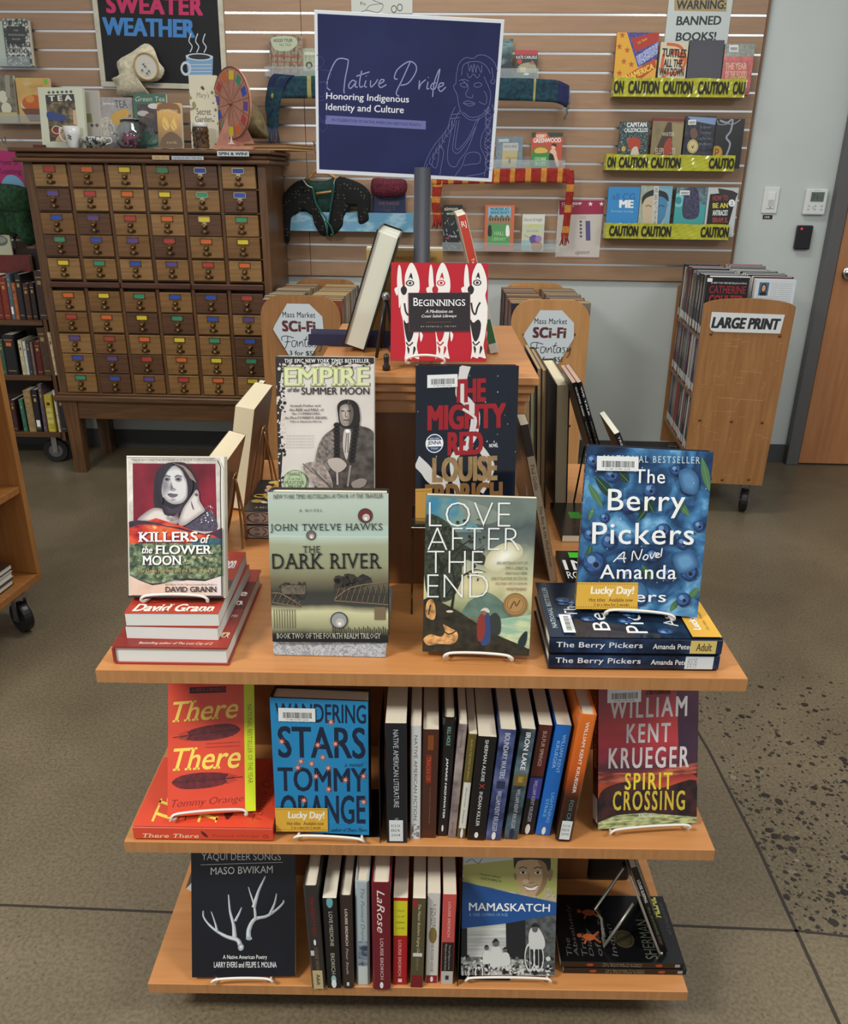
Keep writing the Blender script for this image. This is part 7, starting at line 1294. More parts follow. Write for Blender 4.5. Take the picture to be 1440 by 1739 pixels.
def a_smoke(c):
 c.fill(mat((14, 14, 18), .3)); sm_ = mat((150, 156, 170), .5); c.line([(905, 775), (960, 790), (1000, 770), (990, 840), (960, 880), (990, 920), (960, 1000), (945, 1030)], .008, sm_, 5); c.line([(920, 780), (1000, 800), (1060, 772)], .004, sm_, 4); c.line([(880, 770), (900, 800), (960, 800)], .003, sm_, 4)
 c.disc(893, 972, 43, mat((196, 150, 46), .3)); c.ring(893, 972, 38, 3, mat((120, 84, 20), .4)); c.text('P', 878, 945, 912, 1000, mat((120, 84, 20), .4), bold=.03)
wbook('small dark comic paperback at the left of the middle caution ledge', 'P', (150, 785), (375, 790), BNZ[1], .068, .012, a_capt, (30, 34, 40), 4, group=g_b, br=(362, 1060), bl=(140, 1060))
wbook('olive and plaid topped novel behind the middle caution tape', 'P', (400, 756), (635, 762), BNZ[1], .062, .02, a_water, (120, 40, 46), 4, group=g_b, br=(612, 1060), bl=(376, 1060))
wbook('grey shiny hardcover with a gold seal behind the middle caution tape', 'P', (650, 742), (880, 750), BNZ[1], .060, .022, a_diary, (60, 62, 66), 4, hard=True, group=g_b, br=(850, 1060), bl=(612, 1060), gloss=.12)
wbook('black book with white smoke and gold seal at the right of the middle caution ledge', 'P', (882, 764), (1096, 768), BNZ[1], .068, .014, a_smoke, (16, 16, 18), 4, group=g_b, br=(1064, 1060), bl=(862, 1060))
def a_me(c):
 c.fill(mat((52, 136, 196), .35)); c.text('all CG', 90, 1325, 265, 1370, mat((30, 90, 150), .4)); c.text('ME', 145, 1370, 255, 1424, W_, bold=.06); c.text('Dominic Scorley', 90, 1440, 255, 1458, mat((170, 210, 230), .4), res=1)
 for x, m_ in ((85, (214, 224, 226)), (160, (214, 224, 226)), (232, (206, 206, 130))): c.disc(x, 1560, 34, mat(m_, .4))
def a_face(c):
 c.fill(mat((160, 170, 150), .4, vary=.1, scale=40)); c.poly([(430, 1275), (550, 1275), (535, 1570), (430, 1570)], mat((120, 170, 190), .4)); c.blob([(325, 1390), (345, 1330), (420, 1310), (500, 1330), (515, 1400), (500, 1480), (460, 1560), (360, 1560), (330, 1480)], mat((196, 180, 150), .4)); c.poly([(430, 1315), (500, 1330), (515, 1400), (500, 1480), (455, 1560), (430, 1565)], mat((70, 130, 170), .4)); c.blob([(320, 1400), (325, 1340), (400, 1300), (500, 1320), (520, 1380), (480, 1350), (400, 1340), (345, 1360)], mat((34, 40, 44), .4)); c.rect(405, 1275, 442, 1570, mat((206, 206, 196), .4)); c.text('WE ARE NOT FROM HERE', 410, 1285, 436, 1560, ink((70, 70, 66)), rot=-90, res=1)
 for x in (370, 470): c.line([(x-22, 1412), (x, 1404), (x+22, 1414)], .003, ink((34, 40, 44)), 3)
def a_teal(c):
 c.fill(mat((66, 160, 158), .3)); c.poly([(580, 1280), (810, 1285), (800, 1395), (570, 1400)], mat((90, 110, 120), .3, vary=.4, scale=60)); c.disc(590, 1370, 45, mat((120, 196, 200), .3)); c.disc(590, 1370, 25, mat((60, 140, 150), .3)); c.blob([(650, 1300), (730, 1290), (750, 1380), (740, 1480), (640, 1490), (620, 1420)], mat((60, 60, 84), .3, vary=.4, scale=90)); c.poly([(570, 1545), (780, 1545), (778, 1560), (568, 1560)], mat((190, 110, 80), .4)); c.bars(600, 1305, 676, 1335)
def a_anti(c):
 c.fill(mat((190, 196, 196), .35)); c.poly([(830, 1330), (990, 1320), (1030, 1340), (960, 1560), (800, 1560), (820, 1400)], ink((28, 28, 30))); c.poly([(890, 1290), (1000, 1310), (1040, 1330), (1000, 1400), (900, 1330)], ink((50, 48, 48)))
 for t, y0, y1, m_ in (('HOW TO', 1340, 1376, (150, 60, 60)), ('BE AN', 1390, 1424, (206, 196, 70)), ('ANTIRACIST', 1438, 1474, (220, 224, 220)), ('IBRAM X.', 1486, 1520, (160, 70, 60)), ('KENDI', 1530, 1560, (60, 120, 70))): c.text(t, 850, y0, 965, y1, mat(m_, .4), bold=.04)
 c.disc(993, 1392, 24, W_); c.text('2', 984, 1380, 1002, 1404, ink())
wbook('sky blue book lettered me at the left of the lowest caution ledge', 'P', (62, 1282), (303, 1280), BNZ[2], .066, .016, a_me, (50, 130, 190), 4, group=g_b, br=(285, 1610), bl=(48, 1610))
wbook('split portrait paperback behind the lowest caution tape', 'P', (308, 1272), (548, 1275), BNZ[2], .064, .016, a_face, (150, 160, 150), 4, group=g_b, br=(530, 1610), bl=(290, 1610))
wbook('teal hardcover with dark hands behind the lowest caution tape', 'P', (578, 1284), (812, 1287), BNZ[2], .062, .022, a_teal, (60, 120, 130), 4, hard=True, group=g_b, br=(780, 1610), bl=(540, 1610), gloss=.15)
wbook('black and white book with coloured stacked title on the lowest caution ledge', 'P', (818, 1282), (1048, 1290), BNZ[2], .066, .016, a_anti, (190, 194, 194), 4, group=g_b, br=(1000, 1610), bl=(780, 1610))
def a_warn(c):
 c.fill(mat((196, 206, 204), .5)); c.poly([(515, -60), (795, -60), (792, 62), (515, 55)], mat((170, 150, 104), .5)); k_ = ink((48, 56, 60))
 for t, x0, y0, x1, y1 in (('WARNING:', 528, 0, 790, 48), ('BANNED', 526, 84, 766, 132), ('BOOKS!', 524, 170, 742, 216)): c.text(t, x0, y0, x1, y1, k_, bold=.03, shear=.12)
sheet('warning_poster', 'white WARNING BANNED BOOKS poster with a tan strip above the caution ledges', 'poster', 'L', (495, -90), (835, -90), (800, 250), (465, 240), S0+.003, .002, mat((196, 206, 204), .5), a_warn)
def a_map(c):
 c.fill(mat((196, 200, 192), .5)); k_ = ink((50, 54, 54)); c.line([(395, 60), (430, 40), (480, 50), (500, 20), (460, 0), (440, -20)], .0022, k_, 5); c.line([(430, 40), (450, 20), (500, 15)], .002, k_, 4); c.ring(545, 38, 12, 3, k_, 16); c.ring(570, 32, 12, 3, k_, 16); c.text('Po.', 410, 6, 434, 20, k_)
sheet('line_drawing_poster', 'pale poster with black line drawing at the top above the blue sign', 'poster', 'K', (376, -60), (626, -60), (624, 58), (374, 50), S0+.003, .002, mat((196, 200, 192), .5), a_map)
gw = 'mystery books displayed on the slatwall'
zz = lambda crop, p, off: PW(crop, p, off).z
def ledge_at(label, crop, pl, pr, off=.05, depth=.06, **k): A = PW(crop, pl, off); B = PW(crop, pr, off); ledge(label, aw(A), aw(B), (A.z+B.z)/2, depth, **k); return (A.z+B.z)/2+.0006
z1_ = ledge_at('clear ledge under the books left of the blue sign', 'K', (30, 310), (240, 312))
def a_town(c):
 c.fill(mart('town', [(.4, (96, 70, 66)), (.55, (150, 130, 100)), (.65, (110, 120, 96))], 60, rough=.4)); c.blob([(130, 110), (200, 92), (300, 100), (325, 150), (260, 200), (160, 190)], mat((170, 180, 150), .4)); c.text('HOOD TYLER', 150, 112, 290, 136, ink((60, 70, 60)), bold=.03, res=2); c.text('TALL TALES', 190, 145, 280, 165, ink((60, 70, 60)), res=2)
 for x in (130, 180, 230, 280, 330): c.line([(x, 200), (x-6, 380)], .003, mat((70, 44, 40), .5))
 for y in (240, 280, 330): c.line([(120, y), (355, y+4)], .003, mat((150, 70, 50), .5))
wbook('busy street scene paperback standing left of the blue sign', 'DD', (114, 84), (358, 90), z1_, .062, .014, a_town, (100, 90, 80), 5, group=gw, br=(362, 382), bl=(118, 382))
def a_green(c): c.fill(mat((150, 158, 130), .4, vary=.2, scale=60)); c.disc(410, 305, 26, ink((60, 60, 56))); c.disc(410, 305, 14, mat((150, 150, 140), .4)); c.text('MAIDEN', 378, 210, 450, 230, W_, res=2); c.rect(366, 345, 480, 382, mat((90, 120, 70), .4))
wbook('pale green car-cover book half hidden by the blue sign', 'DD', (366, 180), (480, 185), z1_, .056, .012, a_green, (150, 158, 130), 5, group=gw, br=(480, 382), bl=(366, 382))
z2_ = ledge_at('clear ledge behind the blue sign upper right', 'CC', (700, 325), (1050, 330))
def a_clark(c): c.fill(mart('clark', [(.4, (40, 60, 66)), (.6, (110, 140, 140))], 20, rough=.4)); c.text('MARY CLARK', 720, 45, 835, 60, ink((40, 60, 66)), bold=.03, res=2); c.poly([(760, 240), (860, 200), (850, 330), (740, 330)], mat((34, 46, 54), .4)); c.text('AND', 740, 70, 820, 84, ink((40, 60, 66)), res=2)
wbook('blue-green thriller behind the right edge of the blue sign', 'CC', (700, 25), (862, 28), z2_, .056, .02, a_clark, (90, 100, 96), 5, hard=True, group=gw, br=(845, 330), bl=(690, 330))
def a_cozy(c):
 c.fill(mat((50, 54, 54), .4)); c.rect(870, 112, 1055, 148, mat((170, 60, 66), .4)); c.text('KATE CARLISLE', 885, 155, 1045, 178, W_, res=2); c.disc(910, 200, 20, mat((180, 60, 50), .4)); c.blob([(900, 240), (960, 210), (1030, 220), (1040, 300), (900, 310)], mat((150, 146, 120), .4)); c.rect(915, 245, 960, 285, mat((190, 180, 130), .4)); c.poly([(985, 220), (1010, 190), (1035, 225)], mat((150, 100, 60), .4)); c.rect(865, 290, 1050, 325, mat((70, 90, 60), .4, vary=.4, scale=90)); c.disc(965, 300, 22, W_, 10)
wbook('cozy mystery paperback with a lit house and red band', 'CC', (878, 112), (1052, 114), z2_, .060, .014, a_cozy, (60, 60, 60), 5, group=gw, br=(1048, 330), bl=(866, 330))
z3_ = ledge_at('clear ledge under the red and grey mysteries', 'CC', (700, 1015), (1250, 1018))
def a_grey(c): c.fill(mat((110, 126, 136), .35, vary=.1, scale=30)); c.poly([(782, 820), (900, 822), (880, 1012), (762, 1012)], mat((176, 164, 120), .4)); c.rect(782, 820, 900, 880, mat((170, 176, 170), .4)); c.blob([(822, 950), (838, 945), (836, 978), (820, 975)], ink((70, 50, 30))); c.rect(750, 790, 830, 812, mat((170, 180, 186), .4)); c.text('MARTHA GRIMES', 790, 838, 890, 856, ink((70, 80, 84)), res=1); c.text('send me some', 800, 925, 880, 940, ink((90, 70, 40)), shear=.3, res=1); c.ring(742, 903, 18, 3, mat((150, 160, 166), .4), 22)
wbook('grey-blue hardcover with a pasted note to the right of the blue sign', 'CC', (735, 770), (938, 776), z3_, .062, .022, a_grey, (100, 116, 126), 5, hard=True, group=gw, br=(925, 1015), bl=(712, 1015))
def a_kerry(c):
 c.fill(mat((182, 78, 54), .35)); c.rect(1005, 738, 1245, 780, mat((44, 66, 52), .4)); c.poly([(1040, 740), (1120, 740), (1150, 800), (1020, 800)], mat((190, 90, 50), .4)); c.text('KERRY', 1042, 757, 1118, 784, W_, bold=.02); c.text('GREENWOOD', 1018, 788, 1225, 824, W_, bold=.02)
 c.blob([(1010, 900), (1040, 860), (1110, 860), (1135, 920), (1120, 1012), (1010, 1012)], mat((56, 130, 66), .4)); c.blob([(1030, 880), (1060, 862), (1110, 870), (1120, 900), (1040, 905)], mat((206, 170, 80), .4)); c.text('COCAINE', 1030, 935, 1115, 960, mat((180, 210, 160), .4), bold=.03, res=2); c.text('BLUES', 1035, 970, 1110, 996, mat((180, 210, 160), .4), bold=.03, res=2)
 c.blob([(1135, 920), (1160, 910), (1190, 990), (1195, 1012), (1140, 1012)], ink((30, 30, 30))); c.blob([(1140, 900), (1160, 870), (1185, 890), (1190, 930), (1205, 990), (1185, 1000), (1165, 920)], mat((214, 180, 150), .4)); c.disc(1168, 860, 16, mat((214, 180, 150), .4), 20); c.blob([(1150, 850), (1165, 832), (1188, 838), (1188, 860), (1165, 850)], ink((60, 34, 26)))
wbook('orange mystery paperback with a seated woman above the red striped scarf', 'CC', (1005, 738), (1243, 748), z3_, .062, .014, a_kerry, (180, 76, 52), 5, group=gw, br=(1215, 1015), bl=(1000, 1015))
z4_ = ledge_at('long clear ledge under the lower row of mysteries', 'CC', (320, 1640), (1200, 1645))
def a_simon(c):
 c.fill(mat((34, 34, 38), .35, vary=.2, scale=60)); c.text('simon', 335, 1312, 440, 1338, mat((206, 206, 190), .4), bold=.01); c.text('wolf', 350, 1345, 420, 1372, mat((190, 200, 150), .4), bold=.01)
 R = random.Random(4)
 for i in range(26): x = R.uniform(330, 460); y = R.uniform(1400, 1640); c.line([(x, y), (x+R.uniform(-20, 20), y-R.uniform(10, 40))], .004, mat(R.choice([(140, 150, 156), (90, 96, 104), (60, 60, 64)]), .4)); c.k -= 1
 c.rect(345, 1550, 372, 1556, mat((200, 80, 110), .4)); c.text('ROSE', 385, 1530, 430, 1545, W_, res=1)
wbook('black paperback with silver branches beside the red scarf fringe', 'CC', (330, 1292), (475, 1298), z4_, .060, .014, a_simon, (30, 30, 32), 5, group=gw, br=(465, 1642), bl=(320, 1642))
def a_manor(c):
 c.fill(mat((198, 104, 72), .35)); c.poly([(672, 1312), (845, 1312), (828, 1612), (660, 1612)], mat((86, 150, 90), .4)); c.poly([(672, 1312), (845, 1312), (840, 1400), (668, 1400)], mat((120, 180, 200), .4)); c.text('MURDER AT', 690, 1318, 830, 1340, ink((60, 90, 120)), bold=.03, res=2); c.text('BANCROFT', 690, 1345, 835, 1366, ink((60, 90, 120)), bold=.03, res=2)
 c.rect(672, 1390, 838, 1445, mat((150, 120, 90), .4)); [c.rect(680+i*20, 1398, 690+i*20, 1420, ink((60, 56, 60))) for i in range(8)]; [c.poly([(675+i*42, 1392), (690+i*42, 1372), (706+i*42, 1392)], mat((120, 90, 70), .4)) for i in range(4)]; c.text('HALL', 715, 1500, 790, 1530, mat((150, 200, 140), .4), bold=.03); c.text('LIBRARY', 700, 1545, 800, 1570, mat((150, 200, 140), .4), bold=.02)
 for x in (682, 815): c.blob([(x-10, 1460), (x+10, 1460), (x+12, 1530), (x-14, 1530)], W_ if x > 700 else ink((30, 40, 50)))
wbook('orange-bordered green manor house mystery on the lower clear ledge', 'CC', (650, 1295), (875, 1298), z4_, .062, .016, a_manor, (196, 100, 70), 5, group=gw, br=(850, 1642), bl=(638, 1642))
def a_knit(c):
 c.fill(mat((190, 196, 170), .35)); c.rect(925, 1370, 1105, 1440, mat((206, 210, 200), .4)); c.text('Dorie Kringle', 945, 1395, 1085, 1425, ink((90, 96, 90)), shear=.2, res=2); c.text('UP TO', 975, 1440, 1060, 1465, mat((190, 200, 60), .4), bold=.03); c.text('NO GOOD', 965, 1482, 1055, 1500, ink((120, 124, 90)), res=1)
 c.disc(1020, 1555, 36, mat((90, 80, 150), .4)); c.disc(1055, 1550, 26, mat((150, 120, 180), .4)); c.blob([(1000, 1585), (1080, 1580), (1070, 1642), (1010, 1642)], mat((170, 120, 80), .4)); c.line([(945, 1520), (1060, 1580)], .002, mat((130, 90, 50), .4)); c.poly([(925, 1560), (990, 1560), (985, 1642), (920, 1642)], mat((150, 180, 180), .4))
wbook('pale paperback with a purple yarn basket on the lower clear ledge', 'CC', (935, 1362), (1105, 1368), z4_, .062, .012, a_knit, (190, 190, 170), 5, group=gw, br=(1090, 1642), bl=(918, 1642))
def a_flyer(c):
 c.fill(mat((206, 200, 192), .5)); rd = mat((160, 50, 78), .4); c.poly([(1215, 1256), (1560, 1262), (1560, 1370), (1215, 1370)], rd); c.text('CENSORSHIP', 1235, 1276, 1388, 1296, W_, bold=.03); c.text('BY THE NUMBERS', 1235, 1303, 1330, 1312, W_, res=1)
 for x in (1455, 1540): c.poly([(x+(20 if k % 2 == 0 else 8)*math.sin(math.pi*k/5), 1290-(20 if k % 2 == 0 else 8)*math.cos(math.pi*k/5)) for k in range(10)], W_)
 for i in range(3): c.text('books challenged in libraries this year', 1360, 1380+i*9, 1420, 1386+i*9, ink((120, 110, 110)), res=1)
 for i in range(5): c.disc(1378, 1425+i*28, 10, ink((90, 80, 96)), n=6)
 c.rect(1415, 1420, 1450, 1570, mat((90, 90, 140), .4)); c.text('signature', 1330, 1645, 1440, 1680, ink((120, 116, 110)), shear=.4); c.line([(1185, 1690), (1545, 1700)], .002, rd); c.line([(1200, 1250), (1560, 1256)], .0016, rd)
sheet('censorship_flyer', 'white flyer with a crimson censorship header and stars taped to the slatwall', 'flyer', 'CC', (1215, 1240), (1562, 1248), (1512, 1704), (1178, 1695), S0+.003, .001, mat((206, 200, 192), .5), a_flyer)
def ribbon(name, label, cat, path, width_dir, m_at, off_fn, n=60, seg=6, fringe=(), fm=None, th=.004):
 o = thing(name, label, cat, wallM(wl(path[0][0], .0, path[0][1])))
 return o
def cloth_strip(parent, name, pts, w, mats, banding, sag=.003, thick=.004, seed=1):
 """pts: wall-space (a, out, z) along the strip; w: vertical/side width vector function"""
 mb = MB(); P = smooth_path(pts, 24); n = len(P); R = random.Random(seed); L = 0; last = P[0]
 rows_ = []
 for i, p in enumerate(P):
  L += (p-last).length; last = p; wv = w(i/(n-1)); rows_.append((p, wv, L))
 K = 6
 for i in range(n-1):
  (p0, w0, l0), (p1, w1, l1) = rows_[i], rows_[i+1]
  m = banding((l0+l1)/2)
  for k in range(K):
   f0, f1 = k/K, (k+1)/K; wob = lambda f, l: V((0, -sag*math.sin(f*7+l*22), 0))
   mb.face([p0+w0*f0+wob(f0, l0), p1+w1*f0+wob(f0, l1), p1+w1*f1+wob(f1, l1), p0+w0*f1+wob(f1, l0)], m)
 ob = mb.build(name, parent, True); md = ob.modifiers.new('s', 'SOLIDIFY'); md.thickness = thick; return ob, rows_
MWL = axes((0, WY, 0), WX, -WN, (0, 0, 1))
def wl3(crop, p, off): P = PW(crop, p, off); return V((aw(P), -off, P.z))
def fringe(parent, start, end, down, n, r, m, seed=2, name='fringe'):
 mb = MB(); R = random.Random(seed)
 for i in range(n):
  f = i/(n-1); p = start+(end-start)*f; d = down*(R.uniform(.8, 1.15)); mb.tube([p, p+d*.5+V((R.uniform(-.004, .004), R.uniform(-.004, .002), 0)), p+d+V((R.uniform(-.006, .006), R.uniform(-.004, .003), 0))], [r, r, r*.6], m, 5)
 return mb.build(name, parent, True)
blu = mart('plaid', [(.4, (18, 42, 62)), (.6, (24, 66, 76))], 60, rough=.9, name='wool'); blu2 = mat((28, 34, 74), .9, vary=.2, scale=90); ylw = mat((150, 146, 84), .9)
bs = thing('blue_scarf', 'blue and teal wool scarf with thin yellow stripes draped behind the blue sign', 'scarf', MWL)
top_ = [wl3('K', (45, 312), .105), wl3('K', (230, 310), .11), wl3('CC', (750, 325), .112), wl3('CC', (1060, 335), .11), wl3('CC', (1200, 345), .108), wl3('CC', (1290, 385), .10)]
bandb = lambda l: ylw if (l*100 % 16.5) < 1.1 else (blu2 if (l*100 % 33) > 27 else blu)
ob, rws = cloth_strip(bs, 'scarf_body', top_, lambda t: V((0, -.004, -.088 if t < .97 else -.075)), None, bandb, .002)
e0 = rws[-1][0]; fringe(bs, e0+V((0, 0, -.01)), e0+V((-.02, -.004, -.085)), V((.008, 0, -.055)), 14, .0024, mat((130, 130, 120), .9), name='right_fringe')
ob, rws = cloth_strip(bs, 'hanging_end', [wl3('K', (60, 300), .108), wl3('K', (40, 330), .112), wl3('K', (25, 420), .112), wl3('K', (30, 470), .11), wl3('K', (35, 520), .108)], lambda t: V((.09-.045*t, -.006, -.006)), None, lambda l: blu2 if l < .06 else blu, .004)
e0 = rws[-1][0]; fringe(bs, e0, e0+V((.045, -.006, 0)), V((.003, 0, -.07)), 9, .003, mat((54, 64, 88), .9), name='left_fringe')
rdw = mat((140, 34, 24), .9, vary=.15, scale=90, bump=.3); gdw = mat((186, 126, 48), .9, vary=.1, scale=90, bump=.3)
rs = thing('striped_scarf', 'red and gold striped knitted scarf draped over the ledge right of the blue sign', 'scarf', MWL)
A0 = wl3('K', (742, 700), .098); band = lambda l: gdw if (l*100 % 7.1) < 2.4 else rdw
ob, rws = cloth_strip(rs, 'scarf_body', [wl3('K', (705, 695), .094), wl3('CC', (700, 1022), .098), wl3('CC', (1000, 1015), .098), wl3('CC', (1230, 1018), .096), wl3('CC', (1290, 1022), .094)], lambda t: V((0, -.003, -.060)), None, band, .0012, .005)
ob, rws = cloth_strip(rs, 'right_hanging_end', [wl3('CC', (1262, 1030), .100), wl3('CC', (1270, 1150), .104), wl3('CC', (1258, 1290), .10), wl3('CC', (1240, 1450), .098), wl3('CC', (1232, 1510), .098)], lambda t: V((.035-.005*t, -.004, .0)), None, lambda l: gdw if (l*100 % 9) > 6 else rdw, .002, .005)
e0 = rws[-1][0]; fringe(rs, e0, e0+V((.03, -.003, 0)), V((0, 0, -.05)), 7, .0036, rdw, name='right_fringe')
ob, rws = cloth_strip(rs, 'left_hanging_end', [wl3('K', (708, 735), .098), wl3('K', (706, 780), .102), wl3('K', (704, 830), .10), wl3('K', (710, 875), .098)], lambda t: V((.045-.012*t, -.004, .0)), None, lambda l: gdw if (l*100 % 7) < 2.6 else rdw, .002, .005)
e0 = rws[-1][0]; fringe(rs, e0, e0+V((.032, -.003, 0)), V((0, 0, -.055)), 8, .0036, rdw, name='left_fringe')
cg = thing('cardigan', 'black dotted cardigan with green lining and ribbon hanging on a wooden hanger', 'clothing', MWL)
def knit_dots():
 if 'kd' in _M: return _M['kd']
 m, n, l, b = _new('dotted_knit'); b.inputs['Roughness'].default_value = .95; tc = n.new('ShaderNodeTexCoord'); v = n.new('ShaderNodeTexVoronoi'); v.inputs['Scale'].default_value = 66; v.inputs['Randomness'].default_value = .45
 l.new(tc.outputs['Object'], v.inputs['Vector']); cr = ramp(n, [(0, (110, 104, 78)), (.17, (96, 92, 70)), (.22, (14, 16, 18)), (1, (14, 16, 18))]); l.new(v.outputs['Distance'], cr.inputs['Fac']); l.new(cr.outputs['Color'], b.inputs['Base Color']); _M['kd'] = m; return m
kd = knit_dots()
def puffy(parent, name, crop, outline, off, th, m, n=4, k=3):
 """soft padded shape: outline in photo crop coordinates, inflated towards the room"""
 P = [wl3(crop, p, off) for p in outline]; P = smooth_path(P, k, True); c = sum(P, V((0, 0, 0)))/len(P); mb = MB(); rings = []
 for i in range(n+1):
  f = 1-i/n; d = th*math.sqrt(max(0, 1-f*f)); rings.append([c+(p-c)*f+V((0, -d, 0)) for p in P])
 N = len(P)
 for i in range(n):
  for j in range(N): mb.face([rings[i][j], rings[i][(j+1) % N], rings[i+1][(j+1) % N], rings[i+1][j]], m)
 mb.face([p+V((0, th*.25, 0)) for p in P][::-1], m)
 for j in range(N): mb.face([P[j], P[j]+V((0, th*.25, 0)), P[(j+1) % N]+V((0, th*.25, 0)), P[(j+1) % N]], m)
 return mb.build(name, parent, True)
puffy(cg, 'left_sleeve', 'DD', [(370, 1155), (300, 1180), (225, 1260), (205, 1350), (215, 1480), (212, 1590), (240, 1625), (270, 1600), (275, 1450), (340, 1400), (400, 1340), (430, 1240)], .088, .022, kd)
puffy(cg, 'right_sleeve', 'DD', [(620, 1130), (700, 1145), (790, 1180), (850, 1230), (870, 1300), (862, 1400), (865, 1470), (800, 1505), (780, 1470), (815, 1400), (810, 1360), (740, 1350), (640, 1330), (600, 1200)], .088, .022, kd)
grn = mat((16, 52, 44), .9, vary=.3, scale=70, bump=.3)
puffy(cg, 'lining', 'DD', [(370, 1150), (440, 1160), (540, 1160), (610, 1130), (630, 1200), (640, 1320), (580, 1400), (470, 1400), (430, 1300), (400, 1220)], .082, .02, grn)
puffy(cg, 'left_front', 'DD', [(372, 1158), (420, 1210), (450, 1320), (520, 1440), (545, 1560), (500, 1560), (455, 1490), (450, 1430), (390, 1390), (330, 1340), (310, 1250)], .094, .014, kd)
puffy(cg, 'right_front', 'DD', [(615, 1135), (700, 1200), (720, 1330), (670, 1430), (660, 1500), (600, 1560), (550, 1560), (560, 1430), (590, 1290), (600, 1180)], .094, .014, kd)
mb = MB(); rb = mat((20, 84, 74), .7); wt = mat((170, 176, 160), .8)
mb.tube(smooth_path([wl3('DD', p, .126) for p in ((440, 1215), (460, 1320), (500, 1390), (540, 1450), (545, 1560))], 4), .004, rb, 6); mb.tube(smooth_path([wl3('DD', p, .124) for p in ((600, 1190), (575, 1330), (560, 1440), (540, 1540))], 4), .003, rb, 6); mb.tube(smooth_path([wl3('DD', p, .128) for p in ((520, 1460), (560, 1480), (590, 1550), (570, 1560))], 4), .004, rb, 6)
mb.build('ribbon', cg, True); mb = MB(); mb.tube(smooth_path([wl3('DD', p, .122) for p in ((370, 1155), (400, 1195), (438, 1212))], 4), .003, wt, 6); mb.tube(smooth_path([wl3('DD', p, .122) for p in ((632, 1128), (605, 1150), (594, 1190))], 4), .002, wt, 6); mb.build('piping', cg, True)
hg = thing('clothes_hanger', 'light wooden clothes hanger showing at the neck of the dotted cardigan', 'hanger', MWL); hw_ = mat((176, 130, 80), .5, vary=.15)
mb = MB(); mb.tube([wl3('DD', (385, 1160), .084), wl3('DD', (430, 1120), .084), wl3('DD', (462, 1085), .083), wl3('DD', (560, 1110), .083), wl3('DD', (640, 1160), .084)], .007, hw_, 8); mb.build('shoulder_bar', hg, True)
mb = MB(); mb.tube([wl3('DD', (465, 1255), .114), wl3('DD', (578, 1240), .114)], .005, hw_, 8); mb.build('cross_bar', hg, True)
lz = PW('K', (490, 940), .06).z
lb = thing('display_ledge', 'pale blue glossy acrylic ledge behind the dotted cardigan', 'shelf', wallM(wl(aw(PW('K', (120, 900), .06)), S0+.0005, lz))); L = aw(PW('K', (630, 900), .06))-aw(PW('K', (120, 900), .06))
bl_ = mart('ledgeblue', [(.4, (96, 150, 180)), (.5, (150, 190, 206)), (.6, (110, 160, 190))], 9, rough=.12, stretch=(1, 1, 2))
mb = MB(); mb.box(0, -.07, -.004, L, 0, 0, bl_, bev=.001); mb.build('tray', lb); mb = MB(); mb.box(0, -.075, -.004, L, -.0705, .080, bl_, bev=.001); mb.build('front_panel', lb)
def a_punk(c):
 c.fill(mat((26, 40, 84), .35)); t_ = mat((120, 110, 110), .4); c.text('AND', 970, 1280, 1030, 1296, t_, res=1); c.text('THE FUNGUS', 925, 1318, 1075, 1342, mat((130, 96, 90), .4), bold=.02, res=2)
 for i in range(3): c.text('a tale of winter nights', 950, 1350+i*12, 1050, 1357+i*12, t_, res=1)
 c.text('NOVEL', 975, 1378, 1015, 1390, t_, res=1); c.line([(920, 1370), (950, 1380), (980, 1370)], .0012, mat((60, 80, 140), .4), 3); c.blob([(1010, 1430), (1040, 1420), (1045, 1445), (1015, 1450)], mat((206, 190, 160), .4))
wbook('navy hardcover wearing the maroon knitted headband', 'DD', (878, 1160), (1122, 1165), lz+.0006, .045, .024, a_punk, (24, 36, 76), 3, hard=True, group=gw, br=(1112, 1528), bl=(880, 1524))
ht = thing('knitted_headband', 'fuzzy maroon knitted headband stretched over the top of a navy book', 'hat', MWL); mr_ = mat((86, 30, 44), .98, vary=.35, scale=120, bump=.6)
puffy(ht, 'knit_band', 'DD', [(874, 1160), (900, 1140), (1000, 1145), (1100, 1148), (1132, 1170), (1135, 1230), (1100, 1270), (1000, 1285), (900, 1275), (868, 1230)], .088, .03, mr_);
bh = thing('metal_hook', 'small dark wire hook at the left edge of the blue sign', 'hook', MWL)
mb = MB(); mb.tube(smooth_path([wl3('DD', p, o_) for p, o_ in (((440, 870), .03), ((450, 900), .06), ((425, 915), .06), ((435, 940), .05))], 4), .002, ink((60, 64, 70)), 6); mb.tube(smooth_path([wl3('DD', p, .05) for p in ((455, 880), (452, 930), (462, 960))], 4), .002, ink((60, 64, 70)), 6); mb.build('wire', bh, True)
def a_board(c):
 c.fill(mat((18, 19, 22), .7, vary=.2, scale=12)); pk = mat((196, 44, 96), .6); bl2 = mat((64, 130, 196), .6)
 c.text('SWEATER', 512, -18, 948, 64, pk, bold=.05, sp=1.1); c.text('WEATHER', 492, 82, 912, 166, bl2, bold=.05)
 mgb = mat((120, 160, 196), .5); mgw = mat((196, 208, 216), .5)
 c.poly([(868, 245), (992, 245), (988, 358), (880, 358)], mgb); c.disc(930, 252, 62, mgw, 17); c.disc(930, 252, 50, ink((20, 20, 24)), 12); c.ring(868, 308, 24, 9, mgw, 34)
 for i in range(5): c.line([(884, 290+i*16), (985, 286+i*16)], .003, mgw, 0)
 for x in (892, 922, 955): c.line([(x-4, 232), (x+6, 205), (x-8, 180), (x+2, 145)], .0045, mgw, 5)
 c.line([(560, 410), (780, 390)], .001, mgw)
mid, w, h = wq('I', (428, -130), (1040, -130), (1068, 415), (470, 418), .03)
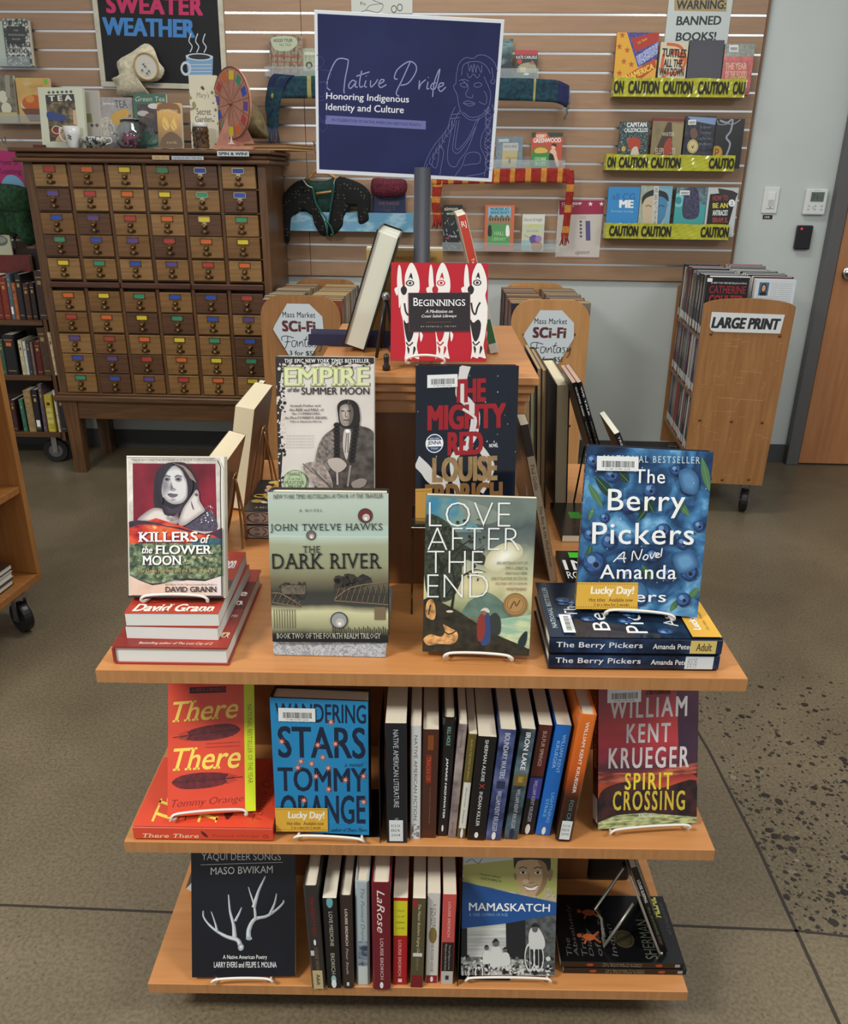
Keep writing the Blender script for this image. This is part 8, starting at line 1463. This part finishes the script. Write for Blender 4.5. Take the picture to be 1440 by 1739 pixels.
cbM = wallM(mid) @ Matrix.Rotation(math.radians(1.0), 4, 'Y') @ Matrix.Translation((-w/2, 0, -h/2)); cb = thing('chalkboard', 'framed black chalkboard lettered SWEATER WEATHER with a drawn mug of steam', 'chalkboard', cbM)
mb = MB(); mb.box(.012, .003, .012, w-.012, .010, h-.012, mat((18, 19, 22), .7)); c = Cv(mb, (.012, .003, .012), (1, 0, 0), (0, 0, 1), (0, -1, 0), w-.024, h-.024); c.quad('I', (455, -110), (1018, -110), (1045, 390), (490, 394)); a_board(c); mb.build('slate', cb)
mb = MB(); fm = mat((196, 192, 172), .6, vary=.05)
for b in ((0, 0, w, .022), (0, h-.022, w, h), (0, .022, .022, h-.022), (w-.022, .022, w, h-.022)): mb.box(b[0], -.004, b[1], b[2], .011, b[3], fm, bev=.002)
mb.build('frame', cb)
lin_ = mat((206, 198, 170), .95, vary=.1, scale=60, bump=.5); hc = thing('embroidery_hoop', 'cream cloth in a round embroidery hoop hanging in front of the chalkboard', 'embroidery', MWL)
puffy(hc, 'cloth', 'I', [(680, 205), (720, 225), (745, 290), (772, 330), (740, 380), (650, 385), (620, 400), (690, 430), (690, 445), (560, 450), (548, 400), (525, 370), (560, 350), (550, 290), (620, 245)], .075, .028, lin_, 3)
mb = MB(); pc = wl3('I', (688, 312), .112); rr = (wl3('I', (740, 312), .112)-pc).length
mb.lathe([(rr, -.004), (rr+.006, -.004), (rr+.006, .004), (rr, .004), (rr, -.004)], mat((190, 160, 112), .5), 30, axes(pc, (1, 0, 0), (0, 0, 1), (0, -1, 0)) @ Matrix.Rotation(.15, 4, 'X')); hp = mb.build('hoop', hc, True)
mb = MB(); mb.lathe([(0, 0), (rr, 0)], mat((214, 210, 196), .9), 30, axes(pc, (1, 0, 0), (0, 0, 1), (0, -1, 0)) @ Matrix.Rotation(.15, 4, 'X')); c = Cv(mb, pc+V((-rr, -.002, -rr)), (1, 0, 0), (0, 0, 1), (0, -1, 0), 2*rr, 2*rr); g_ = mat((90, 104, 110), .6)
for x, y in ((.4, .3), (.55, .28), (.45, .5), (.3, .65), (.6, .68), (.5, .78), (.38, .42)): c.disc(x, y, .05, g_, .04, 8); c.line([(x, y), (x+.08, y+.1)], .0015, g_)
mb.build('stitching', hc)
def a_weekend(c):
 c.fill(mart('ween', [(.42, (60, 66, 64)), (.5, (150, 158, 150)), (.58, (196, 200, 190))], 55, rough=.5, detail=2)); R = random.Random(5)
 for i in range(5):
  for j in range(7): c.ring(60+i*68+(j % 2)*30, 290+j*88, 26, 9, mat((74, 80, 78), .5), 34)
 c.rect(80, 330, 325, 545, mat((44, 46, 46), .5)); c.rect(86, 338, 319, 537, mat((60, 62, 60), .5)); t_ = mat((170, 174, 166), .5); c.text('THE', 170, 370, 232, 390, t_, serif=True); c.text('WEEKEND', 92, 425, 318, 448, t_, serif=True, sp=1.2); c.text('BAKER', 150, 480, 262, 500, t_, serif=True)
zc = ledge_at('clear ledge under the patterned cookbook at the upper left', 'BB', (-40, 850), (440, 856), .05)
wbook('grey patterned cookbook with a black title panel at the upper left', 'BB', (35, 245), (350, 240), zc, .062, .030, a_weekend, (150, 156, 150), 5, hard=True, br=(430, 850), bl=(80, 850))
wbook('white spined book at the left edge beside the patterned cookbook', 'BB', (-180, 270), (28, 270), zc, .055, .02, lambda c: c.fill(mat((180, 190, 176), .5)), (176, 186, 172), 5)
zc2 = ledge_at('clear ledge under the orange soup cookbook', 'BB', (-60, 1580), (690, 1590), .06, .075)
def a_soup(c):
 c.fill(mart('soup', [(.3, (190, 150, 80)), (.7, (206, 176, 110))], 12, rough=.35)); c.disc(400, 1330, 175, mat((200, 196, 180), .3), 90); c.disc(400, 1310, 155, mat((190, 96, 36), .3), 100); c.disc(360, 1260, 60, mat((206, 140, 70), .3), 50); c.poly([(230, 1380), (640, 1400), (600, 1560), (330, 1560)], mat((110, 70, 50), .4)); c.text('Kitchen', 300, 1040, 400, 1085, mat((214, 196, 150), .5), shear=.2); c.text('Chutneys', 350, 1080, 540, 1140, mat((176, 130, 60), .5), shear=.2); c.rect(565, 1035, 605, 1095, mat((120, 176, 50), .5))
wbook('orange and yellow soup bowl cookbook standing on the left slatwall', 'BB', (190, 975), (625, 1025), zc2, .080, .018, a_soup, (180, 140, 80), 5, br=(640, 1585), bl=(190, 1575))
def a_eggs(c): c.fill(mat((110, 106, 90), .4, vary=.25, scale=30)); c.disc(10, 1230, 60, mat((206, 204, 180), .4), 80); c.disc(40, 1380, 70, mat((206, 204, 180), .4), 80); c.rect(-80, 1430, 180, 1585, mat((180, 166, 110), .4)); c.poly([(60, 960), (120, 970), (110, 1250), (50, 1230)], mat((150, 146, 130), .4))
wbook('dark cookbook with white eggs cut off by the left edge', 'BB', (-150, 955), (160, 968), zc2, .075, .02, a_eggs, (100, 96, 84), 5, br=(185, 1575), bl=(-150, 1575))
def a_pink(c):
 c.fill(mat((176, 36, 104), .35)); c.text('the Power of', 0, .14, .9, .24, ink((90, 16, 60)), bold=.02); c.text('Knitting', .2, .30, .95, .42, ink((90, 16, 60)), bold=.02); c.disc(.6, .72, .42, mat((120, 170, 200), .4), .32); c.disc(.66, .74, .16, mat((190, 110, 40), .4), .14); c.disc(.58, .9, .3, mat((200, 206, 200), .4), .12)
X0 = PW('X', (-20, 256), .10); X1 = PW('X', (33, 256), .10); X2 = PW('X', (40, 345), .10)
book('hot pink knitting book with a blue circle at the left edge', (X1-X0).length, X1.z-X2.z+.03, .012, wallM(V((X0.x, X0.y, X2.z-.03))) , a_pink, cover=(170, 34, 100))
gj = thing('green_jumper', 'dark green knitted jumper draped over a stand at the left edge', 'clothing', MWL); gm_ = mat((34, 66, 40), .97, vary=.3, scale=60, bump=.7)
puffy(gj, 'shoulders', 'X', [(-30, 318), (5, 312), (40, 318), (50, 330), (54, 352), (40, 366), (0, 362), (-30, 365)], .14, .05, gm_)
puffy(gj, 'sleeve', 'X', [(6, 345), (48, 350), (52, 372), (58, 396), (60, 410), (48, 418), (34, 400), (14, 398), (6, 372)], .13, .05, gm_)
puffy(gj, 'body', 'X', [(-40, 355), (0, 350), (14, 372), (20, 392), (28, 402), (10, 400), (-40, 400)], .15, .04, gm_)
def a_cream(c): c.fill(mat((190, 190, 160), .5)); c.disc(.6, .45, .3, mat((100, 110, 96), .5), .2); c.disc(.6, .42, .24, mat((150, 156, 140), .5), .12)
X0 = PW('X', (-30, 388), .16); X1 = PW('X', (14, 388), .16); X2 = PW('X', (20, 434), .16)
book('cream booklet with a grey bowl picture below the green jumper', (X1-X0).length, X1.z-X2.z, .010, wallM(V((X0.x, X0.y, X2.z))), a_cream, cover=(186, 186, 160))
st = thing('wire_rack', 'thin grey wire display rack holding the pink book at the left edge', 'rack', MWL)
mb = MB(); g5 = mat((110, 112, 112), .35, .6)
for p in (((8, 232), (14, 260), (20, 300)), ((2, 236), (10, 246), (18, 262))): mb.tube([wl3('X', q_, .09) for q_ in p], .003, g5, 6)
mb.tube([wl3('X', (24, 395), .12), wl3('X', (30, 470), .12)], .006, mat((70, 70, 76), .4, .5), 8); mb.build('wires', st, True)
# ------------------------------------------------------------------ things on the card catalogue
ZC = 1.4555
def CY(a): return 2.745-WS*a
def on_cab(crop, pl, pr, depth):   # front-left and width for something standing at this depth behind the cabinet face
 A = PY(crop, pl, 2.745+depth, WS); B = PY(crop, pr, 2.745+depth, WS); return A, (B-A).length
def cbook(label, crop, tl, tr, depth, t, art, cover, lean=10, hard=False, yaw=0, br=None, bl=None, group='tea and garden books on the card catalogue', zoff=0):
 A, w = on_cab(crop, tl, tr, depth+.03); h = (A.z-ZC-zoff)/math.cos(math.radians(lean))
 M = wallM(V((A.x, CY(A.x)+depth, ZC+zoff+.0006))) @ Matrix.Rotation(math.radians(yaw), 4, 'Z') @ Matrix.Rotation(math.radians(-lean), 4, 'X')
 def f(c):
  if bl: c.quad(crop, tl, tr, br, bl)
  art(c)
 return book(label, w, h, t, M, f, cover=cover, hard=hard, group=group)
def a_tea(c):
 c.fill(mat((196, 200, 176), .4)); c.poly([(205, 448), (340, 448), (335, 645), (205, 655)], mart('teap', [(.4, (50, 44, 38)), (.55, (110, 96, 70)), (.7, (150, 130, 90))], 40, rough=.4)); c.poly([(207, 448), (340, 448), (340, 482), (207, 482)], mat((52, 54, 52), .4)); c.text('TEA', 220, 452, 328, 478, mat((206, 206, 190), .4), bold=.05, sp=1.6)
 for i in range(6): x = 224+i*21; c.poly([(x-8, 437), (x, 429), (x+8, 437), (x, 445)], mat((70, 80, 76), .5))
 c.blob([(207, 525), (260, 535), (290, 545), (280, 565), (210, 560)], mat((46, 66, 120), .4)); c.disc(235, 612, 26, mat((120, 46, 36), .4), 20); c.ring(240, 605, 22, 4, mat((214, 200, 170), .4), 18); c.blob([(235, 640), (280, 610), (300, 650), (240, 655)], mat((190, 160, 110), .4)); c.poly([(325, 520), (338, 520), (336, 590), (320, 580)], mat((200, 160, 130), .4))
cbook('white framed TEA book standing at the left on the card catalogue', 'I', (172, 410), (383, 420), .10, .022, a_tea, (190, 196, 172), 9, True, br=(362, 682), bl=(168, 682))
def a_tea2(c): c.fill(mat((168, 164, 154), .4)); c.rect(383, 530, 412, 570, mat((120, 124, 80), .4)); c.disc(406, 583, 8, mat((96, 76, 70), .4)); c.disc(430, 583, 8, mat((96, 76, 70), .4))
cbook('plain pale booklet with an olive square behind the white cup', 'I', (383, 425), (460, 430), .16, .012, a_tea2, (168, 164, 154), 8, br=(440, 690), bl=(362, 690))
def a_hist(c): c.fill(mat((150, 146, 144), .4, vary=.1, scale=40)); c.text('TEA', 532, 470, 592, 502, ink((56, 60, 70)), serif=True); c.text('Journeys in', 475, 478, 528, 494, W_, shear=.3, res=2); c.blob([(500, 545), (560, 510), (600, 520), (600, 560), (520, 580)], mat((190, 150, 60), .4)); c.blob([(450, 560), (500, 550), (510, 620), (450, 640)], mat((170, 166, 156), .4, vary=.2, scale=90))
cbook('grey tea history book with yellow flowers behind the glass teapot', 'I', (465, 458), (618, 455), .17, .018, a_hist, (150, 146, 140), 8, br=(590, 690), bl=(440, 690))
def a_gt(c): c.fill(mat((46, 92, 78), .35)); c.text('Green Tea', 634, 462, 762, 494, mat((176, 190, 160), .4), shear=.3); c.poly([(640, 510), (770, 508), (740, 640), (650, 640)], mat((56, 48, 46), .4, vary=.4, scale=70)); c.disc(712, 522, 26, mat((200, 196, 186), .3), 16); c.disc(665, 560, 22, mat((170, 166, 158), .3), 14); c.disc(690, 572, 18, mat((90, 60, 50), .3), 12); c.text('Cakes', 665, 655, 710, 675, mat((120, 160, 130), .4), res=2)
cbook('green book titled Green Tea in the middle of the card catalogue', 'I', (622, 440), (776, 442), .15, .02, a_gt, (44, 88, 74), 9, br=(730, 690), bl=(640, 690))
def a_gold(c):
 c.fill(mart('goldb', [(.0, (70, 50, 24)), (.45, (150, 110, 40)), (.8, (196, 150, 60))], 8, ('Z', 0, .17), .25, .3)); c.blob([(735, 520), (745, 490), (790, 482), (836, 492), (842, 530), (790, 510)], mat((120, 80, 34), .4)); c.text('AFTER THE DARK', 745, 512, 832, 526, mat((206, 190, 150), .4), res=2)
 for x, s_ in ((768, 1), (805, -1)): c.blob([(x-15, 580), (x-8*s_, 545), (x+10, 560), (x+16, 590), (x, 605)], mat((214, 176, 90), .4)); c.line([(x-10, 570), (x+8, 600)], .002, mat((110, 76, 30), .4))
 c.blob([(745, 640), (790, 610), (835, 640), (830, 685), (740, 685)], mat((90, 62, 26), .4)); c.text('A NOVEL', 765, 655, 815, 665, mat((180, 160, 120), .4), res=1)
cbook('golden arched cover novel with two hands on the card catalogue', 'I', (735, 484), (848, 482), .09, .024, a_gold, (90, 62, 34), 9, br=(840, 692), bl=(725, 690))
def a_sec(c):
 c.fill(mat((196, 190, 164), .4)); t_ = ink((110, 104, 76)); c.text('Mary\'s', 905, 415, 970, 445, t_, shear=.3, res=2); c.text('Secret', 896, 482, 972, 512, ink((70, 66, 50)), bold=.01); c.text('Garden', 884, 518, 974, 545, ink((70, 66, 50)), bold=.01)
 R = random.Random(8)
 for i in range(26): x = R.choice([R.uniform(850, 885), R.uniform(980, 1010)]); y = R.uniform(380, 690); c.disc(x, y, R.uniform(3, 8), mat(R.choice([(110, 110, 70), (130, 120, 96), (90, 84, 66)]), .5), n=6)
 c.poly([(930, 396), (940, 390), (950, 400), (944, 408), (936, 404)], ink((60, 54, 44))); c.disc(888, 470, 10, mat((140, 130, 80), .5), 16)
cbook('cream floral garden book leaning beside the prize wheel', 'I', (880, 352), (1012, 350), .12, .026, a_sec, (190, 184, 160), 9, br=(1005, 695), bl=(840, 692))
def latheobj(name, label, cat, P, prof, m, parts=(), n=28):
 o = thing(name, label, cat, Matrix.Translation(P)); mb = MB(); mb.lathe(prof, m, n); mb.build('body', o, True); return o
A, w = on_cab('I', (278, 590), (355, 595), .035); cx_ = A.x+w/2; cp = V((cx_, CY(cx_)+.035+.04, ZC+.0006)); r = w/2; hz = .086; porc = mat((214, 216, 212), .18, name='porcelain')
o = latheobj('china_cup', 'tall white china cup with a small dark floral print at the left', 'cup', cp, [(0, 0), (r*.62, 0), (r*.66, .004), (r*.72, .02), (r*.9, hz*.6), (r, hz), (r-.002, hz), (r*.86, hz*.6), (r*.6, .008), (0, .008)], porc)
mb = MB(); mb.tube(smooth_path([(-r*.9, -.004, hz*.86), (-r*1.35, -.006, hz*.9), (-r*1.45, -.006, hz*.6), (-r*1.2, -.005, hz*.35), (-r*.78, -.004, hz*.3)], 4), .0035, porc, 8); mb.build('handle', o, True)
mb = MB(); c = Cv(mb, (-.012, -r*.84, .028), (1, 0, 0), (0, -.25, .97), (0, -1, -.2), .024, .03); g_ = ink((70, 84, 76)); [c.disc(x, y, .16, g_, .12, 8) for x, y in ((.4, .3), (.65, .45), (.35, .6), (.6, .75))]; mb.build('floral_print', o)
A, w = on_cab('I', (357, 640), (487, 645), .03); cx_ = A.x+w/2; cp = V((cx_, CY(cx_)+.03+.05, ZC+.0006)); r = w/2; hz = .045
pat = mart('china', [(.44, (60, 70, 74)), (.5, (190, 192, 186)), (1, (206, 208, 200))], 70, rough=.25, detail=2)
o = latheobj('china_bowl', 'low patterned china teacup beside the white cup', 'cup', cp, [(0, 0), (r*.4, 0), (r*.42, .006), (r*.6, .01), (r*.85, hz*.55), (r*.96, hz), (r*.94, hz), (r*.8, hz*.55), (r*.5, .012), (0, .010)], pat)
mb = MB(); mb.tube(smooth_path([(r*.86, -.004, hz*.85), (r*1.2, -.006, hz*.9), (r*1.25, -.006, hz*.55), (r*.8, -.004, hz*.35)], 4), .003, porc, 8); mb.build('handle', o, True)
o = thing('lace_runner', 'narrow cream lace runner along the catalogue top front', 'cloth', wallM(V((-1.02, CY(-1.02)+.0, ZC+.0004))))
mb = MB(); mb.grid(lambda u, v: V((-.17+.30*u, .0+.17*v+.004*math.sin(u*40)*(1-v), .0008+.001*math.sin(u*30+v*9)+.001)), 40, 4, mat((196, 188, 164), .95, bump=.5)); mb.build('lace', o, False, .001)
A, w = on_cab('I', (512, 600), (658, 600), .03); cx_ = A.x+w/2; cp = V((cx_, CY(cx_)+.03+.075, ZC+.0006)); r = w/2; glass = mat((235, 242, 242), .02, 0, 'clear_glass', trans=1.0)
o = thing('glass_teapot', 'round clear glass teapot filled with pink and dark wrapped tea bags', 'teapot', Matrix.Translation(cp)); mb = MB(); H_ = .105
prof = [(0, 0), (r*.7, 0), (r*.95, .02), (r, .045), (r*.9, .075), (r*.62, .098), (r*.6, H_+.008), (r*.57, H_+.008), (r*.59, .098), (r*.87, .074), (r*.965, .045), (r*.92, .022), (r*.68, .003), (0, .003)]
mb.lathe(prof, glass, 32); mb.build('body', o, True)
mb = MB(); mb.lathe([(0, H_+.018), (r*.2, H_+.017), (r*.64, H_+.012), (r*.64, H_+.009), (0, H_+.0092)], glass, 28); mb.lathe([(0, H_+.036), (.008, H_+.034), (.009, H_+.026), (.005, H_+.0185), (0, H_+.0185)], glass, 14); mb.build('lid', o, True)
mb = MB(); mb.tube(smooth_path([(r*.9, 0, .07), (r*1.35, 0, .085), (r*1.45, 0, .05), (r*1.05, 0, .03)], 4), .005, glass, 8); mb.build('handle', o, True)
mb = MB(); mb.tube(smooth_path([(-r*.85, 0, .04), (-r*1.2, 0, .06), (-r*1.35, 0, .095)], 4), [.011]*4+[.009]*3+[.006]*2, glass, 10); mb.build('spout', o, True)
R = random.Random(21); cols_ = [(190, 40, 110), (206, 70, 130), (150, 30, 60), (50, 50, 66), (90, 60, 110), (200, 190, 190), (60, 80, 70), (170, 60, 90)]
for i in range(34):
 a = R.uniform(0, 6.28); q_ = R.uniform(0, r*.68); z_ = R.uniform(.012, .062); mb = MB(); M = Matrix.Translation(cp+V((q_*math.cos(a), q_*math.sin(a), z_))) @ Matrix.Rotation(R.uniform(0, 3), 4, 'X') @ Matrix.Rotation(R.uniform(0, 3), 4, 'Z')
 cs = cols_[:3] if a > 2.2 and a < 5 and q_*math.cos(a) < .01 else cols_
 mb.box(-.009, -.003, -.007, .009, .003, .007, mat(R.choice(cs), .25), bev=.002); tag(mb.build('wrapped_sweet', None), 'small shiny wrapped tea sweet inside the glass teapot', 'sweet', 'wrapped sweets inside the glass teapot').matrix_world = M
A, w = on_cab('I', (890, 585), (970, 585), .02); cx_ = A.x+w/2; cp = V((cx_, CY(cx_)+.02+.032, ZC+.0006)); r = w/2
o = thing('candle_jar', 'dark bronze ribbed candle jar with a white rim', 'candle', Matrix.Translation(cp)); dk_ = mart('amber', [(.4, (30, 22, 18)), (.55, (96, 66, 34)), (.7, (40, 30, 26))], 60, rough=.12, name='amber_glass')
mb = MB(); mb.lathe([(0, 0), (r*.9, 0)]+[(r*(.97 if i % 2 else .90), .006+.0095*i) for i in range(9)]+[(r*.86, .088)], dk_, 28); mb.build('jar', o, True); mb = MB(); mb.lathe([(r*.84, .086), (r*.88, .088), (r*.88, .102), (r*.78, .102), (r*.78, .09), (0, .09)], mat((196, 200, 200), .3), 28); mb.build('rim', o, True)
A = PY('I', (1087, 487), 2.745+.075, WS); B = PY('I', (975, 487), 2.745+.075, WS); C_ = PY('I', (1200, 487), 2.745+.075, WS); T_ = PY('I', (1087, 312), 2.745+.075, WS); rx = (C_-B).length/2; rz = T_.z-A.z
pw_ = thing('prize_wheel', 'pink wooden prize wheel with coloured squares standing on the card catalogue', 'prize wheel', wallM(V((A.x, A.y, ZC+.0006))))
ply = mat((178, 122, 102), .5, vary=.1, scale=20); hz = A.z-ZC; Rw = rz; sq = rx/rz
ang = math.acos(min(1, sq)); Mw = Matrix.Translation((0, 0, hz)) @ Matrix.Rotation(-ang, 4, 'Z')
mb = MB(); n_ = 48; P_ = [(Rw*math.cos(2*math.pi*i/n_), Rw*math.sin(2*math.pi*i/n_)) for i in range(n_)]; mb.prism(P_, lambda a, b, k: Mw @ V((a, .009*k, b)), ply)
c = Cv(mb, Mw @ V((-Rw, 0, -Rw)), Mw.to_3x3() @ V((1, 0, 0)), (0, 0, 1), Mw.to_3x3() @ V((0, -1, 0)), 2*Rw, 2*Rw)
wc = ['Y', 'G', 'B', 'P', 'R', 'O', 'Y', 'G', 'B', 'P', 'R', 'O']
for i in range(12):
 a = math.radians(90-8-i*30); x, y = .5+.385*math.cos(a), .5-.385*math.sin(a); u = (math.cos(a), -math.sin(a)); v_ = (-u[1], u[0]); s_ = .062
 c.poly([(x+s_*(p*u[0]+q_*v_[0]), y+s_*(p*u[1]+q_*v_[1])) for p, q_ in ((-1, -1), (1, -1), (1, 1), (-1, 1))], mat(cc[wc[i]], .45)); a2 = a+math.radians(15); c.line([(.5, .5), (.5+.49*math.cos(a2), .5-.49*math.sin(a2))], .0022, mat((110, 60, 50), .5))
c.ring(.5, .5, .497, .014, mat((90, 50, 44), .5), .497, 48); mb.build('disc', pw_)
mb = MB(); mb.lathe([(0, .016), (.006, .014), (.008, 0)], mat((140, 90, 70), .4), 12, Mw @ axes((0, -.0005, 0), (1, 0, 0), (0, 0, 1), (0, -1, 0))); mb.build('hub', pw_)
mb = MB(); bw_ = rx*.86; mb.box(-bw_, -.035, 0, bw_, .05, .012, ply, bev=.002); mb.prism([(-bw_, .012), (bw_, .012), (bw_*.8, .05), (0, hz+.01), (-bw_*.8, .05)], lambda a, b, k: (a, .022+.010*k, b), ply); mb.build('stand', pw_)
mb = MB(); mb.prism([(-.02, .022), (.012, .022), (.003, .03), (-.002, .062), (-.006, .03)], lambda a, b, k: (a, -.034+.004*k, b), mat((206, 196, 176), .4)); mb.build('pointer', pw_)
def edge_sign(label, crop, tl, tr, br, bl, text, bg, fg, off=-.037, **kw):
 q_ = [PY(crop, p, 2.745+off, WS) for p in (tl, tr, br, bl)]; w = ((q_[1]-q_[0]).length+(q_[2]-q_[3]).length)/2; h = ((q_[0].z-q_[3].z)+(q_[1].z-q_[2].z))/2; mid = sum(q_, V((0, 0, 0)))/4
 o = thing('edge_label', label, 'sign', wallM(mid) @ Matrix.Translation((-w/2, 0, -h/2))); mb = MB(); mb.box(0, -.0008, 0, w, 0, h, mat(bg, .5)); c = Cv(mb, (0, -.0008, 0), (1, 0, 0), (0, 0, 1), (0, -1, 0), w, h); c.text(text, .05, .2, .95, .82, ink(fg), **kw); mb.build('card', o)
edge_sign('white SPIN & WIN! label at the right end of the catalogue edge', 'I', (1022, 708), (1172, 714), (1170, 738), (1020, 732), 'SPIN & WIN!', (190, 200, 206), (30, 40, 50), -.0385, bold=.04)
edge_sign('narrow white Catalog Not For Sale label on the catalogue edge', 'I', (808, 733), (958, 736), (957, 753), (807, 750), 'CATALOG NOT FOR SALE', (180, 190, 200), (50, 56, 66), -.0385, bold=.02, res=2)
edge_sign('small tan label on the catalogue edge left of the white one', 'I', (716, 730), (796, 732), (795, 752), (715, 750), 'CARD INFO', (190, 164, 120), (110, 90, 60), -.0385, res=1)
o = thing('red_block', 'small dark red block under the corner of the white TEA book', 'block', wallM(V((-1.70, CY(-1.70)+.05, ZC+.0004)))); mb = MB(); mb.box(0, 0, 0, .045, .03, .012, mat((90, 34, 28), .5), bev=.002); mb.build('block', o)
o = thing('plywood_boards', 'stack of thin plywood boards resting on the right end of the card catalogue', 'board', wallM(V((-.81, CY(-.81)+.10, ZC+.0006))))
pl = [mat((176, 140, 90), .5), mat((110, 76, 44), .5)]
for i in range(4):
 mb = MB(); mb.box(0, 0, .0065*i, .22-.004*i, .26, .0065*i+.006, pl[i % 2], Matrix.Rotation(math.radians(-16), 4, 'Z'), .001); mb.build('board', o)
o = thing('canvas_bag', 'drab olive canvas cloth bunched behind the prize wheel', 'cloth', MWL)
puffy(o, 'cloth', 'DD', [(-60, 560), (10, 590), (60, 660), (95, 760), (110, 840), (60, 850), (-40, 830), (-80, 700)], .20, .06, mat((110, 98, 68), .95, vary=.2, scale=30, bump=.5))
# ------------------------------------------------------------------ light
def area(name, loc, size, power, color=(1, 1, 1), rot=(0, 0, 0)):
 l = bpy.data.lights.new(name, 'AREA'); l.shape = 'RECTANGLE'; l.size, l.size_y = size; l.energy = power; l.color = color
 o = bpy.data.objects.new(name, l); COL.objects.link(o); o.location = loc; o.rotation_euler = rot; return o
area('ceiling_light', (-2.0, -1.4, 2.9), (.9, .4), 88, (1, .97, .92))
area('ceiling_light', (2.1, -1.1, 2.95), (1.1, .4), 42, (1, .97, .92))
area('ceiling_light', (.1, -.2, 3.1), (1.6, .4), 10, (1, .96, .9))
area('ceiling_light', (.1, 1.9, 3.1), (1.6, .4), 26, (1, .96, .9))
w = bpy.data.worlds.new('world'); scene.world = w; w.use_nodes = True
w.node_tree.nodes['Background'].inputs[0].default_value = (.93, .96, 1, 1); w.node_tree.nodes['Background'].inputs[1].default_value = .34
scene.view_settings.view_transform = 'Standard'; scene.view_settings.look = 'None'; scene.view_settings.exposure = .36; scene.view_settings.gamma = 1
try: scene.view_settings.use_curve_mapping = False
except Exception: pass
